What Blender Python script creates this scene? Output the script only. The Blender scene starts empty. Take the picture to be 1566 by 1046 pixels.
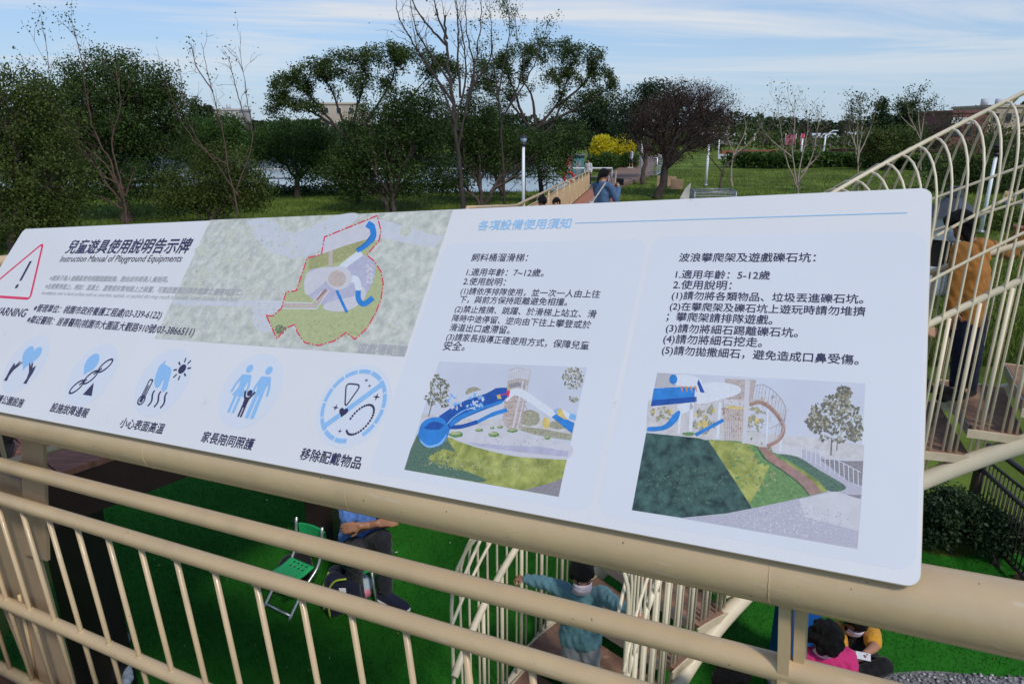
import bpy, math, random
import numpy as np
from mathutils import Vector, Matrix
R_ = math.radians
C = bpy.context.scene.collection
scene = bpy.context.scene

# ------------------------------------------------------------------ camera
W0, H0 = 1566.0, 1046.0
F = 1045.0                       # focal length in photograph pixels
PITCH = R_(17.25)
CP, SP = math.cos(PITCH), math.sin(PITCH)
EYE = 3.5                        # eye height above the playground turf
cam_d = bpy.data.cameras.new('camera')
cam_d.sensor_width = 36.0
cam_d.lens = 36.0 * F / W0
cam_d.clip_start = 0.05
cam_d.clip_end = 6000.0
cam = bpy.data.objects.new('camera', cam_d)
C.objects.link(cam)
cam.location = (0, 0, EYE)
cam.rotation_euler = (math.pi / 2 - PITCH, 0, 0)
scene.camera = cam

# ------------------------------------------------------------------ sky, sun, exposure
SUN_EL, SUN_AZ = R_(48), R_(150)   # azimuth clockwise from +Y
world = bpy.data.worlds.new('World')
scene.world = world
world.use_nodes = True
nt = world.node_tree
nt.nodes.clear()
def wn(t, **k):
    n = nt.nodes.new(t)
    for a, b in k.items():
        setattr(n, a, b)
    return n
sky = wn('ShaderNodeTexSky', sky_type='NISHITA', sun_disc=False, sun_elevation=SUN_EL, sun_rotation=SUN_AZ,
         altitude=0.0, air_density=1.0, dust_density=0.6, ozone_density=2.0)
tc = wn('ShaderNodeTexCoord')
sepv = wn('ShaderNodeSeparateXYZ')
nt.links.new(tc.outputs['Generated'], sepv.inputs[0])
# cirrus: project the direction on a high flat layer, stretch, noise
mx = wn('ShaderNodeMath', operation='MAXIMUM'); mx.inputs[1].default_value = 0.03
nt.links.new(sepv.outputs['Z'], mx.inputs[0])
dvx = wn('ShaderNodeMath', operation='DIVIDE'); dvy = wn('ShaderNodeMath', operation='DIVIDE')
nt.links.new(sepv.outputs['X'], dvx.inputs[0]); nt.links.new(mx.outputs[0], dvx.inputs[1])
nt.links.new(sepv.outputs['Y'], dvy.inputs[0]); nt.links.new(mx.outputs[0], dvy.inputs[1])
cmb = wn('ShaderNodeCombineXYZ')
nt.links.new(dvx.outputs[0], cmb.inputs['X']); nt.links.new(dvy.outputs[0], cmb.inputs['Y'])
mp = wn('ShaderNodeMapping')
mp.inputs['Scale'].default_value = (0.12, 0.24, 1.0)
mp.inputs['Rotation'].default_value = (0, 0, R_(-6))
mp.inputs['Location'].default_value = (9.4, 6.6, 0.0)
nt.links.new(cmb.outputs[0], mp.inputs['Vector'])
nz = wn('ShaderNodeTexNoise')
nz.inputs['Scale'].default_value = 1.1; nz.inputs['Detail'].default_value = 8.0
nz.inputs['Roughness'].default_value = 0.62; nz.inputs['Distortion'].default_value = 0.7
nt.links.new(mp.outputs[0], nz.inputs['Vector'])
rmp = wn('ShaderNodeValToRGB')
rmp.color_ramp.elements[0].position = 0.45; rmp.color_ramp.elements[0].color = (0, 0, 0, 1)
rmp.color_ramp.elements[1].position = 0.62; rmp.color_ramp.elements[1].color = (0.9, 0.9, 0.9, 1)
nt.links.new(nz.outputs['Fac'], rmp.inputs['Fac'])
# thin veil that thickens to the horizon
veil = wn('ShaderNodeMapRange'); veil.inputs['From Min'].default_value = 0.0; veil.inputs['From Max'].default_value = 0.26
veil.inputs['To Min'].default_value = 0.92; veil.inputs['To Max'].default_value = 0.08
nt.links.new(sepv.outputs['Z'], veil.inputs['Value'])
mixv = wn('ShaderNodeMixRGB'); mixv.inputs['Color2'].default_value = (4.7, 5.7, 6.9, 1)
tint = wn('ShaderNodeMixRGB', blend_type='MULTIPLY'); tint.inputs['Fac'].default_value = 1.0; tint.inputs['Color2'].default_value = (0.70, 0.98, 1.30, 1)
nt.links.new(sky.outputs[0], tint.inputs['Color1'])
nt.links.new(veil.outputs[0], mixv.inputs['Fac']); nt.links.new(tint.outputs[0], mixv.inputs['Color1'])
mixc = wn('ShaderNodeMixRGB'); mixc.inputs['Color2'].default_value = (6.7, 6.95, 7.3, 1)
cfd = wn('ShaderNodeMapRange'); cfd.inputs['From Min'].default_value = 0.035; cfd.inputs['From Max'].default_value = 0.11
nt.links.new(sepv.outputs['Z'], cfd.inputs['Value'])
cmu = wn('ShaderNodeMath', operation='MULTIPLY'); nt.links.new(rmp.outputs['Color'], cmu.inputs[0]); nt.links.new(cfd.outputs[0], cmu.inputs[1])
nt.links.new(cmu.outputs[0], mixc.inputs['Fac']); nt.links.new(mixv.outputs[0], mixc.inputs['Color1'])
bg = wn('ShaderNodeBackground'); bg.inputs['Strength'].default_value = 0.10
nt.links.new(mixc.outputs[0], bg.inputs['Color'])
wo = wn('ShaderNodeOutputWorld'); nt.links.new(bg.outputs[0], wo.inputs['Surface'])

sun_d = bpy.data.lights.new('sun', 'SUN')
sun_d.energy = 2.2; sun_d.angle = R_(8); sun_d.color = (1.0, 0.94, 0.86)
sun = bpy.data.objects.new('sun', sun_d); C.objects.link(sun)
sdir = Vector((math.sin(SUN_AZ) * math.cos(SUN_EL), math.cos(SUN_AZ) * math.cos(SUN_EL), math.sin(SUN_EL)))
sun.rotation_euler = sdir.to_track_quat('Z', 'Y').to_euler()
sun.location = sdir * 50

scene.view_settings.view_transform = 'Standard'
scene.view_settings.look = 'None'
scene.view_settings.exposure = 0.14
scene.view_settings.gamma = 1.0
scene.render.engine = 'CYCLES'
scene.cycles.max_bounces = 6
scene.cycles.transparent_max_bounces = 8

# ------------------------------------------------------------------ helpers
def cam2w(c):
    """camera frame (right, down, forward) -> world"""
    X, Yd, Z = c
    return np.array([X, Z * CP - Yd * SP, EYE - (Z * SP + Yd * CP)])
def at(px, py, depth):
    return cam2w(((px - W0 / 2) / F * depth, (py - H0 / 2) / F * depth, depth))
def on_z(px, py, z=0.0):
    dp = SP + (py - H0 / 2) / F * CP
    return at(px, py, (EYE - z) / dp)
def ground_at(px, depth, z=0.0):
    """point of the level plane z that lies at this camera depth in this image column"""
    y = (depth - (EYE - z) * SP) / CP
    return np.array([(px - W0 / 2) / F * depth, y, z])
def size_at(n, depth):
    return n * depth / F

def nrm(v):
    v = np.asarray(v, float); return v / (np.linalg.norm(v) + 1e-12)

class MB:
    """collects shapes; build() links them as one mesh object"""
    def __init__(s): s.v = []; s.f = []; s.m = []
    def add(s, vs, fs, mi=0):
        o = len(s.v); s.v.extend([tuple(map(float, p)) for p in vs])
        for f in fs: s.f.append([i + o for i in f]); s.m.append(mi)
        return s
    def box(s, c, d, rot=None, mi=0, bev=0.0):
        x, y, z = np.array(d) / 2.0
        vs = np.array([(sx * x, sy * y, sz * z) for sx in (-1, 1) for sy in (-1, 1) for sz in (-1, 1)])
        if rot is not None: vs = vs @ np.asarray(rot).T
        return s.add(vs + np.asarray(c), [(0, 1, 3, 2), (4, 6, 7, 5), (0, 4, 5, 1), (2, 3, 7, 6), (0, 2, 6, 4), (1, 5, 7, 3)], mi)
    def tube(s, pts, r, n=8, mi=0, caps=True, flat=None):
        pts = np.asarray(pts, float); k = len(pts)
        r = np.full(k, r, float) if np.isscalar(r) else np.asarray(r, float)
        T = np.gradient(pts, axis=0) if k > 2 else np.repeat([pts[1] - pts[0]], 2, 0)
        T /= np.linalg.norm(T, axis=1)[:, None] + 1e-12
        a = np.array([0, 0, 1.0]) if abs(T[0][2]) < 0.9 else np.array([1.0, 0, 0])
        N = nrm(np.cross(T[0], a))
        vs = []; ang = np.linspace(0, 2 * math.pi, n, endpoint=False) + (math.pi / n if n == 4 else 0)
        for i in range(k):
            N = nrm(N - T[i] * np.dot(N, T[i])); B = np.cross(T[i], N)
            vs.append(pts[i] + r[i] * (np.cos(ang)[:, None] * N + np.sin(ang)[:, None] * B))
        vs = np.concatenate(vs); fs = []
        for i in range(k - 1):
            for j in range(n):
                j2 = (j + 1) % n
                fs.append((i * n + j, i * n + j2, (i + 1) * n + j2, (i + 1) * n + j))
        if caps:
            fs.append(tuple(range(n))[::-1]); fs.append(tuple((k - 1) * n + j for j in range(n)))
        return s.add(vs, fs, mi)
    def capsule(s, a, b, ra, rb, n=10, mi=0):
        a = np.asarray(a, float); b = np.asarray(b, float)
        d = nrm(b - a) if np.linalg.norm(b - a) > 1e-6 else np.array([0, 0, 1.0])
        pts, rs = [], []
        for t in (0.08, 0.35, 0.7, 0.93): pts.append(a - d * ra * math.sqrt(1 - t * t)); rs.append(ra * t)
        for t in np.linspace(0, 1, 4): pts.append(a + (b - a) * t); rs.append(ra + (rb - ra) * t)
        for t in (0.93, 0.7, 0.35, 0.08): pts.append(b + d * rb * math.sqrt(1 - t * t)); rs.append(rb * t)
        return s.tube(pts, rs, n, mi)
    def ell(s, c, rad, rot=None, nu=14, nv=9, mi=0):
        vs = [(0, 0, 1.0)]
        for i in range(1, nv):
            ph = math.pi * i / nv
            for j in range(nu):
                t = 2 * math.pi * j / nu
                vs.append((math.sin(ph) * math.cos(t), math.sin(ph) * math.sin(t), math.cos(ph)))
        vs.append((0, 0, -1.0)); vs = np.array(vs) * np.asarray(rad)
        if rot is not None: vs = vs @ np.asarray(rot).T
        fs = [(0, 1 + j, 1 + (j + 1) % nu) for j in range(nu)]
        for i in range(nv - 2):
            for j in range(nu):
                a = 1 + i * nu + j; b = 1 + i * nu + (j + 1) % nu
                fs.append((a, a + nu, b + nu, b))
        L = len(vs) - 1; o = 1 + (nv - 2) * nu
        fs += [(o + (j + 1) % nu, o + j, L) for j in range(nu)]
        return s.add(vs + np.asarray(c), fs, mi)
    def prism(s, poly, vec, mi=0):
        """extrude a planar 3-D polygon along vec"""
        a = np.asarray(poly, float); b = a + np.asarray(vec); n = len(a)
        fs = [tuple(range(n))[::-1], tuple(range(n, 2 * n))]
        fs += [(i, (i + 1) % n, n + (i + 1) % n, n + i) for i in range(n)]
        return s.add(np.concatenate([a, b]), fs, mi)
    def mesh(s, name, mats, smooth=True):
        me = bpy.data.meshes.new(name)
        me.from_pydata(s.v, [], s.f); me.update()
        for m in (mats if isinstance(mats, (list, tuple)) else [mats]): me.materials.append(m)
        if len(s.m): me.polygons.foreach_set('material_index', np.array(s.m, np.int32))
        me.polygons.foreach_set('use_smooth', np.full(len(me.polygons), bool(smooth)))
        if smooth and smooth is not True: sharp(me, smooth)
        return me
    def build(s, name, mats, parent=None, smooth=True):
        return link(name, s.mesh(name, mats, smooth), parent)

def sharp(me, deg):
    try: me.set_sharp_from_angle(angle=R_(deg))
    except Exception: pass
def link(name, me, parent=None):
    o = bpy.data.objects.new(name, me); C.objects.link(o)
    if parent is not None: attach(o, parent)
    return o
def attach(o, parent):
    o.parent = parent
    o.matrix_parent_inverse = Matrix.Translation(parent.location).inverted() if parent.rotation_euler.z == 0 else parent.matrix_basis.inverted()
def tag(o, label, cat, group=None, kind=None):
    o['label'] = label; o['category'] = cat
    if group: o['group'] = group
    if kind: o['kind'] = kind
    return o
def thing(name, loc, label, cat, group=None):
    o = bpy.data.objects.new(name, None); C.objects.link(o)
    o.empty_display_size = 0.2; o.location = tuple(map(float, loc))
    return tag(o, label, cat, group)
def struct(o, label=None, cat=None):
    o['kind'] = 'structure'
    if label: o['label'] = label; o['category'] = cat
    return o

# ------------------------------------------------------------------ materials
def mat(name, col, rough=0.6, var=0.12, scale=4.0, bump=0.0, bscale=None, metal=0.0, col2=None, spec=0.5, detail=4.0, coat=0.0, sheen=0.0, stretch=None, wear=None):
    m = bpy.data.materials.new(name); m.use_nodes = True
    n = m.node_tree.nodes; l = m.node_tree.links
    b = n['Principled BSDF']
    b.inputs['Roughness'].default_value = rough; b.inputs['Metallic'].default_value = metal
    b.inputs['Specular IOR Level'].default_value = spec
    b.inputs['Coat Weight'].default_value = coat; b.inputs['Sheen Weight'].default_value = sheen
    tcn = n.new('ShaderNodeTexCoord'); vec = tcn.outputs['Object']
    if stretch:
        mpn = n.new('ShaderNodeMapping'); mpn.inputs['Scale'].default_value = stretch
        l.new(vec, mpn.inputs['Vector']); vec = mpn.outputs[0]
    nzn = n.new('ShaderNodeTexNoise'); nzn.inputs['Scale'].default_value = scale; nzn.inputs['Detail'].default_value = detail
    nzn.inputs['Roughness'].default_value = 0.6
    l.new(vec, nzn.inputs['Vector'])
    rp = n.new('ShaderNodeValToRGB')
    c1 = tuple(max(0, x * (1 - var)) for x in col[:3]) + (1,)
    c2 = tuple(min(1, x * (1 + var)) for x in (col2 or col)[:3]) + (1,)
    rp.color_ramp.elements[0].position = 0.3; rp.color_ramp.elements[0].color = c1
    rp.color_ramp.elements[1].position = 0.7; rp.color_ramp.elements[1].color = c2
    l.new(nzn.outputs['Fac'], rp.inputs['Fac']); out = rp.outputs['Color']
    if wear:
        wc, ws, wp = wear
        n2 = n.new('ShaderNodeTexNoise'); n2.inputs['Scale'].default_value = ws; n2.inputs['Detail'].default_value = 7.0; n2.inputs['Roughness'].default_value = 0.7
        l.new(tcn.outputs['Object'], n2.inputs['Vector'])
        r2 = n.new('ShaderNodeValToRGB'); r2.color_ramp.elements[0].position = wp; r2.color_ramp.elements[0].color = (0, 0, 0, 1)
        r2.color_ramp.elements[1].position = wp + 0.06; r2.color_ramp.elements[1].color = (1, 1, 1, 1)
        l.new(n2.outputs['Fac'], r2.inputs['Fac'])
        mxn = n.new('ShaderNodeMixRGB'); mxn.inputs['Color2'].default_value = tuple(wc) + (1,)
        l.new(r2.outputs['Color'], mxn.inputs['Fac']); l.new(out, mxn.inputs['Color1']); out = mxn.outputs[0]
    l.new(out, b.inputs['Base Color'])
    if bump:
        n3 = n.new('ShaderNodeTexNoise'); n3.inputs['Scale'].default_value = bscale or scale * 6; n3.inputs['Detail'].default_value = 5.0
        l.new(vec, n3.inputs['Vector'])
        bn = n.new('ShaderNodeBump'); bn.inputs['Strength'].default_value = bump; bn.inputs['Distance'].default_value = 0.02
        l.new(n3.outputs['Fac'], bn.inputs['Height']); l.new(bn.outputs[0], b.inputs['Normal'])
    return m

def leaf_mat(name, c1, c2, trans=0.35, patch=0.5):
    m = bpy.data.materials.new(name); m.use_nodes = True
    n = m.node_tree.nodes; l = m.node_tree.links
    b = n['Principled BSDF']; b.inputs['Roughness'].default_value = 0.55; b.inputs['Specular IOR Level'].default_value = 0.3
    geo = n.new('ShaderNodeNewGeometry'); tcn = n.new('ShaderNodeTexCoord')
    nzn = n.new('ShaderNodeTexNoise'); nzn.inputs['Scale'].default_value = patch; nzn.inputs['Detail'].default_value = 3
    l.new(tcn.outputs['Object'], nzn.inputs['Vector'])
    ad = n.new('ShaderNodeMath'); ad.operation = 'ADD'
    l.new(geo.outputs['Random Per Island'], ad.inputs[0]); l.new(nzn.outputs['Fac'], ad.inputs[1])
    mr = n.new('ShaderNodeMapRange'); mr.inputs['From Min'].default_value = 0.35; mr.inputs['From Max'].default_value = 1.6
    l.new(ad.outputs[0], mr.inputs['Value'])
    mxn = n.new('ShaderNodeMixRGB'); mxn.inputs['Color1'].default_value = tuple(c1) + (1,); mxn.inputs['Color2'].default_value = tuple(c2) + (1,)
    l.new(mr.outputs[0], mxn.inputs['Fac']); l.new(mxn.outputs[0], b.inputs['Base Color'])
    tr = n.new('ShaderNodeBsdfTranslucent'); l.new(mxn.outputs[0], tr.inputs['Color'])
    ms = n.new('ShaderNodeMixShader'); ms.inputs['Fac'].default_value = trans
    l.new(b.outputs[0], ms.inputs[1]); l.new(tr.outputs[0], ms.inputs[2])
    l.new(ms.outputs[0], n['Material Output'].inputs['Surface'])
    return m

M = {}
M['cream'] = mat('cream_paint', (0.56, 0.41, 0.235), 0.33, 0.06, 3.0, bump=0.05, bscale=30, wear=((0.16, 0.11, 0.06), 9.0, 0.74), coat=0.15)
def rail_paint(m):
    n, l = m.node_tree.nodes, m.node_tree.links; b = n['Principled BSDF']
    src = b.inputs['Base Color'].links[0].from_socket; tcn = n.new('ShaderNodeTexCoord')
    def layer(src, scale, pos, wd, col, detail=3.0, stretch=None):
        v = tcn.outputs['Object']
        if stretch:
            mpn = n.new('ShaderNodeMapping'); mpn.inputs['Scale'].default_value = stretch; l.new(v, mpn.inputs['Vector']); v = mpn.outputs[0]
        a = n.new('ShaderNodeTexNoise'); a.inputs['Scale'].default_value = scale; a.inputs['Detail'].default_value = detail; l.new(v, a.inputs['Vector'])
        r = n.new('ShaderNodeMapRange'); r.inputs['From Min'].default_value = pos; r.inputs['From Max'].default_value = pos + wd; l.new(a.outputs['Fac'], r.inputs['Value'])
        x = n.new('ShaderNodeMixRGB'); x.inputs['Color2'].default_value = tuple(col) + (1,); l.new(r.outputs[0], x.inputs['Fac']); l.new(src, x.inputs['Color1']); return x.outputs[0]
    src = layer(src, 85, 0.735, 0.02, (0.10, 0.06, 0.035))            # chips and specks
    src = layer(src, 7, 0.50, 0.30, (0.47, 0.345, 0.205), 8)            # grime clouds
    src = layer(src, 14, 0.66, 0.10, (0.60, 0.50, 0.37), 5, (.5, .5, 4))   # pale dusty streaks
    l.new(src, b.inputs['Base Color'])
    a = n.new('ShaderNodeTexNoise'); a.inputs['Scale'].default_value = 22; a.inputs['Detail'].default_value = 6; l.new(tcn.outputs['Object'], a.inputs['Vector'])
    r = n.new('ShaderNodeMapRange'); r.inputs['To Min'].default_value = 0.20; r.inputs['To Max'].default_value = 0.50; l.new(a.outputs['Fac'], r.inputs['Value']); l.new(r.outputs[0], b.inputs['Roughness'])
rail_paint(M['cream'])
M['cream_edge'] = mat('cream_backing', (0.47, 0.39, 0.27), 0.5, 0.1, 12)
M['cage'] = mat('ivory_cage_paint', (0.74, 0.64, 0.46), 0.45, 0.08, 6.0)
M['cage_dark'] = mat('ivory_tread_edge', (0.62, 0.51, 0.35), 0.5, 0.12, 9.0, wear=((0.25, 0.13, 0.06), 14, 0.66))
M['white'] = mat('white_paint', (0.78, 0.79, 0.80), 0.45, 0.05, 5.0)
M['sign'] = mat('white_sign_face', (0.725, 0.72, 0.725), 0.42, 0.03, 2.2, bump=0.035, bscale=160, wear=((0.62, 0.625, 0.64), 9.0, 0.64), detail=10)
M['wood'] = mat('red_brown_planks', (0.40, 0.16, 0.095), 0.7, 0.35, 8.0, bump=0.3, bscale=60, stretch=(1, 8, 1))
M['wood_dark'] = mat('dark_brown_beam', (0.055, 0.02, 0.013), 0.6, 0.3, 6.0)
M['steel_brown'] = mat('dark_brown_steel', (0.022, 0.013, 0.011), 0.5, 0.25, 5.0)
M['bark'] = mat('grey_brown_bark', (0.07, 0.05, 0.04), 0.9, 0.35, 5.0, bump=0.5, bscale=25)
M['bark_dark'] = mat('dark_bark', (0.035, 0.025, 0.021), 0.9, 0.35, 5.0, bump=0.5, bscale=25)
M['bark_red'] = mat('reddish_bark', (0.085, 0.048, 0.036), 0.9, 0.3, 5.0, bump=0.4, bscale=25)
M['bark_pale'] = mat('pale_bark', (0.26, 0.21, 0.16), 0.9, 0.3, 5.0)
M['tread'] = mat('brown_tread', (0.25, 0.14, 0.09), 0.8, 0.3, 10, bump=0.3, wear=((0.40, 0.26, 0.17), 12, 0.6))
M['grey_metal'] = mat('grey_metal', (0.30, 0.32, 0.34), 0.45, 0.15, 8, metal=0.6)
M['chrome'] = mat('pale_metal', (0.55, 0.56, 0.58), 0.35, 0.1, 8, metal=0.7)
# ------------------------------------------------------------------ railing geometry (camera frame), from the vanishing points of the photo
VPX, VPY = -1172.0, 405.5
d_c = nrm([VPX - W0 / 2, VPY - H0 / 2, F])               # along the rails, to the left and away
P2_c = np.array([(1150 - W0 / 2) / F, (1009 - H0 / 2) / F, 1.0]) * 1.25   # a point of the second rail
b_c = nrm([347, 3877, F]); b_c = nrm(b_c - d_c * np.dot(b_c, d_c))         # down the balusters
n_c = np.cross(d_c, b_c)
def ray_c(px, py): return np.array([(px - W0 / 2) / F, (py - H0 / 2) / F, 1.0])
def frame_ts(px, py):
    r = ray_c(px, py); k = np.dot(P2_c, n_c) / np.dot(r, n_c); q = r * k - P2_c
    return np.dot(q, d_c), np.dot(q, b_c)
def frame_pt(t, s, off=0.0): return cam2w(P2_c + d_c * t + b_c * s + n_c * off)
nw = nrm(cam2w(n_c) - cam2w((0, 0, 0)))                   # frame normal in the world
if np.dot(nw, np.array([0, 1, 0])) < 0: nw = -nw         # points away from the viewer
dw = nrm(cam2w(d_c) - cam2w((0, 0, 0))); bw = nrm(cam2w(b_c) - cam2w((0, 0, 0)))

s_top = frame_ts(1500, 935.2)[1]
s_3 = frame_ts(500, 913.5)[1]
s_4 = frame_ts(100, 961)[1]
T0, T1 = -2.0, 4.6
R_TOP, R_RAIL, R_BAL = 0.0565, 0.0248, 0.0085
railing = thing('metal_railing', frame_pt(0, 1.2), 'cream painted metal railing with thick top pipe under the information sign', 'railing')
MB().tube([frame_pt(t, s_top) for t in np.linspace(T0, T1, 14)], R_TOP, 40).build('top_rail', M['cream'], railing)
for nm, s, r in (('middle_rail', 0.0, R_RAIL), ('lower_rail', s_3, R_RAIL * 0.97), ('lower_rail', s_4, R_RAIL * 0.97)):
    MB().tube([frame_pt(t, s) for t in np.linspace(T0, T1, 14)], r, 24).build(nm, M['cream'], railing)
for t_ in (frame_ts(1182, 900)[0], frame_ts(560, 800)[0], frame_ts(250, 705)[0]):
    c_ = frame_pt(t_, s_top); a = np.linspace(0, 2 * math.pi, 97); e2 = np.cross(dw, bw)
    MB().tube([c_ + (bw * math.cos(q) + e2 * math.sin(q)) * (R_TOP - 0.0002) + dw * 0.0005 * math.sin(q * 23) for q in a], 0.0011, 6, caps=False).build('weld_seam', M['cream'], railing)
# balusters: even pitch fitted to the photo
obs = [(38, 800), (79.5, 812), (123, 823), (169, 838), (221, 853), (274, 870), (332, 888), (394, 906), (463, 929), (540, 953), (622, 980)]
tb = np.array([frame_ts(*o)[0] for o in obs])
kk = np.arange(len(tb)); pitch, t_first = np.polyfit(kk, tb, 1)
S_END = 1.06
for k in range(-6, 34):
    t = t_first + pitch * k
    if not (T0 + 0.1 < t < T1 - 0.05): continue
    if k < -3 and t > 4.4: continue
    bal = MB().tube([frame_pt(t, s_3), frame_pt(t, S_END)], R_BAL, 12)
    for s_, rr_ in ((s_3 + R_RAIL * .93, R_BAL * 1.25), (s_4 - R_RAIL * .93, R_BAL * 1.2), (s_4 + R_RAIL * .93, R_BAL * 1.25)):
        a = np.linspace(0, 2 * math.pi, 17); c_ = frame_pt(t, s_); e2 = np.cross(dw, bw)
        bal.tube([c_ + (dw * math.cos(q) + e2 * math.sin(q)) * rr_ * (1 + .12 * math.sin(q * 3 + t * 40)) for q in a], 0.0028, 5, caps=False)
    bal.build('baluster', M['cream'], railing)
MB().tube([frame_pt(T0, S_END), frame_pt(T1, S_END)], R_RAIL, 16).build('bottom_rail', M['cream'], railing)
# flat-bar post at the right, two bars welded side by side
def fbox(t0, t1, s0, s1, o0, o1):
    """box in the frame of the railing"""
    c = [cam2w(P2_c) + dw * t + bw * s + nw * o for t in (t0, t1) for s in (s0, s1) for o in (o0, o1)]
    return c, [(0, 1, 3, 2), (4, 6, 7, 5), (0, 4, 5, 1), (2, 3, 7, 6), (0, 2, 6, 4), (1, 5, 7, 3)]
tp = frame_ts(1212, 1000)[0]
post = MB()
post.add(*fbox(tp + 0.003, tp + 0.022, s_top + R_TOP * 0.7, 1.1, -0.024, 0.02))
post.add(*fbox(tp - 0.020, tp - 0.002, s_top + R_TOP * 0.8, 1.1, -0.006, 0.046))
for t_, o_ in ((tp + 0.022, -0.01), (tp - 0.02, -0.012), (tp + 0.024, 0.008), (tp - 0.012, -0.022), (tp + 0.01, -0.025)):
    for q in range(5):
        post.ell(frame_pt(t_ + 0.004 * math.sin(q * 2.1), 0.018 + 0.004 * q) + nw * o_, (0.0085, 0.007, 0.006 + .002 * (q % 2)), nu=8, nv=6)
post.build('post', M['cream'], railing, smooth=30)
# plates of the left post
q = [frame_ts(33, 650), frame_ts(67, 655), frame_ts(71, 856), frame_ts(36, 846)]
tq = [a for a, _ in q]
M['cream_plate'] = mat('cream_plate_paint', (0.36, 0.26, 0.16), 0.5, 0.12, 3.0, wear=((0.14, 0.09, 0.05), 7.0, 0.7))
def plate(px_pts, off, th, k):
    poly = []
    for x, y in px_pts:
        t, s = frame_ts(x, y); poly.append(cam2w((P2_c + d_c * t + b_c * s) * k))
    return MB().prism(poly, nw * th).build('post_plate', M['cream_plate'], railing, smooth=False)
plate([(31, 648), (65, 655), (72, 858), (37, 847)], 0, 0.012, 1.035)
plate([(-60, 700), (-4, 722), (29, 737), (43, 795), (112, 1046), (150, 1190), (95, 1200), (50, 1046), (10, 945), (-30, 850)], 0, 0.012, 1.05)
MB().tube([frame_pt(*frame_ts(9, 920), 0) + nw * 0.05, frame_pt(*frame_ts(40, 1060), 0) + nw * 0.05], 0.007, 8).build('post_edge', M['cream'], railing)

# ------------------------------------------------------------------ sign board plane
u_c = -d_c
V2 = (1474.6, -1962.5)
v_c = nrm([V2[0] - W0 / 2, V2[1] - H0 / 2, F]); v_c = nrm(v_c - u_c * np.dot(v_c, u_c))
sn_c = np.cross(u_c, v_c)
if sn_c[2] > 0: sn_c = -sn_c                              # towards the viewer
# lower right corner touches the front of the top rail
r0 = ray_c(1408.3, 900.2)
ax_p = P2_c + b_c * s_top
w = np.cross(r0, d_c); best = None
a_ = np.dot(np.cross(r0, d_c), np.cross(r0, d_c)); b__ = -2 * np.dot(np.cross(r0, d_c), np.cross(ax_p, d_c)); c__ = np.dot(np.cross(ax_p, d_c), np.cross(ax_p, d_c)) - R_TOP ** 2
k_front = (-b__ - math.sqrt(max(b__ * b__ - 4 * a_ * c__, 0))) / (2 * a_)
O_c = r0 * (k_front - 0.016)
def uv(px, py):
    r = ray_c(px, py); k = np.dot(O_c, sn_c) / np.dot(r, sn_c); q = r * k - O_c
    return np.array([np.dot(q, u_c), np.dot(q, v_c)])
Ow = cam2w(O_c); uw = nrm(cam2w(u_c) - cam2w((0, 0, 0))); vw = nrm(cam2w(v_c) - cam2w((0, 0, 0))); sw = nrm(cam2w(sn_c) - cam2w((0, 0, 0)))
def sp_(q, lay=0.0): return Ow + uw * q[0] + vw * q[1] + sw * (lay * 0.00025)
TL, TR, BL = uv(38.06, 346.8), uv(1422.4, 294.1), uv(-123.7, 606.8)
SW_, SH_ = -BL[0], (TL[1] + TR[1]) / 2
print('SIGN size', SW_, SH_, 'TL', TL, 'TR', TR, 'BL', BL, 'pitch', pitch, 's', s_top, s_3, s_4)
def rrect(u0, v0, u1, v1, r, n=7):
    out = []
    for cx, cy, a0 in ((u1 - r, v0 + r, -90), (u1 - r, v1 - r, 0), (u0 + r, v1 - r, 90), (u0 + r, v0 + r, 180)):
        for i in range(n + 1):
            a = R_(a0 + 90 * i / n); out.append((cx + r * math.cos(a), cy + r * math.sin(a)))
    return out
sign = thing('information_sign', Ow, 'white lectern-style instruction sign with pictograms and playground pictures, fixed on the cream railing', 'sign')
u0, u1 = BL[0], 0.0
MB().prism([sp_(q, -6) for q in rrect(u0, 0, u1, SH_, 0.021)], -sw * 0.0035).build('backing_plate', M['cream_edge'], sign, smooth=False)
MB().prism([sp_(q, 0) for q in rrect(u0 + 0.001, 0.001, u1 - 0.001, SH_ - 0.001, 0.02)], -sw * 0.0014).build('sign_face', M['sign'], sign, smooth=False)

def ink(name, col, rough=0.45, var=0.05, scale=120, **k): return mat(name, col, rough, var, scale, **k)
I = dict(navy=ink('ink_navy', (0.035, 0.032, 0.085)), dark=ink('ink_dark', (0.06, 0.055, 0.075)), grey=ink('ink_grey', (0.22, 0.22, 0.24)), lgrey=ink('ink_light_grey', (0.42, 0.42, 0.44)),
         blue=ink('ink_blue', (0.28, 0.50, 0.78)), pale=ink('ink_pale_blue', (0.61, 0.68, 0.80)), paler=ink('ink_paler_blue', (0.69, 0.702, 0.745), var=0.015, scale=3), sky=ink('ink_sky_blue', (0.33, 0.56, 0.80)),
         red=ink('ink_red', (0.75, 0.035, 0.11)), white=ink('ink_white', (0.75, 0.77, 0.81)))

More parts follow.
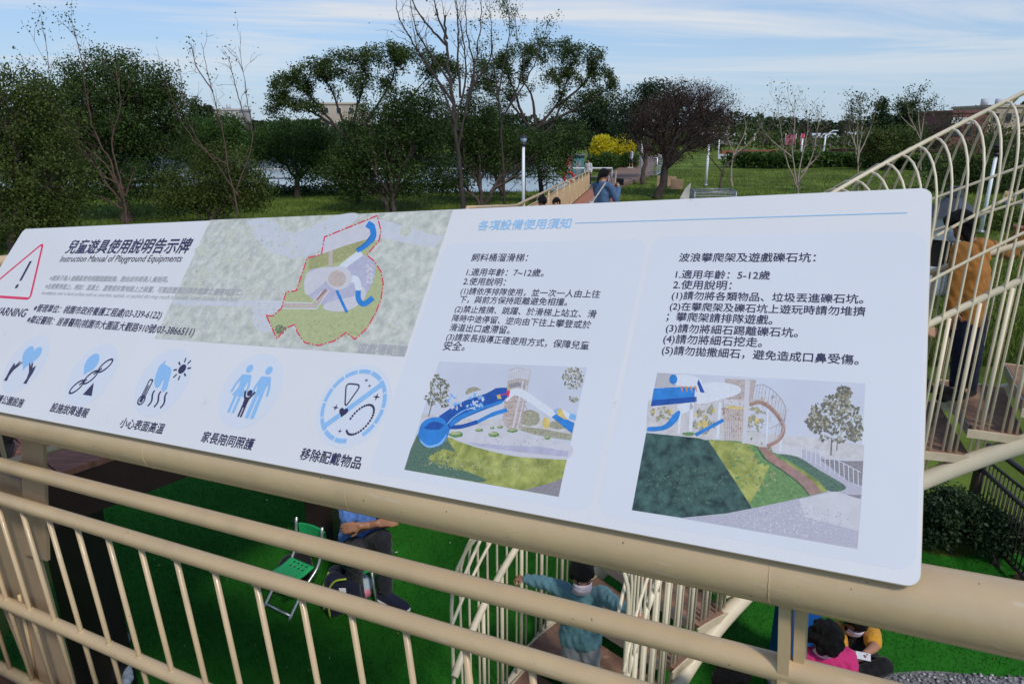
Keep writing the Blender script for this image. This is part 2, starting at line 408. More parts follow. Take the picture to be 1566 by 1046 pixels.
_tc = bpy.data.curves.new('lettering', 'FONT'); _to = bpy.data.objects.new('lettering', _tc)
C.objects.link(_to)
def glyphs(body):
    _tc.body = body;  _tc.resolution_u = 3
    dg = bpy.context.evaluated_depsgraph_get(); dg.update()
    me = bpy.data.meshes.new_from_object(_to.evaluated_get(dg))
    v = np.zeros(len(me.vertices) * 3); me.vertices.foreach_get('co', v); v = v.reshape(-1, 3)
    f = [tuple(p.vertices) for p in me.polygons]
    bpy.data.meshes.remove(me); return v, f
def put_text(mb, body, a, b, lay=3, bold=0.0, ys=1.0, slant=0.0):
    """lettering whose base line runs from photo point a to photo point b"""
    v, f = glyphs(body); qa, qb = uv(*a), uv(*b)
    x0, x1 = v[:, 0].min(), v[:, 0].max(); k = (qb[0] - qa[0]) / (x1 - x0)
    vm = lambda x: qa[1] + (qb[1] - qa[1]) * (x - x0) / (x1 - x0)
    for dx, dy in ([(0, 0)] if not bold else [(-bold, 0), (bold, 0), (0, bold), (0, -bold)]):
        mb.add([sp_((qa[0] + (x - x0 + dx + slant * y) * k, vm(x) + (y + dy) * k * ys), lay + (0.15 * (dx + 2 * dy) / bold if bold else 0)) for x, y, _ in v], f)
def fill(mb, pts, mi=0, lay=1): mb.add([sp_(q, lay) for q in pts], [tuple(range(len(pts)))], mi)
def stroke(pts, wd, closed=False):
    """ribbon quads along a 2-D polyline"""
    p = np.asarray(pts, float); n = len(p); out = []
    for i in range(n if closed else n - 1):
        a, b = p[i], p[(i + 1) % n]; d = b - a; L = np.hypot(*d)
        if L < 1e-9: continue
        d /= L; nn = np.array([-d[1], d[0]]) * wd / 2; e = d * wd * 0.3
        out.append([a - e - nn, b + e - nn, b + e + nn, a - e + nn])
    return out
def strokes(mb, pts, wd, mi=0, lay=3, closed=False):
    for k, qd in enumerate(stroke(pts, wd, closed)): fill(mb, qd, mi, lay + 0.06 * (k % 5))
def circ(c, r, n=40, a0=0, a1=360): return [(c[0] + r * math.cos(R_(a0 + (a1 - a0) * i / (n if a1 - a0 == 360 else n - 1))), c[1] + r * math.sin(R_(a0 + (a1 - a0) * i / (n if a1 - a0 == 360 else n - 1)))) for i in range(n)]

def text_part(name, mat_, items, **k):
    mb = MB()
    for it in items: put_text(mb, it[0], it[1], it[2], **{**k, **(it[3] if len(it) > 3 else {})})
    return mb.build(name, mat_, sign, smooth=False)
text_part('title_lettering', I['navy'], [('兒童遊具使用說明告示牌', (100, 386), (287, 385.5))], bold=0.022)
text_part('subtitle_lettering', I['dark'], [('Instruction Manual of Playground Equipments', (91, 400.5), (276.5, 400.5))], bold=0.008)
text_part('notice_lettering', I['lgrey'], [
    ('※當孩子進入遊戲區使用相關遊戲設施，應由成年師長人員陪同。', (75, 428.5), (256, 431.5)),
    ('※在硬質表面上，例如：混凝土、瀝青或夯實地面上之裝置，可能因墜落而導致嚴重之傷害或死亡。', (68, 441), (371, 451.5))], bold=0.02)
text_part('notice_lettering', I['lgrey'], [
    ('Installation over a hard surface such as concrete, asphalt, or packed dirt may result in serious injury of death from falls.', (63, 450.5), (364, 461.5))])
text_part('contact_lettering', I['navy'], [
    ('※管理單位：桃園市政府養護工程處(03-339-6122)', (50, 475.5), (245, 487.5)),
    ('※鄰近醫院：居善醫院(桃園市大園區大觀路910號/03-3866511)', (40, 493), (295, 513.5))], bold=0.014)
text_part('warning_lettering', I['navy'], [('WARNING', (-13, 481), (37, 485))], bold=0.02)
text_part('heading_lettering', I['sky'], [('各項設備使用須知', (730, 351.5), (872, 348.2))], bold=0.018)
text_part('caption_lettering', I['lgrey'], [('遊戲場範圍', (545, 538), (619, 544))], bold=0.02)
text_part('rules_lettering', I['navy'], [
    ('飼料桶溜滑梯：', (720, 399), (806, 399.5)),
    ('1.適用年齡：7~12歲。', (713, 421), (831, 422.5)),
    ('2.使用說明：', (708, 435), (772, 436.5)),
    ('(1)請依序排隊使用，並一次一人由上往', (704, 449.5), (917, 455)),
    ('下，與前方保持距離避免相撞。', (702, 462.5), (867, 467)),
    ('(2)禁止推擠、跳躍、於滑梯上站立、滑', (695, 477), (911, 485.5)),
    ('降時中途停留、逆向由下往上攀登或於', (691, 491), (903, 502)),
    ('滑道出口處滯留。', (687, 505.5), (779, 510)),
    ('(3)請家長指導正確使用方式，保障兒童', (682, 519.5), (900, 534)),
    ('安全。', (677, 534.5), (710, 535.5))], bold=0.008)
text_part('rules_lettering', I['navy'], [
    ('波浪攀爬架及遊戲礫石坑：', (1038, 399.5), (1247, 400)),
    ('1.適用年齡：5-12歲', (1033, 425), (1177, 427)),
    ('2.使用說明：', (1029, 441), (1118, 442.5)),
    ('(1)請勿將各類物品、垃圾丟進礫石坑。', (1027, 457), (1320, 463.5)),
    ('(2)在攀爬架及礫石坑上遊玩時請勿堆擠', (1024, 473.5), (1323, 482.5)),
    ('；攀爬架請排隊遊戲。', (1019, 489.5), (1181, 495.5)),
    ('(3)請勿將細石踢離礫石坑。', (1018, 507), (1220, 515)),
    ('(4)請勿將細石挖走。', (1014, 523.5), (1165, 530)),
    ('(5)請勿拋撒細石，避免造成口鼻受傷。', (1012, 540.5), (1313, 557))], bold=0.010)
for it in (('愛護公園設施', (-14, 613.5), (33, 622)), ('設施故障通報', (76, 628), (132, 638)), ('小心表面高溫', (182, 652), (248, 662.5)),
           ('家長陪同照護', (307, 674), (385, 687)), ('移除配戴物品', (458, 700.5), (550, 716))):
    text_part('pictogram_caption', I['navy'], [it], bold=0.02)
C.objects.unlink(_to); bpy.data.objects.remove(_to)
# heading rule, pale text panels
mb = MB(); strokes(mb, [uv(880, 341.5), uv(1387, 325.8)], 0.0022); mb.build('heading_rule', I['sky'], sign, smooth=False)
mb = MB()
for a, b in (((690, 372), (890, 770)), ((1010, 362), (1378, 860))):
    q0, q1 = uv(a[0], a[1]), uv(b[0], b[1])
    fill(mb, rrect(q0[0] - 0.015, 0.022, q1[0] + 0.02, q0[1], 0.03), 0, 0.5)
mb.build('text_panel', I['paler'], sign, smooth=False)
# warning triangle
tri = [uv(-33, 455), uv(50, 455), uv(64, 376)]
tri = [uv(66, 372), uv(46, 457), uv(-30, 452)]
tri = np.array(tri); cen = tri.mean(0)
def rounded(poly, r, n=5):
    out = []; m = len(poly)
    for i in range(m):
        p0, p1, p2 = map(np.asarray, (poly[i - 1], poly[i], poly[(i + 1) % m]))
        a = p1 + nrm(p0 - p1) * r; b = p1 + nrm(p2 - p1) * r
        for k in range(n + 1):
            t = k / n; out.append(a * (1 - t) ** 2 + 2 * t * (1 - t) * p1 + b * t * t)
    return out
mb = MB(); strokes(mb, rounded(tri, 0.022), 0.0105, 0, 2, True); mb.build('warning_triangle', I['red'], sign, smooth=False)
mb = MB(); strokes(mb, [uv(46.5, 401), uv(32, 428)], 0.015, 0, 2); fill(mb, circ(uv(26, 438), 0.0095, 20), 0, 2); mb.build('exclamation_mark', I['navy'], sign, smooth=False)

# pictograms: local unit = radius of the pale disc
def icon(center, rad_px):
    c = uv(*center); r = abs(uv(597, 620)[0] - uv(540, 620)[0]) * 1.0
    return (lambda x, y: (c[0] + x * r, c[1] + y * r)), c, r
ICONS = [((39, 557), 43), ((140, 573), 44), ((249, 584), 46), ((383, 597), 51), ((540, 620), 57)]
I['disc'] = ink('ink_disc', (0.665, 0.695, 0.755), 0.45, 0.012, 3)
PM = [I['blue'], I['navy'], I['white'], I['disc']]
class Ink:
    def __init__(s, i): s.i = i; s.mb = None
blue, navy, wht = Ink(0), Ink(1), Ink(2)
def new_pictogram(k):
    mb_ = MB(); _, cc_, rr_ = icon(*ICONS[k]); fill(mb_, circ(cc_, rr_, 48), 3, 0.8)
    blue.mb = navy.mb = wht.mb = mb_
    return mb_
_fill, _strokes = fill, strokes
def fill(mb, pts, mi=0, lay=1): _fill(mb.mb if isinstance(mb, Ink) else mb, pts, mb.i if isinstance(mb, Ink) else mi, lay)
def strokes(mb, pts, wd, mi=0, lay=3, closed=False): _strokes(mb.mb if isinstance(mb, Ink) else mb, pts, wd, mb.i if isinstance(mb, Ink) else mi, lay, closed)
def L(ic, pts): return [ic(*p) for p in pts]
pict = new_pictogram(0)
# 1 heart above two hands
ic, _, r = icon(*ICONS[0])
hp = []
for i in range(40):
    t = 2 * math.pi * i / 40
    hp.append((0.03 + 0.030 * 16 * math.sin(t) ** 3, 0.27 + 0.030 * (13 * math.cos(t) - 5 * math.cos(2 * t) - 2 * math.cos(3 * t) - math.cos(4 * t))))
fill(blue, L(ic, hp), 0, 2)
hand = [(-0.02, -0.62), (0.02, -0.45), (-0.05, -0.25), (-0.28, -0.02), (-0.34, 0.05), (-0.28, 0.06), (-0.12, -0.06), (-0.20, 0.06), (-0.12, 0.08), (0.02, -0.10), (0.10, -0.02), (0.17, -0.02), (0.20, -0.25), (0.17, -0.45), (0.18, -0.62)]
fill(navy, L(ic, [(-0.55 - x * 0.9 + 0.05, y) for x, y in hand]), 0, 2)
fill(navy, L(ic, [(0.48 + x * 0.9, y) for x, y in hand]), 0, 2)
pict.build('pictogram', PM, sign, smooth=False)
pict = new_pictogram(1)
# 2 phone bubble, chain, warning triangle
ic, _, r = icon(*ICONS[1])
fill(blue, L(ic, circ((-0.28, 0.36), 0.30, 28)), 0, 2); fill(blue, L(ic, [(-0.5, 0.2), (-0.2, 0.08), (-0.36, -0.05)]), 0, 2.2)
wht = MB(); strokes(wht, L(ic, [(-0.42, 0.32), (-0.36, 0.24), (-0.24, 0.24), (-0.14, 0.36), (-0.14, 0.46)]), r * 0.10, 0, 3)
for cx, cy in ((0.42, 0.32), (0.02, -0.08), (-0.38, -0.42)):
    e = []
    for i in range(20):
        t = 2 * math.pi * i / 20; a, b = 0.27 * math.cos(t), 0.13 * math.sin(t)
        e.append((cx + (a - b) * 0.72, cy + (a + b) * 0.72))
    strokes(navy, L(ic, e), r * 0.06, 0, 2, True)
strokes(navy, L(ic, [(0.1, 0.03), (0.32, 0.22)]), r * 0.06, 0, 2); strokes(navy, L(ic, [(-0.3, -0.34), (-0.1, -0.17)]), r * 0.06, 0, 2)
fill(navy, L(ic, [(0.08, -0.62), (0.52, -0.62), (0.30, -0.22)]), 0, 2); strokes(wht, L(ic, [(0.3, -0.35), (0.3, -0.47)]), r * 0.05, 0, 3); fill(wht, L(ic, circ((0.3, -0.55), 0.03, 8)), 0, 3)
pict.build('pictogram', PM, sign, smooth=False)
pict = new_pictogram(2)
# 3 hand over hot surface, sun, thermometer
ic, _, r = icon(*ICONS[2])
fill(blue, L(ic, [(-0.45, 0.42), (-0.40, 0.50), (-0.28, 0.62), (-0.26, 0.50), (0.05, 0.42), (0.16, 0.30), (0.24, 0.0), (0.30, -0.18), (0.22, -0.28), (0.08, -0.22), (0.04, -0.02), (-0.02, 0.08), (-0.02, -0.1), (-0.10, -0.20), (-0.22, -0.16), (-0.36, 0.0), (-0.42, 0.2)]), 0, 2)
fill(navy, L(ic, circ((0.52, 0.42), 0.14, 20)), 0, 2)
for k in range(8):
    a = R_(45 * k + 10); strokes(navy, L(ic, [(0.52 + 0.21 * math.cos(a), 0.42 + 0.21 * math.sin(a)), (0.52 + 0.31 * math.cos(a), 0.42 + 0.31 * math.sin(a))]), r * 0.05, 0, 2)
for cx in (-0.12, 0.14, 0.40):
    strokes(navy, L(ic, [(cx + 0.05 * math.sin(t * 5.5), -0.70 + 0.42 * t) for t in np.linspace(0, 1, 9)]), r * 0.06, 0, 2)
strokes(navy, L(ic, rounded([(-0.56, -0.52), (-0.42, -0.52), (-0.42, 0.02), (-0.56, 0.02)], 0.06)), r * 0.045, 0, 2, True)
fill(wht, L(ic, circ((-0.49, -0.58), 0.13, 18)), 0, 2.6); strokes(navy, L(ic, circ((-0.49, -0.58), 0.125, 18)), r * 0.045, 0, 2.8, True); fill(navy, L(ic, circ((-0.49, -0.58), 0.07, 14)), 0, 3.2)
strokes(navy, L(ic, [(-0.49, -0.5), (-0.49, -0.16)]), r * 0.05, 0, 3.2)
pict.build('pictogram', PM, sign, smooth=False)
pict = new_pictogram(3)
# 4 parents with child
ic, _, r = icon(*ICONS[3])
for cx, skirt in ((-0.34, True), (0.34, False)):
    fill(blue, L(ic, circ((cx, 0.56), 0.115, 20)), 0, 2)
    if skirt:
        fill(blue, L(ic, [(cx - 0.13, 0.40), (cx + 0.13, 0.40), (cx + 0.16, 0.30), (cx + 0.10, 0.05), (cx + 0.22, -0.18), (cx - 0.22, -0.18), (cx - 0.10, 0.05), (cx - 0.16, 0.30)]), 0, 2)
        for dx in (-0.08, 0.08): strokes(blue, L(ic, [(cx + dx, -0.18), (cx + dx, -0.60)]), r * 0.09, 0, 2.2)
    else:
        fill(blue, L(ic, [(cx - 0.14, 0.40), (cx + 0.14, 0.40), (cx + 0.18, 0.30), (cx + 0.12, -0.1), (cx - 0.12, -0.1), (cx - 0.18, 0.30)]), 0, 2)
        for dx in (-0.075, 0.085): strokes(blue, L(ic, [(cx + dx, -0.08), (cx + dx * 1.1, -0.66)]), r * 0.125, 0, 2.2)
    sgn = 1 if cx < 0 else -1
    strokes(blue, L(ic, [(cx + 0.14 * sgn, 0.36), (cx + 0.22 * sgn, 0.1), (cx + 0.24 * sgn, -0.05)]), r * 0.075, 0, 2.4)
    strokes(blue, L(ic, [(cx - 0.14 * sgn, 0.36), (cx - 0.25 * sgn, 0.1), (cx - 0.28 * sgn, -0.08)]), r * 0.075, 0, 2.4)
fill(navy, L(ic, circ((0.02, -0.07), 0.085, 16)), 0, 3)
strokes(navy, L(ic, [(-0.15, -0.04), (-0.08, -0.20), (0.0, -0.22), (0.08, -0.20), (0.18, -0.04)]), r * 0.06, 0, 3)
fill(navy, L(ic, [(-0.08, -0.18), (0.10, -0.18), (0.08, -0.45), (-0.05, -0.45)]), 0, 3.1)
for dx in (-0.03, 0.06): strokes(navy, L(ic, [(dx, -0.42), (dx, -0.68)]), r * 0.06, 0, 3.3)
pict.build('pictogram', PM, sign, smooth=False)
pict = new_pictogram(4)
# 5 no jewellery
ic, cc, r = icon(*ICONS[4])
for k in range(14):
    a0 = 360 * k / 14 + 4
    if k == 11: continue
    strokes(blue, L(ic, circ((0, 0), 0.83, 6, a0, a0 + 19)), r * 0.10, 0, 2)
strokes(blue, L(ic, [(-0.58, -0.56), (0.60, 0.58)]), r * 0.13, 0, 2.6)
strokes(navy, L(ic, rounded([(-0.42, 0.50), (0.02, 0.50), (-0.20, -0.08)], 0.14)), r * 0.035, 0, 3.2, True)
hp2 = [(-0.20 + 0.008 * 16 * math.sin(t) ** 3, -0.18 + 0.008 * (13 * math.cos(t) - 5 * math.cos(2 * t) - 2 * math.cos(3 * t) - math.cos(4 * t))) for t in np.linspace(0, 2 * math.pi, 24, endpoint=False)]
fill(navy, L(ic, hp2), 0, 3.2)
for i in range(30):
    t = 2 * math.pi * i / 34 - 2.2
    q = (0.34 + 0.27 * math.cos(t) + 0.12 * math.sin(t), -0.30 + 0.36 * math.sin(t)); fill(navy, L(ic, circ(q, 0.030, 8)), 0, 3.4)
for cx, cy, s in ((0.12, 0.62, .06), (0.26, 0.50, .05), (0.56, 0.26, .10), (-0.46, -0.10, .09), (-0.1, -0.62, .06)):
    star = [(cx + (s if i % 2 == 0 else s * 0.28) * math.cos(R_(45 * i)), cy + (s if i % 2 == 0 else s * 0.28) * math.sin(R_(45 * i))) for i in range(8)]
    fill(navy, L(ic, star), 0, 3.2)
pict.build('pictogram', PM, sign, smooth=False)
# ------------------------------------------------------------------ printed pictures on the sign (flat inks, drawn where they are printed)
def print_obj(name, zoom, items, mats):
    """items: (material index, polygon in zoom coordinates, layer); zoom = (x0, y0, scale)"""
    mb = MB()
    for it in items:
        mi, pts, lay = it[0], it[1], it[2]
        fill(mb, [uv(zoom[0] + x / zoom[2], zoom[1] + y / zoom[2]) for x, y in pts], mi, lay)
    return mb.build(name, mats, sign, smooth=False)
def ribbon(pts, wd):
    """widths in zoom units -> polygon"""
    p = np.asarray(pts, float); t = np.gradient(p, axis=0); t /= np.hypot(*t.T)[:, None]
    nn = np.stack([-t[:, 1], t[:, 0]], 1); w_ = (np.full(len(p), wd) if np.isscalar(wd) else np.asarray(wd))[:, None] / 2
    return [tuple(q) for q in np.concatenate([p + nn * w_, (p - nn * w_)[::-1]])]
def oval(cx, cy, rx, ry, n=22, wob=0.0, seed=0):
    rg = random.Random(seed)
    return [(cx + rx * math.cos(2 * math.pi * i / n) * (1 + wob * (rg.random() - .5)), cy + ry * math.sin(2 * math.pi * i / n) * (1 + wob * (rg.random() - .5))) for i in range(n)]
def bez(pts, n=16):
    """smooth curve through the given points"""
    p = np.asarray(pts, float); out = []
    q = np.vstack([2 * p[0] - p[1], p, 2 * p[-1] - p[-2]])
    for i in range(1, len(q) - 2):
        for k in range(n):
            t = k / n; a, b, c_, d = q[i - 1], q[i], q[i + 1], q[i + 2]
            out.append(0.5 * ((2 * b) + (c_ - a) * t + (2 * a - 5 * b + 4 * c_ - d) * t * t + (3 * b - a - 3 * c_ + d) * t ** 3))
    out.append(p[-1]); return np.array(out)
def ell_leafy(cx, cy, rx, ry, n, seed, s=6):
    rg = random.Random(seed); out = []
    for _ in range(n):
        a, r = rg.random() * 6.283, math.sqrt(rg.random())
        x, y = cx + rx * r * math.cos(a), cy + ry * r * math.sin(a); k = s * (0.5 + rg.random())
        a2 = rg.random() * 3
        out.append([(x + k * math.cos(a2), y + k * math.sin(a2)), (x + k * .6 * math.cos(a2 + 1.6), y + k * .6 * math.sin(a2 + 1.6)), (x - k * math.cos(a2), y - k * math.sin(a2)), (x - k * .6 * math.cos(a2 + 1.6), y - k * .6 * math.sin(a2 + 1.6))])
    return out
p_ = dict(faded=ink('print_faded_trees', (0.49, 0.51, 0.45), var=0.14, scale=38, col2=(0.60, 0.60, 0.53)), fadedp=ink('print_faded_paving', (0.585, 0.595, 0.635), scale=40), fadedt=ink('print_faded_crowns', (0.56, 0.57, 0.47), var=0.16, scale=110),
          lawn=ink('print_lawn', (0.44, 0.47, 0.235), var=0.12, scale=90), lawn2=ink('print_lawn_dark', (0.36, 0.36, 0.16), var=0.18, scale=120), lil=ink('print_lilac', (0.46, 0.45, 0.56), var=0.1, scale=60),
          pave=ink('print_pale_paving', (0.60, 0.58, 0.61), scale=50), wht=ink('print_white', (0.68, 0.70, 0.75)), blue=ink('print_blue', (0.035, 0.22, 0.60), var=0.15, scale=60), blued=ink('print_dark_blue', (0.02, 0.09, 0.36), var=0.2, scale=60),
          sand=ink('print_sand', (0.53, 0.44, 0.39), var=0.1, scale=80), brown=ink('print_brown', (0.36, 0.21, 0.17), var=0.2, scale=90), tow=ink('print_tower', (0.50, 0.42, 0.38), var=0.25, scale=220), skyp=ink('print_sky', (0.57, 0.595, 0.67), var=0.04, scale=9, detail=8),
          grass=ink('print_grass', (0.25, 0.29, 0.06), var=0.30, scale=45, col2=(0.38, 0.39, 0.11), detail=12), grassd=ink('print_grass_shade', (0.10, 0.17, 0.12), var=0.35, scale=260), tree=ink('print_tree', (0.17, 0.16, 0.12), var=0.5, scale=300), treel=ink('print_tree_light', (0.36, 0.34, 0.24), var=0.4, scale=300),
          grav=ink('print_gravel', (0.47, 0.45, 0.52), var=0.14, scale=420), gravd=ink('print_dark_gravel', (0.27, 0.25, 0.27), var=0.3, scale=420), navy=ink('print_deep_green', (0.028, 0.062, 0.062), var=0.45, scale=60, col2=(0.06, 0.12, 0.10), detail=12), mid=ink('print_mid_green', (0.15, 0.27, 0.10), var=0.3, scale=200),
          red=I['red'], yel=ink('print_yellow', (0.66, 0.50, 0.16), var=0.2, scale=80), line=ink('print_fine_line', (0.42, 0.39, 0.40)), ltblue=ink('print_light_blue', (0.22, 0.45, 0.76), var=0.1, scale=60), wall=ink('print_far_wall', (0.58, 0.55, 0.55), var=0.12, scale=80), org=ink('print_orange', (0.66, 0.27, 0.10)))
PK = list(p_); PMT = [p_[k] for k in PK]; J = {k: i for i, k in enumerate(PK)}
# --- plan of the playground
z = (270, 310, 3.642); it = []
it.append((J['faded'], [(190, 97), (1540, 42), (1268, 858), (-122, 757)], 0.9))
it.append((J['fadedp'], bez([(395, 100), (520, 90), (640, 170), (780, 120), (900, 70), (1010, 75), (800, 260), (640, 310), (520, 270), (430, 180), (395, 100)], 5)[:-1].tolist(), 1.0))
it.append((J['fadedp'], [(-20, 540), (600, 548), (600, 585), (430, 580), (-20, 570)], 1.0))
it.append((J['fadedp'], bez([(420, 590), (560, 600), (520, 640), (560, 700), (480, 720), (430, 680), (420, 590)], 5)[:-1].tolist(), 1.05))
it.append((J['fadedp'], [(1120, 90), (1260, 130), (1420, 180), (1490, 190), (1440, 250), (1300, 230), (1140, 200)], 1.0))
rg = random.Random(4)
for k in range(46):
    cx, cy = rg.uniform(60, 1440), rg.uniform(100, 830)
    if 690 < cx < 1160 and cy > 150 or 420 < cx < 900 and 90 < cy < 300 or not (190 - 0.47 * cy + 70 < cx < 1540 - 0.33 * cy - 60): continue
    if cy > 760 or (cy > 520 and cx < 620): continue
    it.append((J['fadedt'] if k % 3 else J['faded'], oval(cx, cy, rg.uniform(22, 46), rg.uniform(16, 34), 16, 0.4, k), 1.1 + 0.03 * (k % 9)))
area = [(500, 628), (535, 632), (585, 590), (612, 497), (668, 492), (730, 308), (808, 290), (825, 192), (1118, 74), (1140, 160), (1128, 215), (1060, 292), (1100, 325), (1140, 385), (1152, 450), (1140, 540), (1105, 625), (1060, 700), (995, 762), (948, 722), (880, 770), (790, 796), (715, 780), (672, 720), (662, 678), (612, 698), (560, 758)]
it.append((J['lawn'], area, 1.6))
it.append((J['pave'], [(812, 288), (827, 196), (1116, 80), (1136, 160), (1124, 212), (1060, 205), (940, 240), (815, 288)], 1.8))
it.append((J['lawn2'], [(1060, 205), (940, 240), (845, 275), (740, 310), (735, 375), (830, 350), (920, 330), (1010, 265)], 1.9))
it.append((J['lil'], bez([(1040, 290), (1100, 330), (1105, 400), (1070, 490), (1000, 580), (900, 600), (800, 560), (720, 500), (715, 420), (760, 370), (860, 370), (980, 330), (1040, 290)], 5)[:-1].tolist(), 2.0))
it.append((J['pave'], bez([(725, 395), (800, 365), (880, 365), (840, 430), (760, 500), (720, 510), (712, 450), (725, 395)], 5)[:-1].tolist(), 2.2))
it.append((J['pave'], bez([(830, 560), (900, 540), (990, 520), (1040, 470), (1050, 530), (980, 590), (890, 608), (820, 590), (830, 560)], 5)[:-1].tolist(), 2.2))
it.append((J['sand'], [(848, 270), (872, 268), (868, 355), (846, 358)], 2.3))
it.append((J['wht'], ribbon(bez([(880, 400), (960, 330), (1030, 280)], 8), 36), 2.5))
it.append((J['blue'], ribbon(bez([(1005, 270), (1060, 235), (1095, 190), (1090, 140), (1062, 118)], 8), [26] * 12 + [34] * 12 + [40] * 9), 2.7))
it.append((J['blued'], ribbon(bez([(1000, 262), (1050, 225), (1080, 185)], 6), 5), 2.9))
it.append((J['blue'], ribbon([(893, 490), (920, 550), (950, 612)], 16), 2.6))
it.append((J['wht'], ribbon(bez([(960, 430), (1000, 430), (1018, 490)], 8), 38), 2.6))
it.append((J['blue'], ribbon(bez([(1012, 490), (1015, 540), (1045, 565), (1095, 530)], 8), 30), 2.8))
it.append((J['sand'], ribbon([(590, 570), (770, 578), (835, 490)], 26), 2.5)); it.append((J['brown'], ribbon([(780, 540), (835, 485)], 14), 2.7))
it.append((J['wht'], ribbon([(440, 552), (755, 560), (812, 495)], 5), 2.8)); it.append((J['wht'], ribbon([(440, 588), (780, 592), (850, 490)], 5), 2.8))
it.append((J['pave'], oval(905, 420, 72, 66, 32), 2.9)); it.append((J['sand'], oval(895, 425, 50, 46, 28), 3.0))
for k, pg in enumerate(ell_leafy(580, 705, 30, 24, 60, 5, 7)): it.append((J['mid'] if k % 2 else J['tree'], pg, 2.5 + 0.02 * (k % 20)))
for k, pg in enumerate(ell_leafy(930, 290, 45, 24, 40, 6, 4)): it.append((J['lawn'], pg, 2.3 + 0.02 * (k % 8)))
for k, pg in enumerate(ell_leafy(1080, 400, 24, 60, 26, 7, 10)): it.append((J['pave'], pg, 2.3 + 0.02 * (k % 8)))
# dash-dot boundary
ap = np.array(area + [area[0]], float); seg = np.hypot(*np.diff(ap, axis=0).T); cum = np.r_[0, np.cumsum(seg)]
def along(sv): return np.array([np.interp(sv, cum, ap[:, 0]), np.interp(sv, cum, ap[:, 1])])
sv = 0.0; k = 0
while sv < cum[-1] - 5:
    ln = 46 if k % 2 == 0 else 9
    pts = [along(sv)] + [ap[i] for i in range(len(cum)) if sv < cum[i] < sv + ln] + [along(min(sv + ln, cum[-1]))]
    for a_, b_ in zip(pts[:-1], pts[1:]):
        if np.hypot(*(b_ - a_)) > 1: it.append((J['red'], ribbon([a_, b_], 7), 3.4 + 0.05 * (k % 3)))
    sv += ln + 10; k += 1
for k, pg in enumerate(ell_leafy(650, 470, 760, 380, 1500, 81, 9)):
    if all(190 - .473 * (q[1] - 97) + 12 < q[0] < 1540 - .333 * (q[1] - 42) - 12 and 100 - .041 * q[0] < q[1] < 760 + .072 * q[0] for q in pg) and not (690 < pg[0][0] < 1160 and pg[0][1] > 150):
        it.append((J['fadedt'] if k % 2 else J['fadedp'] if k % 7 == 0 else J['faded'], pg, 1.12 + 0.01 * (k % 20)))
for k, pg in enumerate(ell_leafy(900, 690, 170, 60, 160, 82, 6)): it.append((J['lawn2'] if k % 3 == 0 else J['lawn'], pg, 1.75 + 0.005 * (k % 10)))
print_obj('plan_print', z, it, PMT)
# --- picture of the slide
z = (600, 530, 4.184); it = []
it.append((J['skyp'], [(300, 95), (1247, 133), (1065, 960), (77, 787)], 0.9))
it.append((J['wall'], [(190, 430), (560, 470), (800, 460), (1170, 500), (1150, 575), (820, 545), (360, 520), (180, 470)], 1.2))
it.append((J['treel'], oval(880, 460, 70, 50, 20, .3, 3), 1.3)); it.append((J['yel'], oval(985, 490, 24, 40, 16, .3, 4), 1.35)); it.append((J['treel'], oval(1060, 500, 60, 30, 16, .3, 5), 1.3)); it.append((J['treel'], oval(520, 300, 55, 40, 18, .4, 8), 1.0))
it.append((J['treel'], [(820, 510), (950, 525), (1150, 560), (1145, 600), (1000, 580), (820, 545)], 1.4))
it.append((J['pave'], bez([(350, 545), (480, 515), (700, 510), (900, 560), (1140, 630), (1118, 720), (960, 712), (760, 692), (560, 645), (420, 600), (350, 545)], 6)[:-1].tolist(), 1.6))
it.append((J['lil'], [(470, 612), (700, 630), (950, 640), (1130, 670), (1122, 705), (960, 690), (760, 668), (560, 640)], 1.8))
it.append((J['grass'], bez([(160, 560), (360, 580), (420, 605), (560, 650), (760, 697), (960, 716), (1117, 724)], 5).tolist() + [(1085, 860), (1065, 960), (77, 787), (120, 650)], 1.7))
it.append((J['grassd'], bez([(160, 570), (330, 600), (330, 650), (240, 700), (260, 740), (450, 790), (600, 850), (560, 868)], 5).tolist() + [(77, 787), (120, 650)], 1.9))
it.append((J['grassd'], [(350, 590), (405, 675), (330, 655)], 1.95))
it.append((J['gravd'], bez([(840, 918), (930, 895), (1020, 870), (1088, 842)], 5).tolist() + [(1065, 960)], 2.0))
for cx, cy, rx, ry in ((410, 562, 46, 20), (650, 562, 36, 17), (556, 534, 26, 11), (770, 538, 34, 12), (993, 582, 20, 14), (640, 520, 16, 8), (690, 515, 20, 9)):
    it.append((J['mid'], oval(cx, cy, rx, ry, 18, .2, int(cx)), 2.3)); it.append((J['lawn'], oval(cx - 4, cy - ry * .35, rx * .7, ry * .5, 14, .3, int(cx) + 1), 2.4))
it.append((J['tow'], [(752, 150), (800, 132), (888, 158), (815, 530), (742, 535), (705, 470), (722, 320)], 1.9))
it.append((J['pave'], [(748, 160), (800, 136), (885, 160), (872, 215), (810, 205), (740, 220)], 2.0)); it.append((J['line'], ribbon([(740, 225), (800, 208), (872, 222)], 6), 2.2)); it.append((J['gravd'], [(748, 240), (800, 228), (850, 240), (845, 262), (800, 255), (745, 268)], 2.1))
for k in range(9): it.append((J['line'], ribbon([(752 + 15 * k, 150 + 6 * abs(k - 4)), (741 + 15 * k, 260)], 2.2), 2.25))
for k in range(7): it.append((J['brown'], ribbon([(715 + 4 * k, 330 + 28 * k), (835 - 4 * k, 325 + 29 * k)], 3), 2.15))
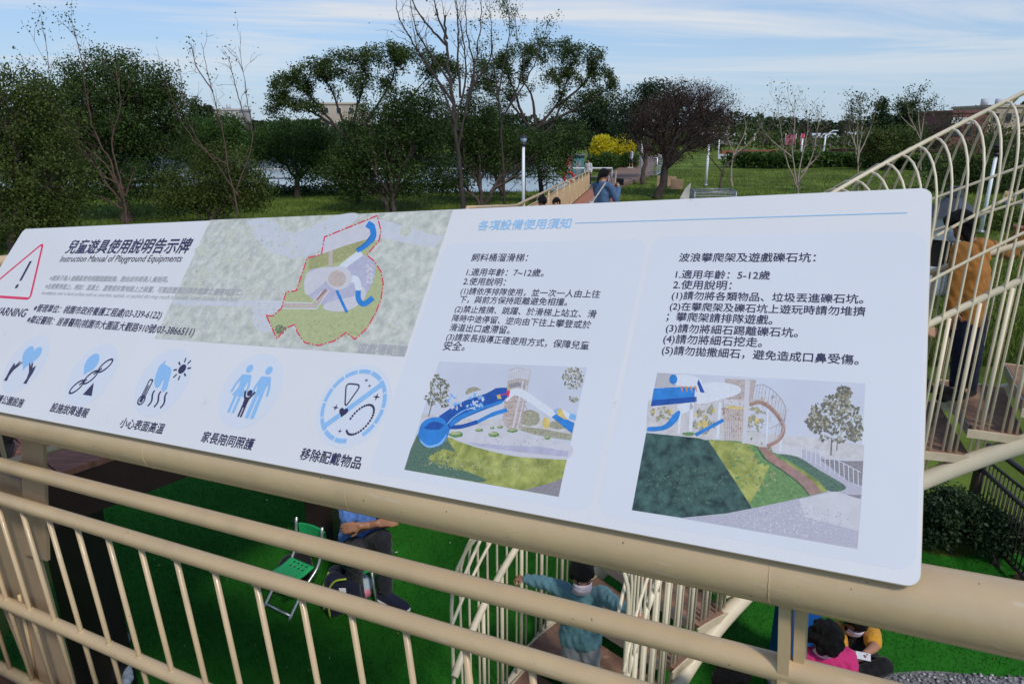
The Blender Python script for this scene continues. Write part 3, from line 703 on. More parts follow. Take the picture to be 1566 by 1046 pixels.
it.append((J['pave'], ribbon([(838, 220), (772, 520)], 12), 2.3)); it.append((J['pave'], ribbon([(862, 250), (800, 530)], 9), 2.3)); it.append((J['pave'], ribbon([(690, 360), (655, 550)], 12), 2.3)); it.append((J['pave'], ribbon([(440, 470), (425, 545)], 14), 2.3))
it.append((J['wht'], ribbon(bez([(720, 340), (770, 295), (830, 300), (920, 360), (1035, 440)], 6), [44] * 8 + [50] * 17), 2.5))
it.append((J['ltblue'], [(1030, 412), (1060, 392), (1180, 440), (1172, 470), (1060, 440)], 2.55)); it.append((J['blue'], [(1020, 450), (1050, 432), (1165, 490), (1150, 556)], 2.6)); it.append((J['yel'], [(1050, 405), (1085, 398), (1130, 440), (1110, 470), (1060, 440)], 2.7)); it.append((J['wht'], [(1085, 398), (1140, 430), (1125, 470), (1100, 440)], 2.75))
it.append((J['blue'], ribbon(bez([(540, 485), (640, 435), (735, 405)], 6), [22] * 6 + [26] * 7), 2.4)); it.append((J['pave'], ribbon([(500, 490), (620, 440)], 24), 2.35)); it.append((J['blued'], ribbon(bez([(345, 515), (440, 512), (545, 482)], 6), 26), 2.4))
it.append((J['blued'], bez([(300, 445), (380, 390), (500, 300), (640, 270), (735, 265), (748, 300), (700, 360), (600, 400), (480, 450), (390, 500), (350, 560), (300, 520), (300, 445)], 5)[:-1].tolist(), 2.8))
it.append((J['blue'], bez([(370, 480), (450, 430), (560, 390), (700, 345), (690, 368), (560, 410), (460, 458), (375, 512), (370, 480)], 5)[:-1].tolist(), 2.95)); it.append((J['ltblue'], ribbon(bez([(350, 500), (390, 455), (470, 405), (580, 375)], 6), 7), 3.0))
it.append((J['skyp'], bez([(380, 400), (420, 345), (520, 290), (660, 262), (600, 300), (480, 340), (400, 380), (380, 400)], 4)[:-1].tolist(), 2.9))
for k, pg in enumerate(ell_leafy(470, 350, 130, 55, 70, 8, 12)): it.append((J['skyp'] if k % 3 else J['ltblue'], pg, 3.0 + 0.01 * (k % 10)))
it.append((J['blue'], bez([(165, 560), (190, 490), (250, 455), (320, 460), (362, 520), (355, 575), (310, 630), (240, 645), (185, 615), (165, 560)], 6)[:-1].tolist(), 3.2))
it.append((J['ltblue'], bez([(175, 590), (230, 632), (300, 615), (350, 560), (318, 622), (240, 648), (190, 622), (175, 590)], 5)[:-1].tolist(), 3.35)); it.append((J['blued'], bez([(200, 520), (260, 480), (330, 500), (300, 530), (230, 530), (200, 520)], 5)[:-1].tolist(), 3.3))
for pg in ([(670, 300), (700, 280), (740, 275), (752, 300), (735, 330), (690, 335)],): it.append((J['blued'], pg, 3.3))
it.append((J['red'], [(732, 280), (755, 285), (745, 325), (735, 322)], 3.4)); it.append((J['yel'], [(668, 312), (690, 306), (700, 335), (675, 335)], 3.4)); it.append((J['yel'], [(735, 268), (750, 262), (755, 280), (738, 282)], 3.45)); it.append((J['red'], ribbon([(690, 310), (745, 300)], 5), 3.45))
for k, pg in enumerate(ell_leafy(300, 260, 62, 85, 130, 11, 9) + ell_leafy(250, 330, 45, 45, 50, 12, 9) + ell_leafy(335, 350, 40, 40, 50, 15, 9)): it.append((J['tree'] if k % 3 else J['treel'], pg, 1.2 + 0.02 * (k % 16)))
it.append((J['tree'], ribbon([(262, 330), (232, 450)], 6), 1.5))
for k, pg in enumerate(ell_leafy(1160, 205, 75, 70, 130, 13, 9) + ell_leafy(1160, 335, 30, 22, 24, 14, 8)):
    if max(q[0] + q[1] * 0.24 for q in pg) < 1276: it.append((J['treel'] if k % 3 else J['tree'], pg, 1.2 + 0.02 * (k % 16)))
for k, pg in enumerate(ell_leafy(620, 770, 420, 60, 420, 61, 5)):
    if max(q[1] - 0.12 * q[0] for q in pg) < 745 and max(q[0] + q[1] * .24 for q in pg) < 1280: it.append((J['lawn2'] if k % 3 else J['lawn'], pg, 2.12 + 0.01 * (k % 10)))
for k, pg in enumerate(ell_leafy(260, 720, 170, 55, 90, 62, 6)):
    if max(q[1] - 0.17 * q[0] for q in pg) < 745 and min(q[0] + q[1] * .22 for q in pg) > 275: it.append((J['grassd'], pg, 2.15 + 0.01 * (k % 10)))
for k, pg in enumerate(ell_leafy(830, 600, 300, 45, 90, 63, 7)):
    if max(q[0] + q[1] * .24 for q in pg) < 1270: it.append((J['pave'] if k % 2 else J['grav'], pg, 1.86 + 0.01 * (k % 8)))
for k, pg in enumerate(ell_leafy(800, 400, 60, 120, 130, 64, 5)): it.append((J['brown'] if k % 2 else J['sand'], pg, 2.16 + 0.005 * (k % 10)))
print_obj('slide_print', z, it, PMT)
# --- picture of the mound and climbing frame
z = (950, 550, 2.906); it = []
it.append((J['skyp'], [(160, 56), (1085, 105), (1050, 840), (48, 668)], 0.9))
it.append((J['wall'], [(120, 180), (460, 180), (460, 360), (340, 350), (110, 320)], 1.1)); it.append((J['wall'], [(560, 310), (740, 340), (840, 345), (1080, 380), (1076, 450), (800, 430), (560, 390)], 1.1))
for k, pg in enumerate(ell_leafy(370, 260, 55, 70, 40, 20, 14) + ell_leafy(600, 260, 45, 55, 30, 21, 12) + ell_leafy(180, 240, 50, 30, 30, 22, 10)): it.append((J['treel'] if k % 4 else J['yel'], pg, 1.2 + 0.02 * (k % 12)))
it.append((J['grav'], [(265, 702), (470, 680), (640, 640), (820, 606), (950, 580), (1068, 615), (1050, 840)], 1.3)); it.append((J['gravd'], [(640, 655), (900, 600), (1068, 600), (1062, 618), (950, 590)], 1.35)); it.append((J['grav'], [(735, 380), (880, 420), (1070, 560), (1068, 616), (920, 580), (820, 480), (700, 410)], 1.25))
it.append((J['pave'], [(790, 620), (950, 585), (1066, 620), (1055, 760), (820, 700)], 1.4))
it.append((J['grassd'], bez([(690, 418), (780, 430), (880, 490), (1000, 565), (930, 585), (830, 530), (740, 470), (690, 418)], 4)[:-1].tolist(), 1.5))
it.append((J['mid'], [(380, 355), (520, 362), (610, 385), (700, 420), (800, 480), (880, 540), (918, 585), (840, 605), (585, 660), (480, 540)], 1.7))
it.append((J['grass'], [(385, 358), (470, 362), (580, 380), (600, 420), (660, 470), (630, 540), (570, 640), (500, 530)], 1.8)); it.append((J['mid'], [(570, 385), (640, 420), (700, 480), (620, 460)], 1.9)); it.append((J['grass'], [(720, 440), (800, 490), (880, 545), (915, 585), (890, 588), (800, 520)], 1.85)); 
it.append((J['navy'], [(112, 325), (340, 348), (388, 360), (480, 500), (582, 660), (470, 682), (270, 702), (48, 668)], 2.0))
for k, pg in enumerate(ell_leafy(300, 560, 190, 90, 160, 23, 5)): it.append((J['grassd'], pg, 2.1 + 0.02 * (k % 10)))
it.append((J['brown'], bez([(605, 388), (650, 392), (690, 430), (760, 475), (840, 530), (892, 590)], 6).tolist() + bez([(838, 602), (790, 545), (700, 478), (655, 450), (630, 415), (605, 388)], 6).tolist(), 2.2))
for k in range(10): it.append((J['gravd'], ribbon([(742 + 11 * k, 492 + 10.5 * k), (785 + 10.5 * k, 492 + 9.7 * k)], 2.6), 2.4))
it.append((J['navy'], ribbon(bez([(605, 390), (640, 440), (720, 495), (790, 548), (836, 602)], 6), 5), 2.45))
it.append((J['pave'], [(715, 375), (800, 390), (800, 435), (700, 412)], 1.5))
for k in range(13): it.append((J['wht'], ribbon([(800 + 21 * k, 372 + 10 * k), (802 + 21 * k, 436 + 10.5 * k)], 3.4), 2.2))
it.append((J['wht'], ribbon([(800, 374), (900, 415), (1064, 500)], 3), 2.3))
it.append((J['gravd'], [(1000, 450), (1076, 450), (1070, 560), (1010, 540), (880, 440)], 1.55))
it.append((J['tow'], [(462, 85), (600, 90), (585, 180), (560, 195), (555, 370), (460, 360), (452, 190)], 1.6))
for k in range(12): it.append((J['line'], ribbon([(466 + 11 * k, 88), (464 + 8.5 * k, 172)], 2.2), 1.9))
for k in range(9): it.append((J['pave'], ribbon([(466 + 10 * k, 275), (468 + 9.5 * k, 355)], 2.4), 1.9))
it.append((J['pave'], [(455, 175), (560, 182), (550, 225), (456, 215)], 1.8)); it.append((J['yel'], [(470, 205), (545, 212), (540, 222), (470, 216)], 1.95))
it.append((J['pave'], ribbon([(562, 90), (548, 372)], 22), 2.0)); it.append((J['wht'], ribbon([(440, 190), (428, 350)], 13), 2.0)); it.append((J['wht'], ribbon([(315, 190), (308, 320)], 16), 1.9)); it.append((J['wht'], ribbon([(262, 240), (255, 330)], 11), 1.9)); it.append((J['wht'], ribbon([(652, 220), (645, 380)], 7), 1.9)); it.append((J['wht'], ribbon([(714, 300), (706, 410)], 9), 1.9))
arc = bez([(570, 200), (620, 190), (680, 230), (720, 295), (705, 350), (650, 385)], 8)
it.append((J['brown'], ribbon(arc, 18), 2.1))
for k in range(0, len(arc) - 4, 2): it.append((J['line'], ribbon([arc[k], arc[k] + np.array([12, -78])], 1.8), 2.15))
it.append((J['line'], ribbon(arc + np.array([12, -78]), 3), 2.2)); it.append((J['sand'], ribbon(arc + np.array([3, -10]), 4), 2.2))
it.append((J['line'], [(160, 62), (245, 66), (240, 130), (150, 122)], 1.5))
for k in range(7): it.append((J['wht'], ribbon([(157, 70 + 9 * k), (244, 74 + 9 * k)], 2), 1.7))
it.append((J['blue'], [(146, 128), (330, 118), (338, 185), (132, 206)], 2.1)); it.append((J['blued'], [(140, 180), (335, 165), (336, 188), (132, 207)], 2.2))
it.append((J['wht'], bez([(330, 112), (430, 100), (520, 118), (525, 150), (440, 178), (335, 195), (330, 112)], 6)[:-1].tolist(), 2.2))
it.append((J['wht'], bez([(225, 70), (290, 68), (350, 85), (352, 118), (290, 122), (240, 110), (225, 70)], 5)[:-1].tolist(), 2.5)); it.append((J['blue'], oval(232, 88, 18, 22, 14), 2.6)); it.append((J['blued'], [(345, 88), (372, 148), (352, 145), (338, 105)], 2.6))
for k in range(4): it.append((J['org'], [(262 + 20 * k, 118), (274 + 20 * k, 118), (272 + 22 * k, 148)], 2.7))
it.append((J['blue'], bez([(118, 300), (190, 290), (235, 240), (262, 228), (250, 270), (200, 310), (120, 318), (118, 300)], 5)[:-1].tolist(), 2.0)); it.append((J['wht'], bez([(245, 205), (300, 190), (318, 215), (270, 240), (245, 205)], 5)[:-1].tolist(), 1.9))
it.append((J['blue'], ribbon([(330, 335), (455, 268)], 16), 2.1)); it.append((J['mid'], oval(300, 330, 28, 9, 14, .2, 2), 2.05))
tree_c = [(960, 190, 60, 60), (900, 240, 70, 50), (1010, 260, 65, 60), (950, 320, 90, 50), (1040, 320, 40, 45), (870, 280, 50, 35), (990, 150, 35, 30)]
k = 0
for q, (cx, cy, rx, ry) in enumerate(tree_c):
    for pg in ell_leafy(cx, cy, rx, ry, 90, 40 + q, 9):
        if max(p[0] for p in pg) < 1080: it.append((J['tree'] if k % 3 else J['treel'], pg, 1.8 + 0.02 * (k % 20))); k += 1
it.append((J['tree'], ribbon([(936, 350), (932, 425)], 6), 1.9)); it.append((J['tree'], ribbon([(962, 350), (958, 405)], 4), 1.9))
for k, pg in enumerate(ell_leafy(760, 720, 260, 70, 420, 71, 5)):
    if max(q[1] - 0.17 * q[0] for q in pg) < 655 and min(q[1] + .22 * q[0] for q in pg) > 800 and max(q[0] for q in pg) < 1045: it.append((J['grav'] if k % 2 else J['pave'], pg, 1.5 + 0.01 * (k % 10)))
for k, pg in enumerate(ell_leafy(590, 470, 110, 120, 120, 72, 7)): it.append((J['mid'] if k % 2 else J['lawn2'], pg, 1.86 + 0.004 * (k % 10)))
for k, pg in enumerate(ell_leafy(520, 240, 70, 110, 160, 73, 5)): it.append((J['sand'] if k % 2 else J['brown'], pg, 1.85 + 0.004 * (k % 10)))
for k, pg in enumerate(ell_leafy(650, 230, 80, 90, 60, 74, 14)): it.append((J['skyp'] if k % 2 else J['wall'], pg, 1.3 + 0.01 * (k % 8)))
print_obj('mound_print', z, it, PMT)
# ------------------------------------------------------------------ ground, pond, turf, paths
rs = np.random.RandomState(7)
def vnoise(x, y, s, seed=0):
    """cheap smooth value noise"""
    r = np.random.RandomState(seed); t = r.rand(64, 64)
    X, Y = np.asarray(x) / s, np.asarray(y) / s
    i, j = np.floor(X).astype(int), np.floor(Y).astype(int); fx, fy = X - i, Y - j
    fx = fx * fx * (3 - 2 * fx); fy = fy * fy * (3 - 2 * fy)
    g = lambda a, b: t[a % 64, b % 64]
    return (g(i, j) * (1 - fx) + g(i + 1, j) * fx) * (1 - fy) + (g(i, j + 1) * (1 - fx) + g(i + 1, j + 1) * fx) * fy
POND = (-75.0, 4.0, 43.5, 128.0)
def ground_z(x, y):
    x = np.asarray(x, float); y = np.asarray(y, float)
    sh = 2.5 * (vnoise(x, y, 9.0, 3) - 0.5)
    inside = np.minimum(np.minimum(x - POND[0], POND[1] - x), np.minimum(y - POND[2] + sh, POND[3] - y + sh * 3))
    z = -1.4 * np.clip(inside / 2.5 + 0.35, 0, 1)
    far = np.clip((np.hypot(x, y) - 12) / 30, 0, 1)
    z = z + far * 0.16 * (vnoise(x, y, 6.0, 5) - 0.5) * (inside < -1)
    return z
xs = np.concatenate([[-3000, -1200, -600, -300, -160, -110], np.arange(-84, 60, 1.6), [64, 72, 84, 100, 130, 180, 300, 600, 1200, 3000]])
ys = np.concatenate([[-600, -200, -60, -20], np.arange(-8, 56, 1.2), np.arange(56, 140, 2.5), [145, 155, 170, 190, 230, 300, 450, 800, 1600, 4000]])
gx, gy = np.meshgrid(xs, ys); gz = ground_z(gx, gy)
ny, nx = gx.shape
mb = MB()
mb.add(np.stack([gx.ravel(), gy.ravel(), gz.ravel()], 1), [(j * nx + i, j * nx + i + 1, (j + 1) * nx + i + 1, (j + 1) * nx + i) for j in range(ny - 1) for i in range(nx - 1)])
def ground_mat():
    m = mat('park_grass', (0.060, 0.098, 0.014), 0.95, 0.35, 0.35, bump=0.6, bscale=14, col2=(0.12, 0.17, 0.026), spec=0.1, wear=((0.085, 0.075, 0.035), 0.22, 0.60), detail=9)
    return m
struct(mb.build('ground', ground_mat()))
mb = MB(); mb.add([(-90, 40, -0.42), (8, 40, -0.42), (8, 136, -0.42), (-90, 136, -0.42)], [(0, 1, 2, 3)])
mw = bpy.data.materials.new('pond_water'); mw.use_nodes = True
n_, l_ = mw.node_tree.nodes, mw.node_tree.links
pb = n_['Principled BSDF']; pb.inputs['Base Color'].default_value = (0.10, 0.13, 0.17, 1); pb.inputs['Roughness'].default_value = 0.08; pb.inputs['Specular IOR Level'].default_value = 0.9
t1 = n_.new('ShaderNodeTexCoord'); w1 = n_.new('ShaderNodeTexNoise'); w1.inputs['Scale'].default_value = 1.3; w1.inputs['Detail'].default_value = 5
l_.new(t1.outputs['Object'], w1.inputs['Vector']); b1 = n_.new('ShaderNodeBump'); b1.inputs['Strength'].default_value = 0.12; b1.inputs['Distance'].default_value = 0.08
l_.new(w1.outputs['Fac'], b1.inputs['Height']); l_.new(b1.outputs[0], pb.inputs['Normal'])
struct(mb.build('pond_water', mw, smooth=False))

def sheet(name, pts, z, m, sub=0.0):
    mb = MB(); mb.add([(x, y, z) for x, y in pts], [tuple(range(len(pts)))]); return mb.build(name, m, smooth=False)
def smooth_loop(pts, n=6):
    p = [np.array(q, float) for q in pts]; k = len(p); out = []
    for i in range(k):
        a, b, c_, d = p[i - 1], p[i], p[(i + 1) % k], p[(i + 2) % k]
        for s in range(n):
            t = s / n; out.append(0.5 * ((2 * b) + (c_ - a) * t + (2 * a - 5 * b + 4 * c_ - d) * t * t + (3 * b - a - 3 * c_ + d) * t ** 3))
    return out
M['turf'] = mat('artificial_turf', (0.015, 0.130, 0.008), 0.85, 0.22, 1.1, bump=0.55, bscale=420, col2=(0.021, 0.160, 0.010), spec=0.15, detail=8)
TURF = smooth_loop([(-4.4, -4), (-3.7, 2), (-3.7, 4.6), (-4.0, 5.6), (-4.1, 6.2), (-3.4, 7.8), (-1.5, 8.8), (1, 8.2), (2.6, 6.2), (3.57, 5.12), (4.3, 5.09), (6, 4.7), (7.5, 2), (6.5, -4), (1, -5)])
struct(sheet('turf', TURF, 0.006, M['turf']))
M['gravel'] = mat('grey_gravel', (0.20, 0.195, 0.20), 0.9, 0.55, 55, bump=1.0, bscale=60, spec=0.3)
GRAV = smooth_loop([(2.2, 3.45), (2.65, 3.74), (3.3, 3.70), (4.2, 3.65), (5.6, 3.0), (5.8, 1.0), (3.5, -0.4), (2.0, 1.0)])
struct(sheet('gravel', GRAV, 0.011, M['gravel']))
# loose pebbles on the gravel bed, one mass
mb = MB(); rp_ = random.Random(5)
for _ in range(2600):
    x, y = rp_.uniform(2.3, 4.4), rp_.uniform(2.7, 3.72)
    s = rp_.uniform(0.007, 0.016)
    mb.ell((x, y, 0.012 + s * 0.3), (s, s * rp_.uniform(.6, 1), s * .7), nu=5, nv=3, mi=rp_.randrange(3))
pe = mb.build('gravel_pebbles', [mat('pebble_grey', (0.24, 0.235, 0.24), 0.8, 0.3, 30), mat('pebble_dark', (0.10, 0.10, 0.105), 0.8, 0.3, 30), mat('pebble_pale', (0.42, 0.41, 0.40), 0.8, 0.2, 30)])
pe['kind'] = 'stuff'; pe['label'] = 'grey gravel bed beside the green turf'; pe['category'] = 'gravel'
# turf blades near the camera, one mass
def blades(name, n, area, h, wd, m, zf, seed, lean=0.5):
    r = np.random.RandomState(seed)
    p = area(r, n); n = len(p)
    a = r.rand(n) * 2 * np.pi; hh = h * (0.5 + r.rand(n)); ln = hh * lean * r.rand(n); la = r.rand(n) * 2 * np.pi
    z = zf(p[:, 0], p[:, 1])
    dx, dy = np.cos(a) * wd / 2, np.sin(a) * wd / 2
    v = np.empty((n, 3, 3)); v[:, 0] = np.stack([p[:, 0] - dx, p[:, 1] - dy, z], 1); v[:, 1] = np.stack([p[:, 0] + dx, p[:, 1] + dy, z], 1)
    v[:, 2] = np.stack([p[:, 0] + np.cos(la) * ln, p[:, 1] + np.sin(la) * ln, z + hh], 1)
    return fast_tris(name, v.reshape(-1, 3), 3, m)
def fast_tris(name, v, k, m, parent=None, mi=None):
    """n polygons of k vertices each from a flat vertex array"""
    n = len(v) // k; me = bpy.data.meshes.new(name)
    me.vertices.add(len(v)); me.vertices.foreach_set('co', np.asarray(v, np.float32).ravel())
    me.loops.add(n * k); me.loops.foreach_set('vertex_index', np.arange(n * k, dtype=np.int32))
    me.polygons.add(n); me.polygons.foreach_set('loop_start', np.arange(0, n * k, k, dtype=np.int32))
    me.polygons.foreach_set('loop_total', np.full(n, k, np.int32))
    for x in (m if isinstance(m, (list, tuple)) else [m]): me.materials.append(x)
    if mi is not None: me.polygons.foreach_set('material_index', np.asarray(mi, np.int32))
    me.update(); me.validate()
    return link(name, me, parent)
def stuff(o, label, cat): o['kind'] = 'stuff'; o['label'] = label; o['category'] = cat; return o
def turf_area(r, n):
    p = np.stack([r.uniform(-4, 5, n), r.uniform(1.5, 7.5, n)], 1)
    q = np.array(TURF); inside = np.zeros(len(p), bool); j = len(q) - 1
    for i in range(len(q)):
        c = ((q[i, 1] > p[:, 1]) != (q[j, 1] > p[:, 1])) & (p[:, 0] < (q[j, 0] - q[i, 0]) * (p[:, 1] - q[i, 1]) / (q[j, 1] - q[i, 1] + 1e-9) + q[i, 0]); inside ^= c; j = i
    g = (p[:, 0] > 2.3) & (p[:, 1] < 3.68)
    return p[inside & ~g]
M['turf_blade'] = leaf_mat('turf_blades', (0.013, 0.100, 0.006), (0.030, 0.20, 0.013), 0.2, 1.2)
stuff(blades('turf_blades', 150000, turf_area, 0.020, 0.006, M['turf_blade'], lambda x, y: np.full(len(x), 0.005), 3), 'short green artificial turf of the playground floor', 'turf')
# lawn blades beyond the sign
def lawn_area(r, n):
    d = 10 + 55 * r.rand(n) ** 1.6; px = r.uniform(-60, 1620, n)
    p = np.stack([(px - W0 / 2) / F * d, d], 1)
    z = ground_z(p[:, 0], p[:, 1])
    ok = (z > -0.25) & ~((np.abs(p[:, 0] - (0.35 + 0.10 * p[:, 1])) < 1.4) & (p[:, 1] < 40))
    return p[ok]
M['lawn_blade'] = leaf_mat('lawn_blades', (0.050, 0.088, 0.010), (0.155, 0.200, 0.030), 0.3, 0.25)
stuff(blades('lawn_grass', 150000, lawn_area, 0.16, 0.035, M['lawn_blade'], lambda x, y: ground_z(x, y) - 0.01, 9, 0.9), 'grass of the park lawn beyond the playground', 'grass')

# brown ground path that goes on from the boardwalk
M['path'] = mat('brown_path', (0.20, 0.125, 0.095), 0.9, 0.2, 2.0, bump=0.2, bscale=20)
EZ = 0.10
pth = [on_z(x, y, EZ)[:2] for x, y in ((884, 316), (903, 290), (926, 270), (946, 259), (962, 252), (972, 244), (984, 240), (1010, 238), (1012, 243), (1001, 250), (998, 262), (999, 268), (975, 276), (946, 285), (942, 300), (938, 316))]
mb = MB(); top = [(x, y, EZ + 0.12) for x, y in pth]; mb.prism([(x, y, -0.3) for x, y in pth], (0, 0, EZ + 0.42)); struct(mb.build('path', M['path'], smooth=False))
# pale far road with brick edge
M['pale_path'] = mat('pale_concrete_path', (0.42, 0.40, 0.37), 0.9, 0.1, 1.5)
M['brick'] = mat('brick_red', (0.24, 0.075, 0.05), 0.9, 0.2, 3.0)
a_, b_ = on_z(1098, 243.5, 0.0), on_z(1290, 237, 0.0)
rd = MB(); rd.add([tuple(on_z(1098, 243.5, .05)), tuple(on_z(1215, 240, .05)), tuple(on_z(1300, 238, .05)), tuple(on_z(1300, 235.5, .05)), tuple(on_z(1215, 235, .05)), tuple(on_z(1098, 236, .05))], [(0, 1, 2, 3, 4, 5)])
struct(rd.build('road', M['pale_path'], smooth=False))
q0, q1 = on_z(1104, 236, 0), on_z(1203, 235, 0)
dv = nrm(q1 - q0); nv_ = np.array([-dv[1], dv[0], 0])
wl = MB(); wl.prism([q0, q1, q1 + nv_ * .4, q0 + nv_ * .4], (0, 0, 0.55)); tag(wl.build('low_wall', M['brick'], smooth=False), 'low brick red wall along the pale far road', 'wall')

# pale specks and dry leaves lying on the turf, one mass
r = np.random.RandomState(21); p = turf_area(r, 520); n = len(p)
pos = np.column_stack([p, np.full(n, 0.026)])
v = np.empty((n, 4, 3)); a = r.rand(n) * 6.28; sz = 0.005 + 0.010 * r.rand(n) ** 2
for k in range(4):
    t_ = a + k * math.pi / 2; v[:, k] = pos + np.stack([np.cos(t_) * sz * (1 if k % 2 else .55), np.sin(t_) * sz * (1 if k % 2 else .55), .004 * r.rand(n)], 1)
stuff(fast_tris('turf_litter', v.reshape(-1, 3), 4, [mat('litter_pale', (.55, .56, .50), .8, .2, 30), mat('litter_leaf', (.22, .15, .06), .8, .3, 30)], mi=(r.rand(n) < .45).astype(int)), 'small pale specks and dry leaves scattered on the turf', 'litter')
# ------------------------------------------------------------------ trees
LM = dict(
    dark=leaf_mat('leaves_dark', (0.014, 0.034, 0.008), (0.066, 0.112, 0.018), 0.28, 0.6),
    olive=leaf_mat('leaves_olive', (0.022, 0.044, 0.009), (0.115, 0.15, 0.026), 0.35, 0.6),
    straw=leaf_mat('leaves_yellow_green', (0.040, 0.060, 0.012), (0.26, 0.27, 0.060), 0.4, 0.9),
    green=leaf_mat('leaves_green', (0.016, 0.048, 0.008), (0.075, 0.145, 0.022), 0.35, 0.5),
    deep=leaf_mat('leaves_deep_green', (0.010, 0.026, 0.009), (0.034, 0.062, 0.018), 0.22, 0.5),
    umb=leaf_mat('leaves_umbrella', (0.02, 0.044, 0.009), (0.085, 0.125, 0.022), 0.35, 0.5),
    rust=leaf_mat('leaves_brown', (0.036, 0.018, 0.014), (0.08, 0.042, 0.03), 0.2, 0.7),
    yellow=leaf_mat('blossom_yellow', (0.50, 0.42, 0.012), (0.80, 0.70, 0.03), 0.35, 1.5),
    hedge=leaf_mat('leaves_hedge', (0.045, 0.085, 0.012), (0.16, 0.20, 0.03), 0.35, 0.8),
    bush=leaf_mat('leaves_bush', (0.014, 0.034, 0.014), (0.050, 0.085, 0.030), 0.25, 2.0))
def kmeans(P, k, r, it=6):
    c = P[r.choice(len(P), min(k, len(P)), replace=False)]
    for _ in range(it):
        lab = ((P[:, None] - c[None]) ** 2).sum(-1).argmin(1)
        c = np.array([P[lab == i].mean(0) if (lab == i).any() else c[i] for i in range(len(c))])
    return lab, c
def limb(mb, a, b, r0, r1, r, n=6, bend=0.12, seg=5, lift=0.0):
    a, b = np.asarray(a, float), np.asarray(b, float); L = np.linalg.norm(b - a)
    off = r.normal(size=3) * L * bend; off[2] = abs(off[2]) * 0.3 + lift * L
    t = np.linspace(0, 1, seg)[:, None]
    p = a + (b - a) * t + off * (4 * t * (1 - t)) * 0.6
    p[1:-1] += r.normal(size=(seg - 2, 3)) * L * 0.025
    mb.tube(p, np.linspace(r0, r1, seg), n, caps=False)
    return p
def leaf_quads(pos, size, r, flat=0.0, aspect=0.55):
    n = len(pos)
    d = r.normal(size=(n, 3)); d[:, 2] *= (1 - flat); d /= np.linalg.norm(d, axis=1)[:, None]
    e = r.normal(size=(n, 3)); e -= d * (e * d).sum(1)[:, None]; e /= np.linalg.norm(e, axis=1)[:, None]
    s = size * (0.6 + 0.8 * r.rand(n))[:, None]
    v = np.empty((n, 4, 3)); v[:, 0] = pos - d * s * .5; v[:, 1] = pos + e * s * aspect * .5; v[:, 2] = pos + d * s * .5; v[:, 3] = pos - e * s * aspect * .5
    return v.reshape(-1, 3)
def tree(name, label, px, depth, blobs, seed, cat='tree', leaf='dark', bark='bark', ntip=160, per=50, size=0.12, spread=0.3, fork=0.35, limbs=4, stems=1, r0=0.14, shell=0.0, z0=None, group=None, twig=0.006, flat=0.0, crown_name='crown', thick=0.9, topy=None):
    r = np.random.RandomState(seed); spread *= 0.82; size *= 0.80; per = int(per * 1.75)
    base = ground_at(px, depth); base[2] = float(ground_z(base[0], base[1])) if z0 is None else z0
    t = thing(name, base, label, cat, group)
    T = []; wts = np.array([b[2] * b[3] for b in blobs], float); wts /= wts.sum()
    for b, w in zip(blobs, wts):
        cx, cy, rx, ry = b[:4]; off = b[4] if len(b) > 4 else 0.0
        c = at(cx, cy, depth + off); k = max(6, int(ntip * w)); sc = (depth + off) / F
        d = r.normal(size=(k, 3)); d /= np.linalg.norm(d, axis=1)[:, None]
        if shell: d[:, 2] = np.abs(d[:, 2]) * (1 if shell >= 1 else np.where(r.rand(k) < shell, 1, -1))
        rad = (r.rand(k) ** (1 / 3.0)) if not shell else 1 - 0.22 * r.rand(k) ** 1.2
        T.append(c + d * rad[:, None] * np.array([rx * sc, max(rx * thick, ry * .7) * sc, ry * sc]))
    T = np.concatenate(T); T[:, 2] = np.maximum(T[:, 2], base[2] + 0.15)
    mb = MB(); H = T[:, 2].max() - base[2]
    cen = T.mean(0); lab, cc = kmeans(T, limbs * stems, r)
    sl = kmeans(cc, stems, r)[0] if stems > 1 else np.zeros(len(cc), int)
    for s in range(max(1, stems)):
        mine = [i for i in range(len(cc)) if sl[i] == s]
        if not mine: continue
        sc_ = cc[mine].mean(0)
        b0 = base + np.array([r.normal() * .12, r.normal() * .12, -0.1]) * (1 if stems > 1 else 0) + np.array([0, 0, -0.05])
        fp = base + (sc_ - base) * np.array([fork * .7, fork * .7, 0]) + np.array([0, 0, (sc_[2] - base[2]) * fork * (0.9 + .2 * r.rand())])
        rr = r0 / math.sqrt(stems) * 1.1
        tp = limb(mb, b0, fp, rr * 1.15, rr * 0.8, r, 9, 0.06, 6)
        for i in mine:
            idx = np.where(lab == i)[0]
            if len(idx) == 0: continue
            q = fp + (cc[i] - fp) * 0.62
            rl = rr * 0.62 * (len(idx) / len(T) * limbs * stems) ** 0.4
            lp = limb(mb, tp[-1 if r.rand() < .6 else -2], q, rl, rl * .55, r, 7, 0.14, 6, 0.05)
            k2 = max(2, min(7, len(idx) // 5)); lab2, c2 = kmeans(T[idx], k2, r)
            for j in range(len(c2)):
                id2 = idx[lab2 == j]
                if len(id2) == 0: continue
                st = lp[-1 - r.randint(0, 3)]
                q2 = st + (c2[j] - st) * 0.68; r2 = rl * .42
                sp2 = limb(mb, st, q2, r2, r2 * .5, r, 5, 0.15, 5, 0.04)
                for ti in id2: limb(mb, sp2[-1 - r.randint(0, 2)], T[ti], max(twig, r2 * .38), twig * .6, r, 3, 0.16, 4)
    mb.build('trunk', M[bark], t)
    if per:
        n = len(T) * per; pos = np.repeat(T, per, 0) + np.clip(r.normal(size=(n, 3)), -1.9, 1.9) * spread * np.array([1, 1, .75]); pos[:, 2] = np.maximum(pos[:, 2], base[2] + .05)
        fast_tris(crown_name, leaf_quads(pos, size, r, flat), 4, LM[leaf], t)
    return t
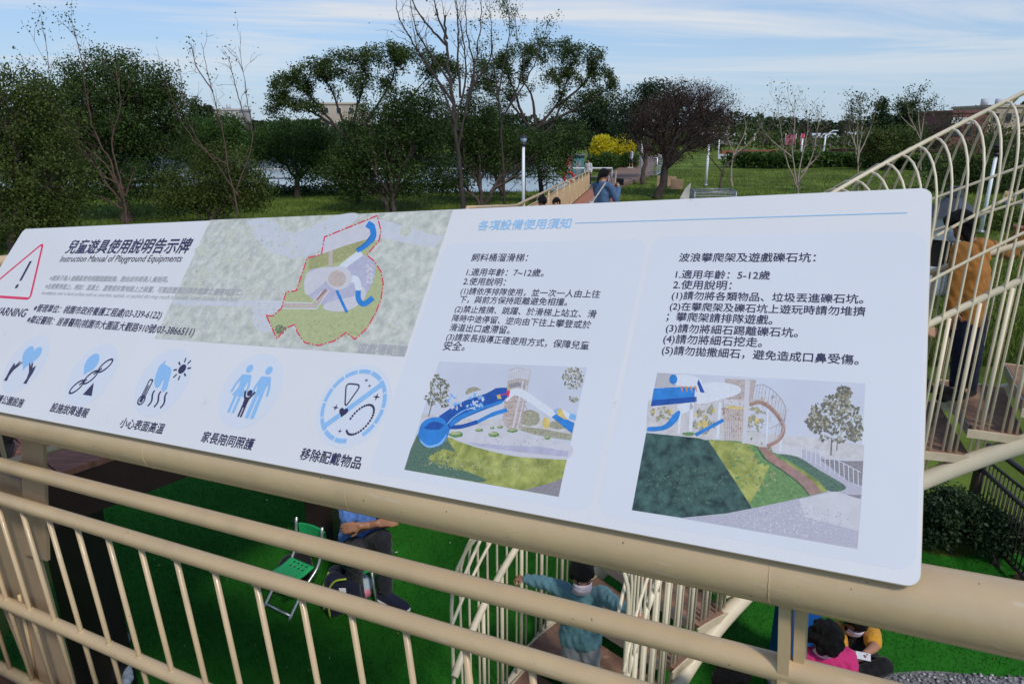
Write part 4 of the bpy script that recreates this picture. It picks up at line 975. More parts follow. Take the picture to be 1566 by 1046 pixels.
def bare_tree(name, label, px, depth, limbs_px, seed, bark='bark_red', r0=0.09, sub=7, leaf=None, nleaf=0, size=0.10, group=None, fork=None, spread=0.16, wig=0.03, subl=0.35, clumps=None, nclump=0, flat=0.0):
    """open tree whose main limbs are given as photo polylines (px, py, depth offset)"""
    r = np.random.RandomState(seed)
    base = ground_at(px, depth); base[2] = float(ground_z(base[0], base[1]))
    t = thing(name, base, label, 'tree', group); mb = MB(); tips = []
    spine = []
    for k, Lm in enumerate(limbs_px):
        pts = [at(q[0], q[1], depth + (q[2] if len(q) > 2 else 0)) for q in Lm]
        if k == 0: pts = [base - np.array([0, 0, .1])] + pts
        p = bez(pts, 6); L = np.hypot(*np.diff(p[:, ::2], axis=0).T).sum()
        ra = r0 * (1 if k == 0 else 0.5); rr = np.linspace(ra, 0.007, len(p)) if k else np.linspace(ra, ra * .35, len(p))
        p[1:] += r.normal(size=(len(p) - 1, 3)) * 0.012 * L * wig * 10
        mb.tube(p, rr, 7, caps=False); spine += [(p[i], rr[i]) for i in range(len(p) // 3 if k else len(p) - 1, len(p))]
        for j in range(sub if k else sub // 2):
            i = r.randint(len(p) // 3, len(p) - 1); d = nrm(p[i] - p[i - 1])
            dr = nrm(d + r.normal(size=3) * 0.55 + np.array([0, 0, .25])); ln = L * subl * (0.4 + .8 * r.rand()) * (1 - .5 * i / len(p))
            q = p[i] + dr * ln
            sp = limb(mb, p[i], q, max(0.006, rr[i] * .45), 0.004, r, 4, 0.12, 5, 0.08); tips.append(q)
            for _ in range(2):
                ii = r.randint(1, 5); q3 = sp[ii] + nrm(dr + r.normal(size=3) * .6 + np.array([0, 0, .3])) * ln * .4
                limb(mb, sp[ii], q3, 0.006, 0.003, r, 3, 0.1, 4); tips.append(q3)
        tips.append(p[-1])
    if clumps:
        S = np.array([q[0] for q in spine]); SR = np.array([q[1] for q in spine]); w = np.array([c[2] * c[3] for c in clumps], float); w /= w.sum()
        for c, wi in zip(clumps, w):
            cc = at(c[0], c[1], depth); sc = depth / F
            for _ in range(max(4, int(nclump * wi))):
                v = nrm(r.normal(size=3)); v[2] = abs(v[2]) if r.rand() < .8 else v[2]
                q = cc + v * np.array([c[2], c[2] * 1.1, c[3]]) * sc * (1 - .3 * r.rand())
                d2 = np.linalg.norm(S - q, axis=1) + 1.2 * np.maximum(0, S[:, 2] - q[2]); i = d2.argmin()
                if d2[i] > .05: limb(mb, S[i], q, max(.008, SR[i] * .4), .005, r, 4, .16, 5, .06)
                tips.append(q)
    mb.build('trunk', M[bark], t)
    if leaf and nleaf:
        T = np.array(tips); per = max(1, nleaf // len(T)); pos = np.repeat(T, per, 0) + np.clip(r.normal(size=(len(T) * per, 3)), -1.5, 1.5) * spread
        fast_tris('crown', leaf_quads(pos, size, r, flat), 4, LM[leaf], t)
    return t

# left: dense trees
tree('leafy_tree', 'tall yellow green leafy tree at the left edge of the park', 20, 20, [(20, 190, 75, 82), (70, 160, 45, 45), (75, 270, 62, 75), (-25, 280, 80, 90), (40, 330, 90, 40)], 11, leaf='olive', ntip=360, per=75, size=0.10, spread=0.26, limbs=6)
tree('leafy_tree', 'dense dark round tree behind the bare reddish sapling', 195, 27, [(190, 158, 92, 75), (150, 225, 85, 70), (238, 205, 58, 75), (185, 128, 62, 48), (252, 155, 34, 48), (135, 135, 45, 42), (190, 275, 90, 35), (105, 185, 52, 60), (65, 235, 55, 60)], 12, leaf='dark', ntip=600, per=75, size=0.115, spread=0.30, limbs=6, r0=0.2)
bare_tree('bare_sapling', 'bare reddish sapling with a few leaf tufts in front of the dense tree', 193, 22, [
    [(193, 330), (188, 300)], [(188, 300), (160, 250), (118, 215), (82, 150), (68, 50)], [(188, 305), (168, 245), (140, 190), (125, 90), (112, 42)], [(190, 300), (172, 220), (185, 150), (170, 80)],
    [(185, 310), (130, 235), (80, 185), (30, 80)], [(190, 290), (150, 260), (90, 190), (48, 115)], [(192, 300), (205, 262), (215, 255)], [(188, 320), (150, 300), (110, 295), (85, 285)]], 13, leaf='green', nleaf=2400, size=0.075, spread=0.15, sub=11, r0=0.065)
tree('shrub', 'wide leafy shrub at the foot of the thin bare tree', 320, 25, [(320, 285, 62, 38), (275, 300, 40, 28), (375, 285, 38, 42), (345, 250, 40, 30)], 15, 'shrub', leaf='olive', ntip=170, per=70, size=0.11, spread=0.27, fork=0.15, limbs=6, r0=0.06, stems=2)
bare_tree('bare_sapling', 'thin bare tree with two upright whips left of the white far building', 352, 24, [
    [(362, 320), (348, 255)], [(348, 255), (340, 200), (322, 130), (308, 66)], [(348, 252), (320, 235), (285, 200), (255, 130), (248, 95)], [(362, 290), (385, 220), (378, 150), (365, 70)],
    [(365, 300), (330, 250), (290, 190), (272, 90)], [(380, 200), (362, 140), (350, 88)], [(325, 140), (300, 100), (292, 66)]], 16, leaf='green', nleaf=160, size=0.09, spread=0.15, sub=9, r0=0.05)
# pond-side trees
for k, (px, dp, bl) in enumerate([(325, 40, [(330, 205, 52, 30), (300, 225, 45, 30)]), (455, 37, [(450, 215, 62, 32), (500, 235, 55, 30), (410, 225, 40, 28), (470, 255, 40, 22)]), (545, 44, [(540, 225, 40, 35), (575, 245, 36, 30)])]):
    tree('pond_tree', ['bushy green tree below the white far building by the pond', 'low spreading green tree on the pond bank under the flat topped tree', 'rounded green tree on the pond bank behind the flat topped tree'][k], px, dp, bl, 20 + k, leaf='green', ntip=210, per=60, size=0.15, spread=0.36, group='green trees along the pond bank')
# flat-topped spreading trees
bare_tree('umbrella_tree', 'wide flat topped tree with dark arching limbs left of the tall bare tree', 548, 33, [
    [(548, 300), (545, 262), (540, 225)], [(540, 228), (515, 197), (478, 172), (442, 155), (424, 163)], [(530, 212), (500, 178), (472, 145), (450, 126)], [(535, 218), (518, 168), (505, 135), (490, 112)],
    [(540, 222), (545, 168), (556, 128), (545, 95)], [(540, 220), (575, 165), (600, 122), (605, 84)], [(545, 225), (600, 180), (640, 135), (668, 104)], [(545, 235), (610, 205), (660, 165), (690, 128)]],
    31, bark='bark_dark', r0=0.17, sub=12, leaf='umb', nleaf=32000, size=0.10, spread=0.15, subl=0.22, flat=0.3, nclump=420,
    clumps=[(432, 165, 22, 26), (450, 138, 34, 26), (490, 114, 44, 22), (540, 96, 48, 18), (590, 86, 48, 16), (640, 96, 44, 20), (680, 114, 32, 24), (470, 168, 24, 14), (560, 128, 36, 14)])
bare_tree('umbrella_tree', 'flat topped tree with twisting limbs behind the white lamp post', 824, 36, [
    [(828, 296), (822, 240), (816, 195)], [(817, 200), (850, 162), (868, 122), (880, 88)], [(819, 192), (814, 150), (800, 120), (806, 86)], [(816, 198), (878, 168), (914, 146), (936, 132)], [(850, 165), (892, 130), (906, 102)], [(818, 205), (790, 170), (768, 140), (742, 122)], [(800, 180), (790, 150), (776, 112), (768, 92)], [(822, 215), (845, 190), (858, 150), (846, 110)]],
    32, bark='bark_dark', r0=0.17, sub=12, leaf='umb', nleaf=27000, size=0.10, spread=0.15, subl=0.22, flat=0.3, nclump=360,
    clumps=[(752, 118, 36, 26), (800, 92, 42, 20), (845, 80, 46, 18), (890, 92, 38, 22), (922, 130, 20, 26), (735, 142, 26, 20), (855, 122, 34, 14), (905, 150, 22, 14)])
tree('bushy_tree', 'narrow leafy tree with twin stems left of the white lamp post', 768, 37, [(762, 190, 30, 34), (775, 235, 34, 34), (745, 255, 30, 26)], 37, leaf='dark', ntip=150, per=44, size=0.125, spread=0.28, fork=0.35, limbs=4, stems=2, r0=0.13)
tree('bushy_tree', 'dark bushy tree with pale specks in front of the flat topped tree', 600, 30, [(590, 210, 60, 62), (555, 245, 50, 48), (520, 270, 40, 30), (640, 225, 48, 62), (615, 172, 36, 34), (620, 275, 50, 28), (545, 285, 30, 22), (660, 180, 33, 34)], 33, leaf='dark', ntip=420, per=56, size=0.125, spread=0.30, fork=0.2, limbs=6, stems=2, r0=0.14)
tree('bushy_tree', 'dark leafy tree behind the lower trunk of the tall bare tree', 735, 33, [(720, 205, 46, 50), (690, 260, 44, 36), (755, 225, 40, 40), (728, 178, 30, 30), (835, 240, 38, 36), (870, 215, 30, 30), (800, 225, 34, 30)], 34, leaf='dark', ntip=360, per=54, size=0.125, spread=0.30, fork=0.3, limbs=5, stems=3, r0=0.16)
bare_tree('bare_tall_tree', 'tall bare dark tree with upswept whips reaching the top of the picture', 706, 27, [
    [(708, 312), (702, 250), (696, 190), (688, 120), (682, 60), (679, 24)], [(690, 130), (660, 85), (636, 45), (622, -30)], [(683, 70), (655, 40), (632, 5), (620, -40)], [(684, 60), (668, 20), (662, -30)], [(696, 190), (712, 120), (708, 60), (690, -20)],
    [(700, 230), (716, 150), (728, 90), (735, 20), (738, -30)], [(694, 160), (648, 90), (612, 30), (603, -20)], [(710, 180), (725, 110), (712, 40), (716, -30)], [(700, 200), (672, 130), (640, 80), (628, 25)], [(704, 150), (700, 80), (700, 20), (690, -40)], [(716, 140), (748, 95), (752, 60)]], 35, bark='bark_dark', r0=0.105, sub=10, leaf='dark', nleaf=120, size=0.09, spread=0.2, subl=0.28)
bare_tree('slender_tree', 'slender tree with small leaf tufts rising behind the white lamp post', 772, 31, [
    [(772, 300), (768, 220), (762, 150)], [(762, 150), (772, 90), (780, 40), (772, 0)], [(765, 170), (755, 100), (752, 45), (748, 5)], [(766, 190), (800, 110), (790, 60), (788, 20)], [(768, 180), (812, 110), (830, 70), (842, 48)], [(764, 160), (742, 110), (735, 75)]], 36, bark='bark_dark', r0=0.08, sub=9, leaf='green', nleaf=2200, size=0.09, spread=0.14)
# middle distance
tree('evergreen_tree', 'dark evergreen mass between the flat topped tree and the brown dome tree', 900, 70, [(895, 190, 42, 34), (935, 185, 34, 36), (862, 205, 30, 26), (905, 165, 18, 20), (940, 215, 40, 20)], 41, leaf='deep', ntip=260, per=50, size=0.26, spread=0.6, limbs=6)
tree('dome_tree', 'brown twiggy dome shaped tree with a leaning trunk', 1004, 37, [(1045, 190, 78, 62), (1000, 195, 46, 42), (1090, 180, 42, 48), (1050, 158, 50, 34), (1015, 230, 34, 20)], 42, leaf='rust', bark='bark_dark', ntip=800, per=22, size=0.085, spread=0.28, fork=0.42, limbs=9, stems=1, r0=0.20, twig=0.009)
tree('evergreen_tree', 'dark green tree whose rim shows behind the brown dome tree', 985, 46, [(985, 165, 40, 34), (1020, 150, 44, 26), (965, 190, 26, 26)], 43, leaf='deep', ntip=150, per=50, size=0.18, spread=0.4)
for k, (px, py, rx, ry, dp) in enumerate([(922, 221, 14, 12, 60), (954, 222, 17, 13, 64)]):
    tree('flowering_bush', ['round yellow flowering bush left of the white shirted walker', 'loose yellow flowering bush behind the white shirted walker'][k], px, dp, [(px, py, rx, ry), (px - 4, py + 8, rx * .9, ry * .8)], 50 + k, 'bush', leaf='yellow', ntip=130, per=34, size=0.19, spread=0.26, fork=0.15, r0=0.05, crown_name='blossom')
    tree('shrub', ['green shrub under the round yellow bush', 'green shrub under the loose yellow bush'][k], px + 6, dp - 1.5, [(px + 8, py + 24, rx * .9, ry * .7), (px - 12, py + 26, rx * .6, ry * .6)], 54 + k, 'shrub', leaf='green', ntip=60, per=40, size=0.2, spread=0.3, fork=0.1, r0=0.04)
# young trees on the right-hand lawn
bare_tree('young_tree', 'sparse forked young tree standing on the bright lawn', 1216, 30, [[(1220, 296), (1219, 284)], [(1219, 288), (1205, 250), (1196, 215), (1188, 150)], [(1219, 286), (1226, 240), (1235, 200), (1232, 165)], [(1218, 282), (1212, 230), (1215, 180), (1207, 152)], [(1219, 284), (1240, 245), (1250, 200), (1252, 170)], [(1210, 240), (1180, 215), (1160, 190)], [(1225, 265), (1250, 240), (1255, 225)]], 61, bark='bark_pale', r0=0.075, sub=16, leaf='green', nleaf=700, size=0.09, spread=0.12)
bare_tree('young_tree', 'sparse young tree with leaf tufts near the end of the stair cage', 1312, 38, [[(1312, 285), (1312, 245)], [(1312, 250), (1305, 200), (1302, 145)], [(1312, 248), (1318, 200), (1335, 148)], [(1312, 244), (1312, 190), (1320, 150)], [(1310, 230), (1298, 190), (1300, 165)], [(1312, 240), (1330, 200), (1342, 160)]], 62, bark='bark_pale', r0=0.075, sub=14, leaf='dark', nleaf=1500, size=0.11, spread=0.13)
bare_tree('young_tree', 'sparse young tree with leaf tufts standing above the stair cage', 1408, 46, [[(1408, 270), (1408, 210)], [(1408, 214), (1390, 175), (1388, 145)], [(1408, 212), (1415, 170), (1428, 150)], [(1408, 210), (1404, 170), (1408, 142)], [(1400, 200), (1375, 175), (1372, 158)]], 63, bark='bark_pale', r0=0.08, sub=14, leaf='dark', nleaf=1400, size=0.13, spread=0.16)
tree('leafy_tree', 'olive green small tree right of the sparse young tree', 1355, 60, [(1355, 222, 36, 26), (1385, 212, 34, 24), (1330, 215, 20, 26)], 64, leaf='olive', ntip=130, per=40, size=0.22, spread=0.42)
tree('bushy_tree', 'dark brown leafy tree behind the stair cage', 1500, 40, [(1500, 245, 48, 40), (1455, 250, 40, 30), (1550, 255, 46, 44), (1480, 285, 50, 30), (1545, 295, 45, 25)], 65, leaf='dark', ntip=260, per=46, size=0.15, spread=0.38, stems=3, fork=0.3)
bare_tree('young_tree', 'leafless young tree on the lawn left of the forked one', 1120, 44, [[(1118, 262), (1122, 235)], [(1122, 238), (1140, 200), (1138, 180)], [(1122, 236), (1112, 205), (1122, 180)], [(1122, 238), (1150, 215), (1165, 190)]], 66, bark='bark_pale', r0=0.09, sub=8)
bare_tree('young_tree', 'small leafless tree with a broken trunk behind the mesh crate', 1100, 40, [[(1103, 275), (1106, 262), (1108, 252)], [(1106, 258), (1130, 235), (1150, 222)], [(1104, 262), (1085, 240), (1078, 225)]], 67, bark='bark', r0=0.10, sub=6)
# hedges and bushes
def mass(name, label, cat, pts, h, wd, leaf, n, size, seed, kind='thing', jag=0.35):
    """long leafy mass along a ground line"""
    r = np.random.RandomState(seed); p = np.array([q[:2] for q in pts], float); s = np.r_[0, np.cumsum(np.hypot(*np.diff(p, axis=0).T))]
    u = r.rand(n) * s[-1]; x, y = np.interp(u, s, p[:, 0]), np.interp(u, s, p[:, 1])
    hh = h * (1 - jag + 2 * jag * vnoise(u, u * 0 + seed, wd * 1.2, seed)) * (1 - jag * .6 + 1.2 * jag * vnoise(u, u * 0, wd * .4, seed + 1))
    a = r.rand(n) * 2 * np.pi; q = r.rand(n) ** .4
    zz = ground_z(x, y) + hh * (1 - (1 - r.rand(n) ** .6) ** 1.0)
    pos = np.stack([x + np.cos(a) * q * wd / 2, y + np.sin(a) * q * wd / 2, zz], 1)
    o = fast_tris(name, leaf_quads(pos, size, r), 4, LM[leaf]); tag(o, label, cat, kind=kind if kind != 'thing' else None); return o
mass('hedge', 'dark green hedge along the far side of the bright lawn', 'hedge', [on_z(x, y) for x, y in ((1118, 256), (1180, 258), (1290, 256), (1420, 262))], 1.15, 2.5, 'green', 9000, 0.35, 71)
mass('hedge', 'low yellow green hedge behind the mustard jacketed child', 'hedge', [on_z(x, y) for x, y in ((1500, 352), (1540, 352), (1620, 356))], 0.85, 1.6, 'hedge', 6000, 0.09, 72)
mass('hedge', 'rough low bank of green plants by the pond', 'hedge', [on_z(x, y) for x, y in ((-30, 318), (120, 306), (260, 300), (420, 297), (560, 296), (700, 294))], 0.55, 2.4, 'dark', 9000, 0.16, 73)
mass('treeline', 'far dark tree line on the horizon', 'treeline', [(-160, 190), (-110, 195), (-60, 185), (0, 180), (45, 170), (90, 165), (140, 170), (230, 175)], 6.6, 14, 'deep', 60000, 0.95, 74, 'stuff', 0.45)
mass('shrubbery', 'band of mixed bushes behind the far road', 'shrubbery', [(18, 120), (50, 118), (80, 112), (110, 105), (140, 100)], 3.2, 8, 'olive', 16000, 0.5, 75, 'stuff', 0.5)
mass('bank_plants', 'dark bushes on the far bank of the pond', 'shrubbery', [(-95, 136), (-60, 134), (-25, 135), (10, 133), (24, 128)], 3.6, 6, 'deep', 16000, 0.6, 76, 'stuff', 0.5)
for k, (px, dp, h, w) in enumerate([(1349, 150, 62, 11), (1391, 152, 62, 13), (1380, 155, 57, 9), (300, 150, 64, 14), (318, 155, 52, 10)]):
    py = 208 - h * 0.45
    tree('cypress_tree', ['pointed dark cypress left of a shorter cypress on the horizon', 'broad pointed cypress right of the horizon cypress group', 'thin cypress in the middle of the horizon group', 'pointed dark conifer left of the white far building', 'short dark conifer beside the white far building'][k], px, dp, [(px, py + 10, w, h * .38), (px, py - h * .20, w * .45, h * .25)], 80 + k, leaf='deep', ntip=50, per=50, size=0.6, spread=0.55, fork=0.3, r0=0.2)
tree('garden_bush', 'dark garden bush with yellow flecks beside the brown metal fence', 1450, 5.95, [(1455, 790, 42, 46), (1425, 800, 30, 40), (1492, 800, 34, 38)], 91, 'bush', leaf='bush', ntip=260, per=36, size=0.045, spread=0.06, fork=0.1, limbs=8, stems=3, r0=0.02, twig=0.002)
tree('garden_bush', 'low dark bush in front of the brown metal fence', 1520, 5.75, [(1520, 812, 30, 30), (1545, 822, 26, 22)], 92, 'bush', leaf='bush', ntip=110, per=36, size=0.04, spread=0.05, fork=0.1, limbs=6, stems=2, r0=0.015, twig=0.002)
tree('garden_bush', 'grey green bush under the wooden deck edge', 125, 6.9, [(128, 782, 30, 22), (98, 790, 24, 20), (150, 772, 14, 16)], 93, 'bush', leaf='bush', ntip=130, per=30, size=0.05, spread=0.06, fork=0.1, limbs=6, stems=2, r0=0.015, twig=0.002)

for k, (px, dp, tp) in enumerate(((1446, 62, 165), (1478, 58, 178), (1520, 66, 172), (1288, 70, 178), (1165, 66, 172), (1245, 78, 185))):
    r = np.random.RandomState(200 + k); gy = 523 - 0  # ground row from depth
    g_ = ground_at(px, dp); gy = H0 / 2 + F * ((EYE * CP - g_[1] * SP) / dp)
    L_ = [[(px, gy), (px + 1, gy * .62 + tp * .38)]]
    for j in range(6):
        x1 = px + r.uniform(-26, 26); L_.append([(px + 1, gy * .6 + tp * .4), ((px + x1) / 2 + r.uniform(-4, 4), gy * .3 + tp * .7), (x1, tp + r.uniform(-6, 16))])
    bare_tree('young_tree', ['thin twiggy tree in front of the dull red hall', 'thin twiggy tree between the dull red hall and the stair cage', 'thin twiggy tree in front of the tan building', 'twiggy small tree left of the leaf tufted young tree', 'twiggy small tree between the mesh crate and the forked young tree', 'twiggy small tree right of the forked young tree in the distance'][k], px, dp, L_, 210 + k, bark='bark', r0=0.09, sub=12, leaf='rust' if k % 2 else 'dark', nleaf=500, size=0.14, spread=0.3)
# ------------------------------------------------------------------ curved stair inside its cage
SCX, SCY, SRI, SRO = 2.153, 2.109, 1.694, 2.62
def sh(th): return 0.452 + 1.2 * (math.pi / 2 + 0.6 - th)     # stringer axis height at this angle
def sp3(th, r, dz=0.0): return np.array([SCX + r * math.cos(th), SCY + r * math.sin(th), sh(th) + dz])
TH0, TH1 = 2.80, 0.62
TRD = 0.135                                                  # tread surface above the stringer axis
b0 = sp3(TH0, (SRI + SRO) / 2); b0[2] = 0
stair = thing('spiral_stair', b0, 'ivory caged stair with brown treads curving up to the right behind the sign', 'stair')
ths = np.linspace(TH0 + 0.02, TH1, 60)
def floor_z(p): q = np.array(p); q[2] = max(q[2], 0.02); return q
MB().tube([floor_z(sp3(t, SRI)) for t in ths], 0.054, 18).build('stringer', M['cage'], stair)
MB().tube([floor_z(sp3(t, SRO)) for t in ths], 0.054, 18).build('stringer', M['cage'], stair)
dth = 0.17 / 1.2
k = 0
while True:
    tc_ = math.pi / 2 + 0.6 - (0.17 * k + 0.11 - TRD - 0.452) / 1.2   # tread k at z = .11 + .17 k
    if tc_ < TH1 + 0.05: break
    a0, a1 = tc_ + dth * 0.52, tc_ - dth * 0.52; z = 0.11 + 0.17 * k
    n = 5; ta = np.linspace(a0, a1, n)
    inner = [(SCX + (SRI - .018) * math.cos(t), SCY + (SRI - .018) * math.sin(t), z) for t in ta]
    outer = [(SCX + (SRO - .045) * math.cos(t), SCY + (SRO - .045) * math.sin(t), z) for t in ta]
    tr = MB().prism(inner + outer[::-1], (0, 0, -0.035)).build('tread', M['tread'], stair, smooth=False)
    for rr, half in ((SRI - .018, 0.62), (SRO - .035, 0.53)):
        tb_ = np.linspace(tc_ + dth * half * 1.08, tc_ - dth * half * 1.08, 5)
        A = [np.array((SCX + rr * math.cos(t), SCY + rr * math.sin(t), z + 0.006)) for t in tb_]
        B_ = [np.array((SCX + (rr - .012) * math.cos(t), SCY + (rr - .012) * math.sin(t), z + 0.006)) for t in tb_]
        MB().prism(A + B_[::-1], (0, 0, -0.05)).build('end_plate', M['cage_dark'], tr, smooth=False)
    A = [np.array((SCX + r * math.cos(a0), SCY + r * math.sin(a0), z)) for r in (SRI + .06, SRO - .06)]
    tn = np.array([math.sin(a0), -math.cos(a0), 0])
    MB().prism([A[0] - tn * .004, A[1] - tn * .004, A[1] - tn * .004 + np.array([0, 0, -.07]), A[0] - tn * .004 + np.array([0, 0, -.07])], -tn * .004).build('nosing', M['chrome'], tr, smooth=False)
    k += 1
N_TREAD = k
def tread_at(th): return sh(th) + TRD
RRID = SRI + 0.36
def hoop_pts(th, n=7):
    out = [sp3(th, SRI + .015, 0.03), sp3(th, SRI + .015, 1.0), sp3(th, SRI + .015, 1.70)]
    for i in range(1, n + 1):
        a = math.pi / 2 * i / n; out.append(sp3(th, RRID - (RRID - SRI - .015) * math.cos(a), 1.70 + 0.405 * math.sin(a)))
    for i in range(1, n + 1):
        a = math.pi / 2 * (1 - i / (n + 1)); out.append(sp3(th, RRID + (SRO - RRID) * math.cos(a), 1.42 + 0.685 * math.sin(a)))
    out += [sp3(th, SRO, 1.42), sp3(th, SRO, 0.9), sp3(th, SRO, 0.03)]
    for q in out: q[2] = max(q[2], 0.0)
    return out
dh = 0.0405; th = TH0; k = 0
while th > TH1:
    MB().tube(hoop_pts(th), 0.0070 if k else 0.010, 8).build('cage_hoop', M['cage'], stair)
    if k % 2 == 1:
        for r in (SRI, SRO):
            r += .015 if r == SRI else 0
            MB().tube([floor_z(sp3(th - dh / 2, r, 0.03)), sp3(th - dh / 2, r, TRD + 0.91)], 0.0118, 10).build('baluster', M['cage'], stair)
    th -= dh; k += 1
for r, off in ((SRI, 1), (SRO, -1)):
    MB().tube([sp3(t, r + off * 0.03, TRD + 0.93) for t in ths], 0.021, 12).build('handrail', M['cage'], stair)
    for dz in (1.22, 1.46): MB().tube([sp3(t, r + off * 0.012 + (0.05 * off if dz > 1.4 else 0), TRD + dz) for t in ths], 0.0095, 8).build('cage_rail', M['cage'], stair)
MB().tube([sp3(t, RRID, 2.11) for t in ths], 0.013, 8).build('ridge_rail', M['cage'], stair)
for th_ in (0.66,):
    p = sp3(th_, SRO + 0.03); MB().tube([(p[0], p[1], 0), (p[0], p[1], p[2])], 0.05, 14).build('support_post', M['cage'], stair)

# chain at the foot of the cage
mb = MB(); pc = sp3(TH0, SRO); 
for i in range(9):
    c = np.array([pc[0] + 0.028 * math.sin(i * 1.9), pc[1] - 0.02, 0.10 + 0.022 * i]); ax = nrm([math.sin(i * 1.3), math.cos(i * 2.1), 0.6])
    N = nrm(np.cross(ax, [0, 0, 1.0])); B_ = np.cross(ax, N)
    mb.tube([c + 0.022 * math.cos(a) * N + 0.014 * math.sin(a) * B_ for a in np.linspace(0, 2 * math.pi, 13)], 0.0045, 6, mi=i % 2, caps=False)
tag(mb.build('chain', [M['chrome'], mat('blue_chain', (0.06, 0.12, 0.34), 0.4)]), 'blue and silver chain wound round the foot of the stair cage', 'chain')

# ------------------------------------------------------------------ raised boardwalk
RE = bez([(-3.6, 1.2), (-2.12, 2.92), (-1.0, 4.5), (0.45, 7.3), (1.55, 10.6), (2.2, 14.5), (3.9, 26), (5.55, 37)], 8)
def deck_z(y): return float(np.interp(y, [1, 3.5, 8, 13, 25, 37, 45], [1.97, 1.95, 1.55, 1.12, 0.78, 0.43, 0.3]))
tg = np.gradient(RE, axis=0); tg /= np.hypot(*tg.T)[:, None]; nl = np.stack([-tg[:, 1], tg[:, 0]], 1)
WD = np.interp(RE[:, 1], [3, 14, 37], [2.0, 1.95, 1.5])
LE = RE + nl * WD[:, None]
RZ = np.array([deck_z(y) for y in RE[:, 1]])
bwk = thing('boardwalk', (RE[8][0], RE[8][1], 0), 'raised red brown wooden boardwalk on dark columns leading away from the playground', 'boardwalk')
mb = MB(); n = len(RE)
# boards: one strip per ~14 cm along the walk, all in the deck's mesh
cs = np.r_[0, np.cumsum(np.hypot(*np.diff(RE, axis=0).T))]
nb = int(cs[-1] / 0.28)
for i in range(nb):
    s0, s1 = cs[-1] * i / nb, cs[-1] * (i + 1) / nb - 0.008
    f = lambda s, E: np.array([np.interp(s, cs, E[:, 0]), np.interp(s, cs, E[:, 1])])
    z0, z1 = np.interp(s0, cs, RZ), np.interp(s1, cs, RZ)
    a, b, c_, d = f(s0, RE), f(s1, RE), f(s1, LE), f(s0, LE)
    mb.prism([(a[0], a[1], z0), (b[0], b[1], z1), (c_[0], c_[1], z1), (d[0], d[1], z0)], (0, 0, -0.03))
mb.build('deck', M['wood'], bwk, smooth=False)
for E, sg in ((RE, 1), (LE, -1)):
    A = np.column_stack([E + nl * 0.012 * sg, RZ - 0.032]); B_ = A + np.column_stack([nl * 0.09 * sg, np.zeros(n)])
    mb = MB()
    for i in range(n - 1):
        mb.add([A[i], A[i + 1], B_[i + 1], B_[i], A[i] - [0, 0, .24], A[i + 1] - [0, 0, .24], B_[i + 1] - [0, 0, .24], B_[i] - [0, 0, .24]], [(0, 1, 2, 3), (4, 7, 6, 5), (0, 4, 5, 1), (3, 2, 6, 7)])
    mb.build('edge_beam', M['wood_dark'], bwk, smooth=False)
for x, y in ((-2.52, 3.44), (-1.62, 5.15), (-0.55, 8.2), (0.9, 12), (2.0, 18), (3.3, 26)):
    MB().box((x, y, (deck_z(y) - 0.04) / 2), (0.22, 0.22, deck_z(y) - 0.04)).build('column', M['steel_brown'], bwk, smooth=False)
def walk_rail(E, sg, label, i0, i1, bottom=True, panel=True):
    P = np.column_stack([E + nl * 0.06 * sg, RZ])[i0:i1 + 1]
    t = thing('boardwalk_railing', P[0], label, 'railing', 'railings of the raised boardwalk')
    MB().tube(P + [0, 0, 1.0], 0.028, 10).build('top_rail', M['cream'], t)
    MB().tube(P + [0, 0, 0.10], 0.020, 8).build('bottom_rail', M['cream'], t)
    MB().tube(P + [0, 0, 0.86], 0.018, 8).build('middle_rail', M['cream'], t)
    c = np.r_[0, np.cumsum(np.hypot(*np.diff(P[:, :2], axis=0).T))]
    mb = MB()
    for s in np.arange(0.1, c[-1], 0.115):
        q = np.array([np.interp(s, c, P[:, j]) for j in range(3)]); mb.tube([q + [0, 0, .10], q + [0, 0, .86]], 0.010, 5, caps=False)
    mb.build('slat_panel', M['cream'], t)
    for s in np.arange(0.0, c[-1] + .1, 2.2):
        q = np.array([np.interp(s, c, P[:, j]) for j in range(3)]); MB().tube([q, q + [0, 0, 1.0]], 0.026, 8).build('post', M['cream'], t)
    return t
i14 = int(np.argmin(np.abs(RE[:, 1] - 9.5)))
walk_rail(LE, -1, 'left cream railing of the boardwalk with close upright slats', i14, n - 1)
walk_rail(RE, 1, 'right cream railing of the boardwalk beside the woman with the camera', 4, n - 1)

# ------------------------------------------------------------------ viewing ramp under the camera
dk = thing('viewing_ramp', cam2w(P2_c) * [1, 1, 0], 'steel viewing ramp that carries the cream railing and the sign', 'ramp')
c8, fc8 = fbox(T0 - .4, T1 + .1, 1.14, 1.26, -1.3, 0.03)
MB().add(c8, fc8).build('deck_plate', M['wood_dark'], dk, smooth=False)
for t_ in (-1.6, 0.6, 3.2):
    q = frame_pt(t_, 1.26) - nw * 0.6
    MB().tube([(q[0], q[1], 0), q], 0.07, 14).build('column', M['steel_brown'], dk)
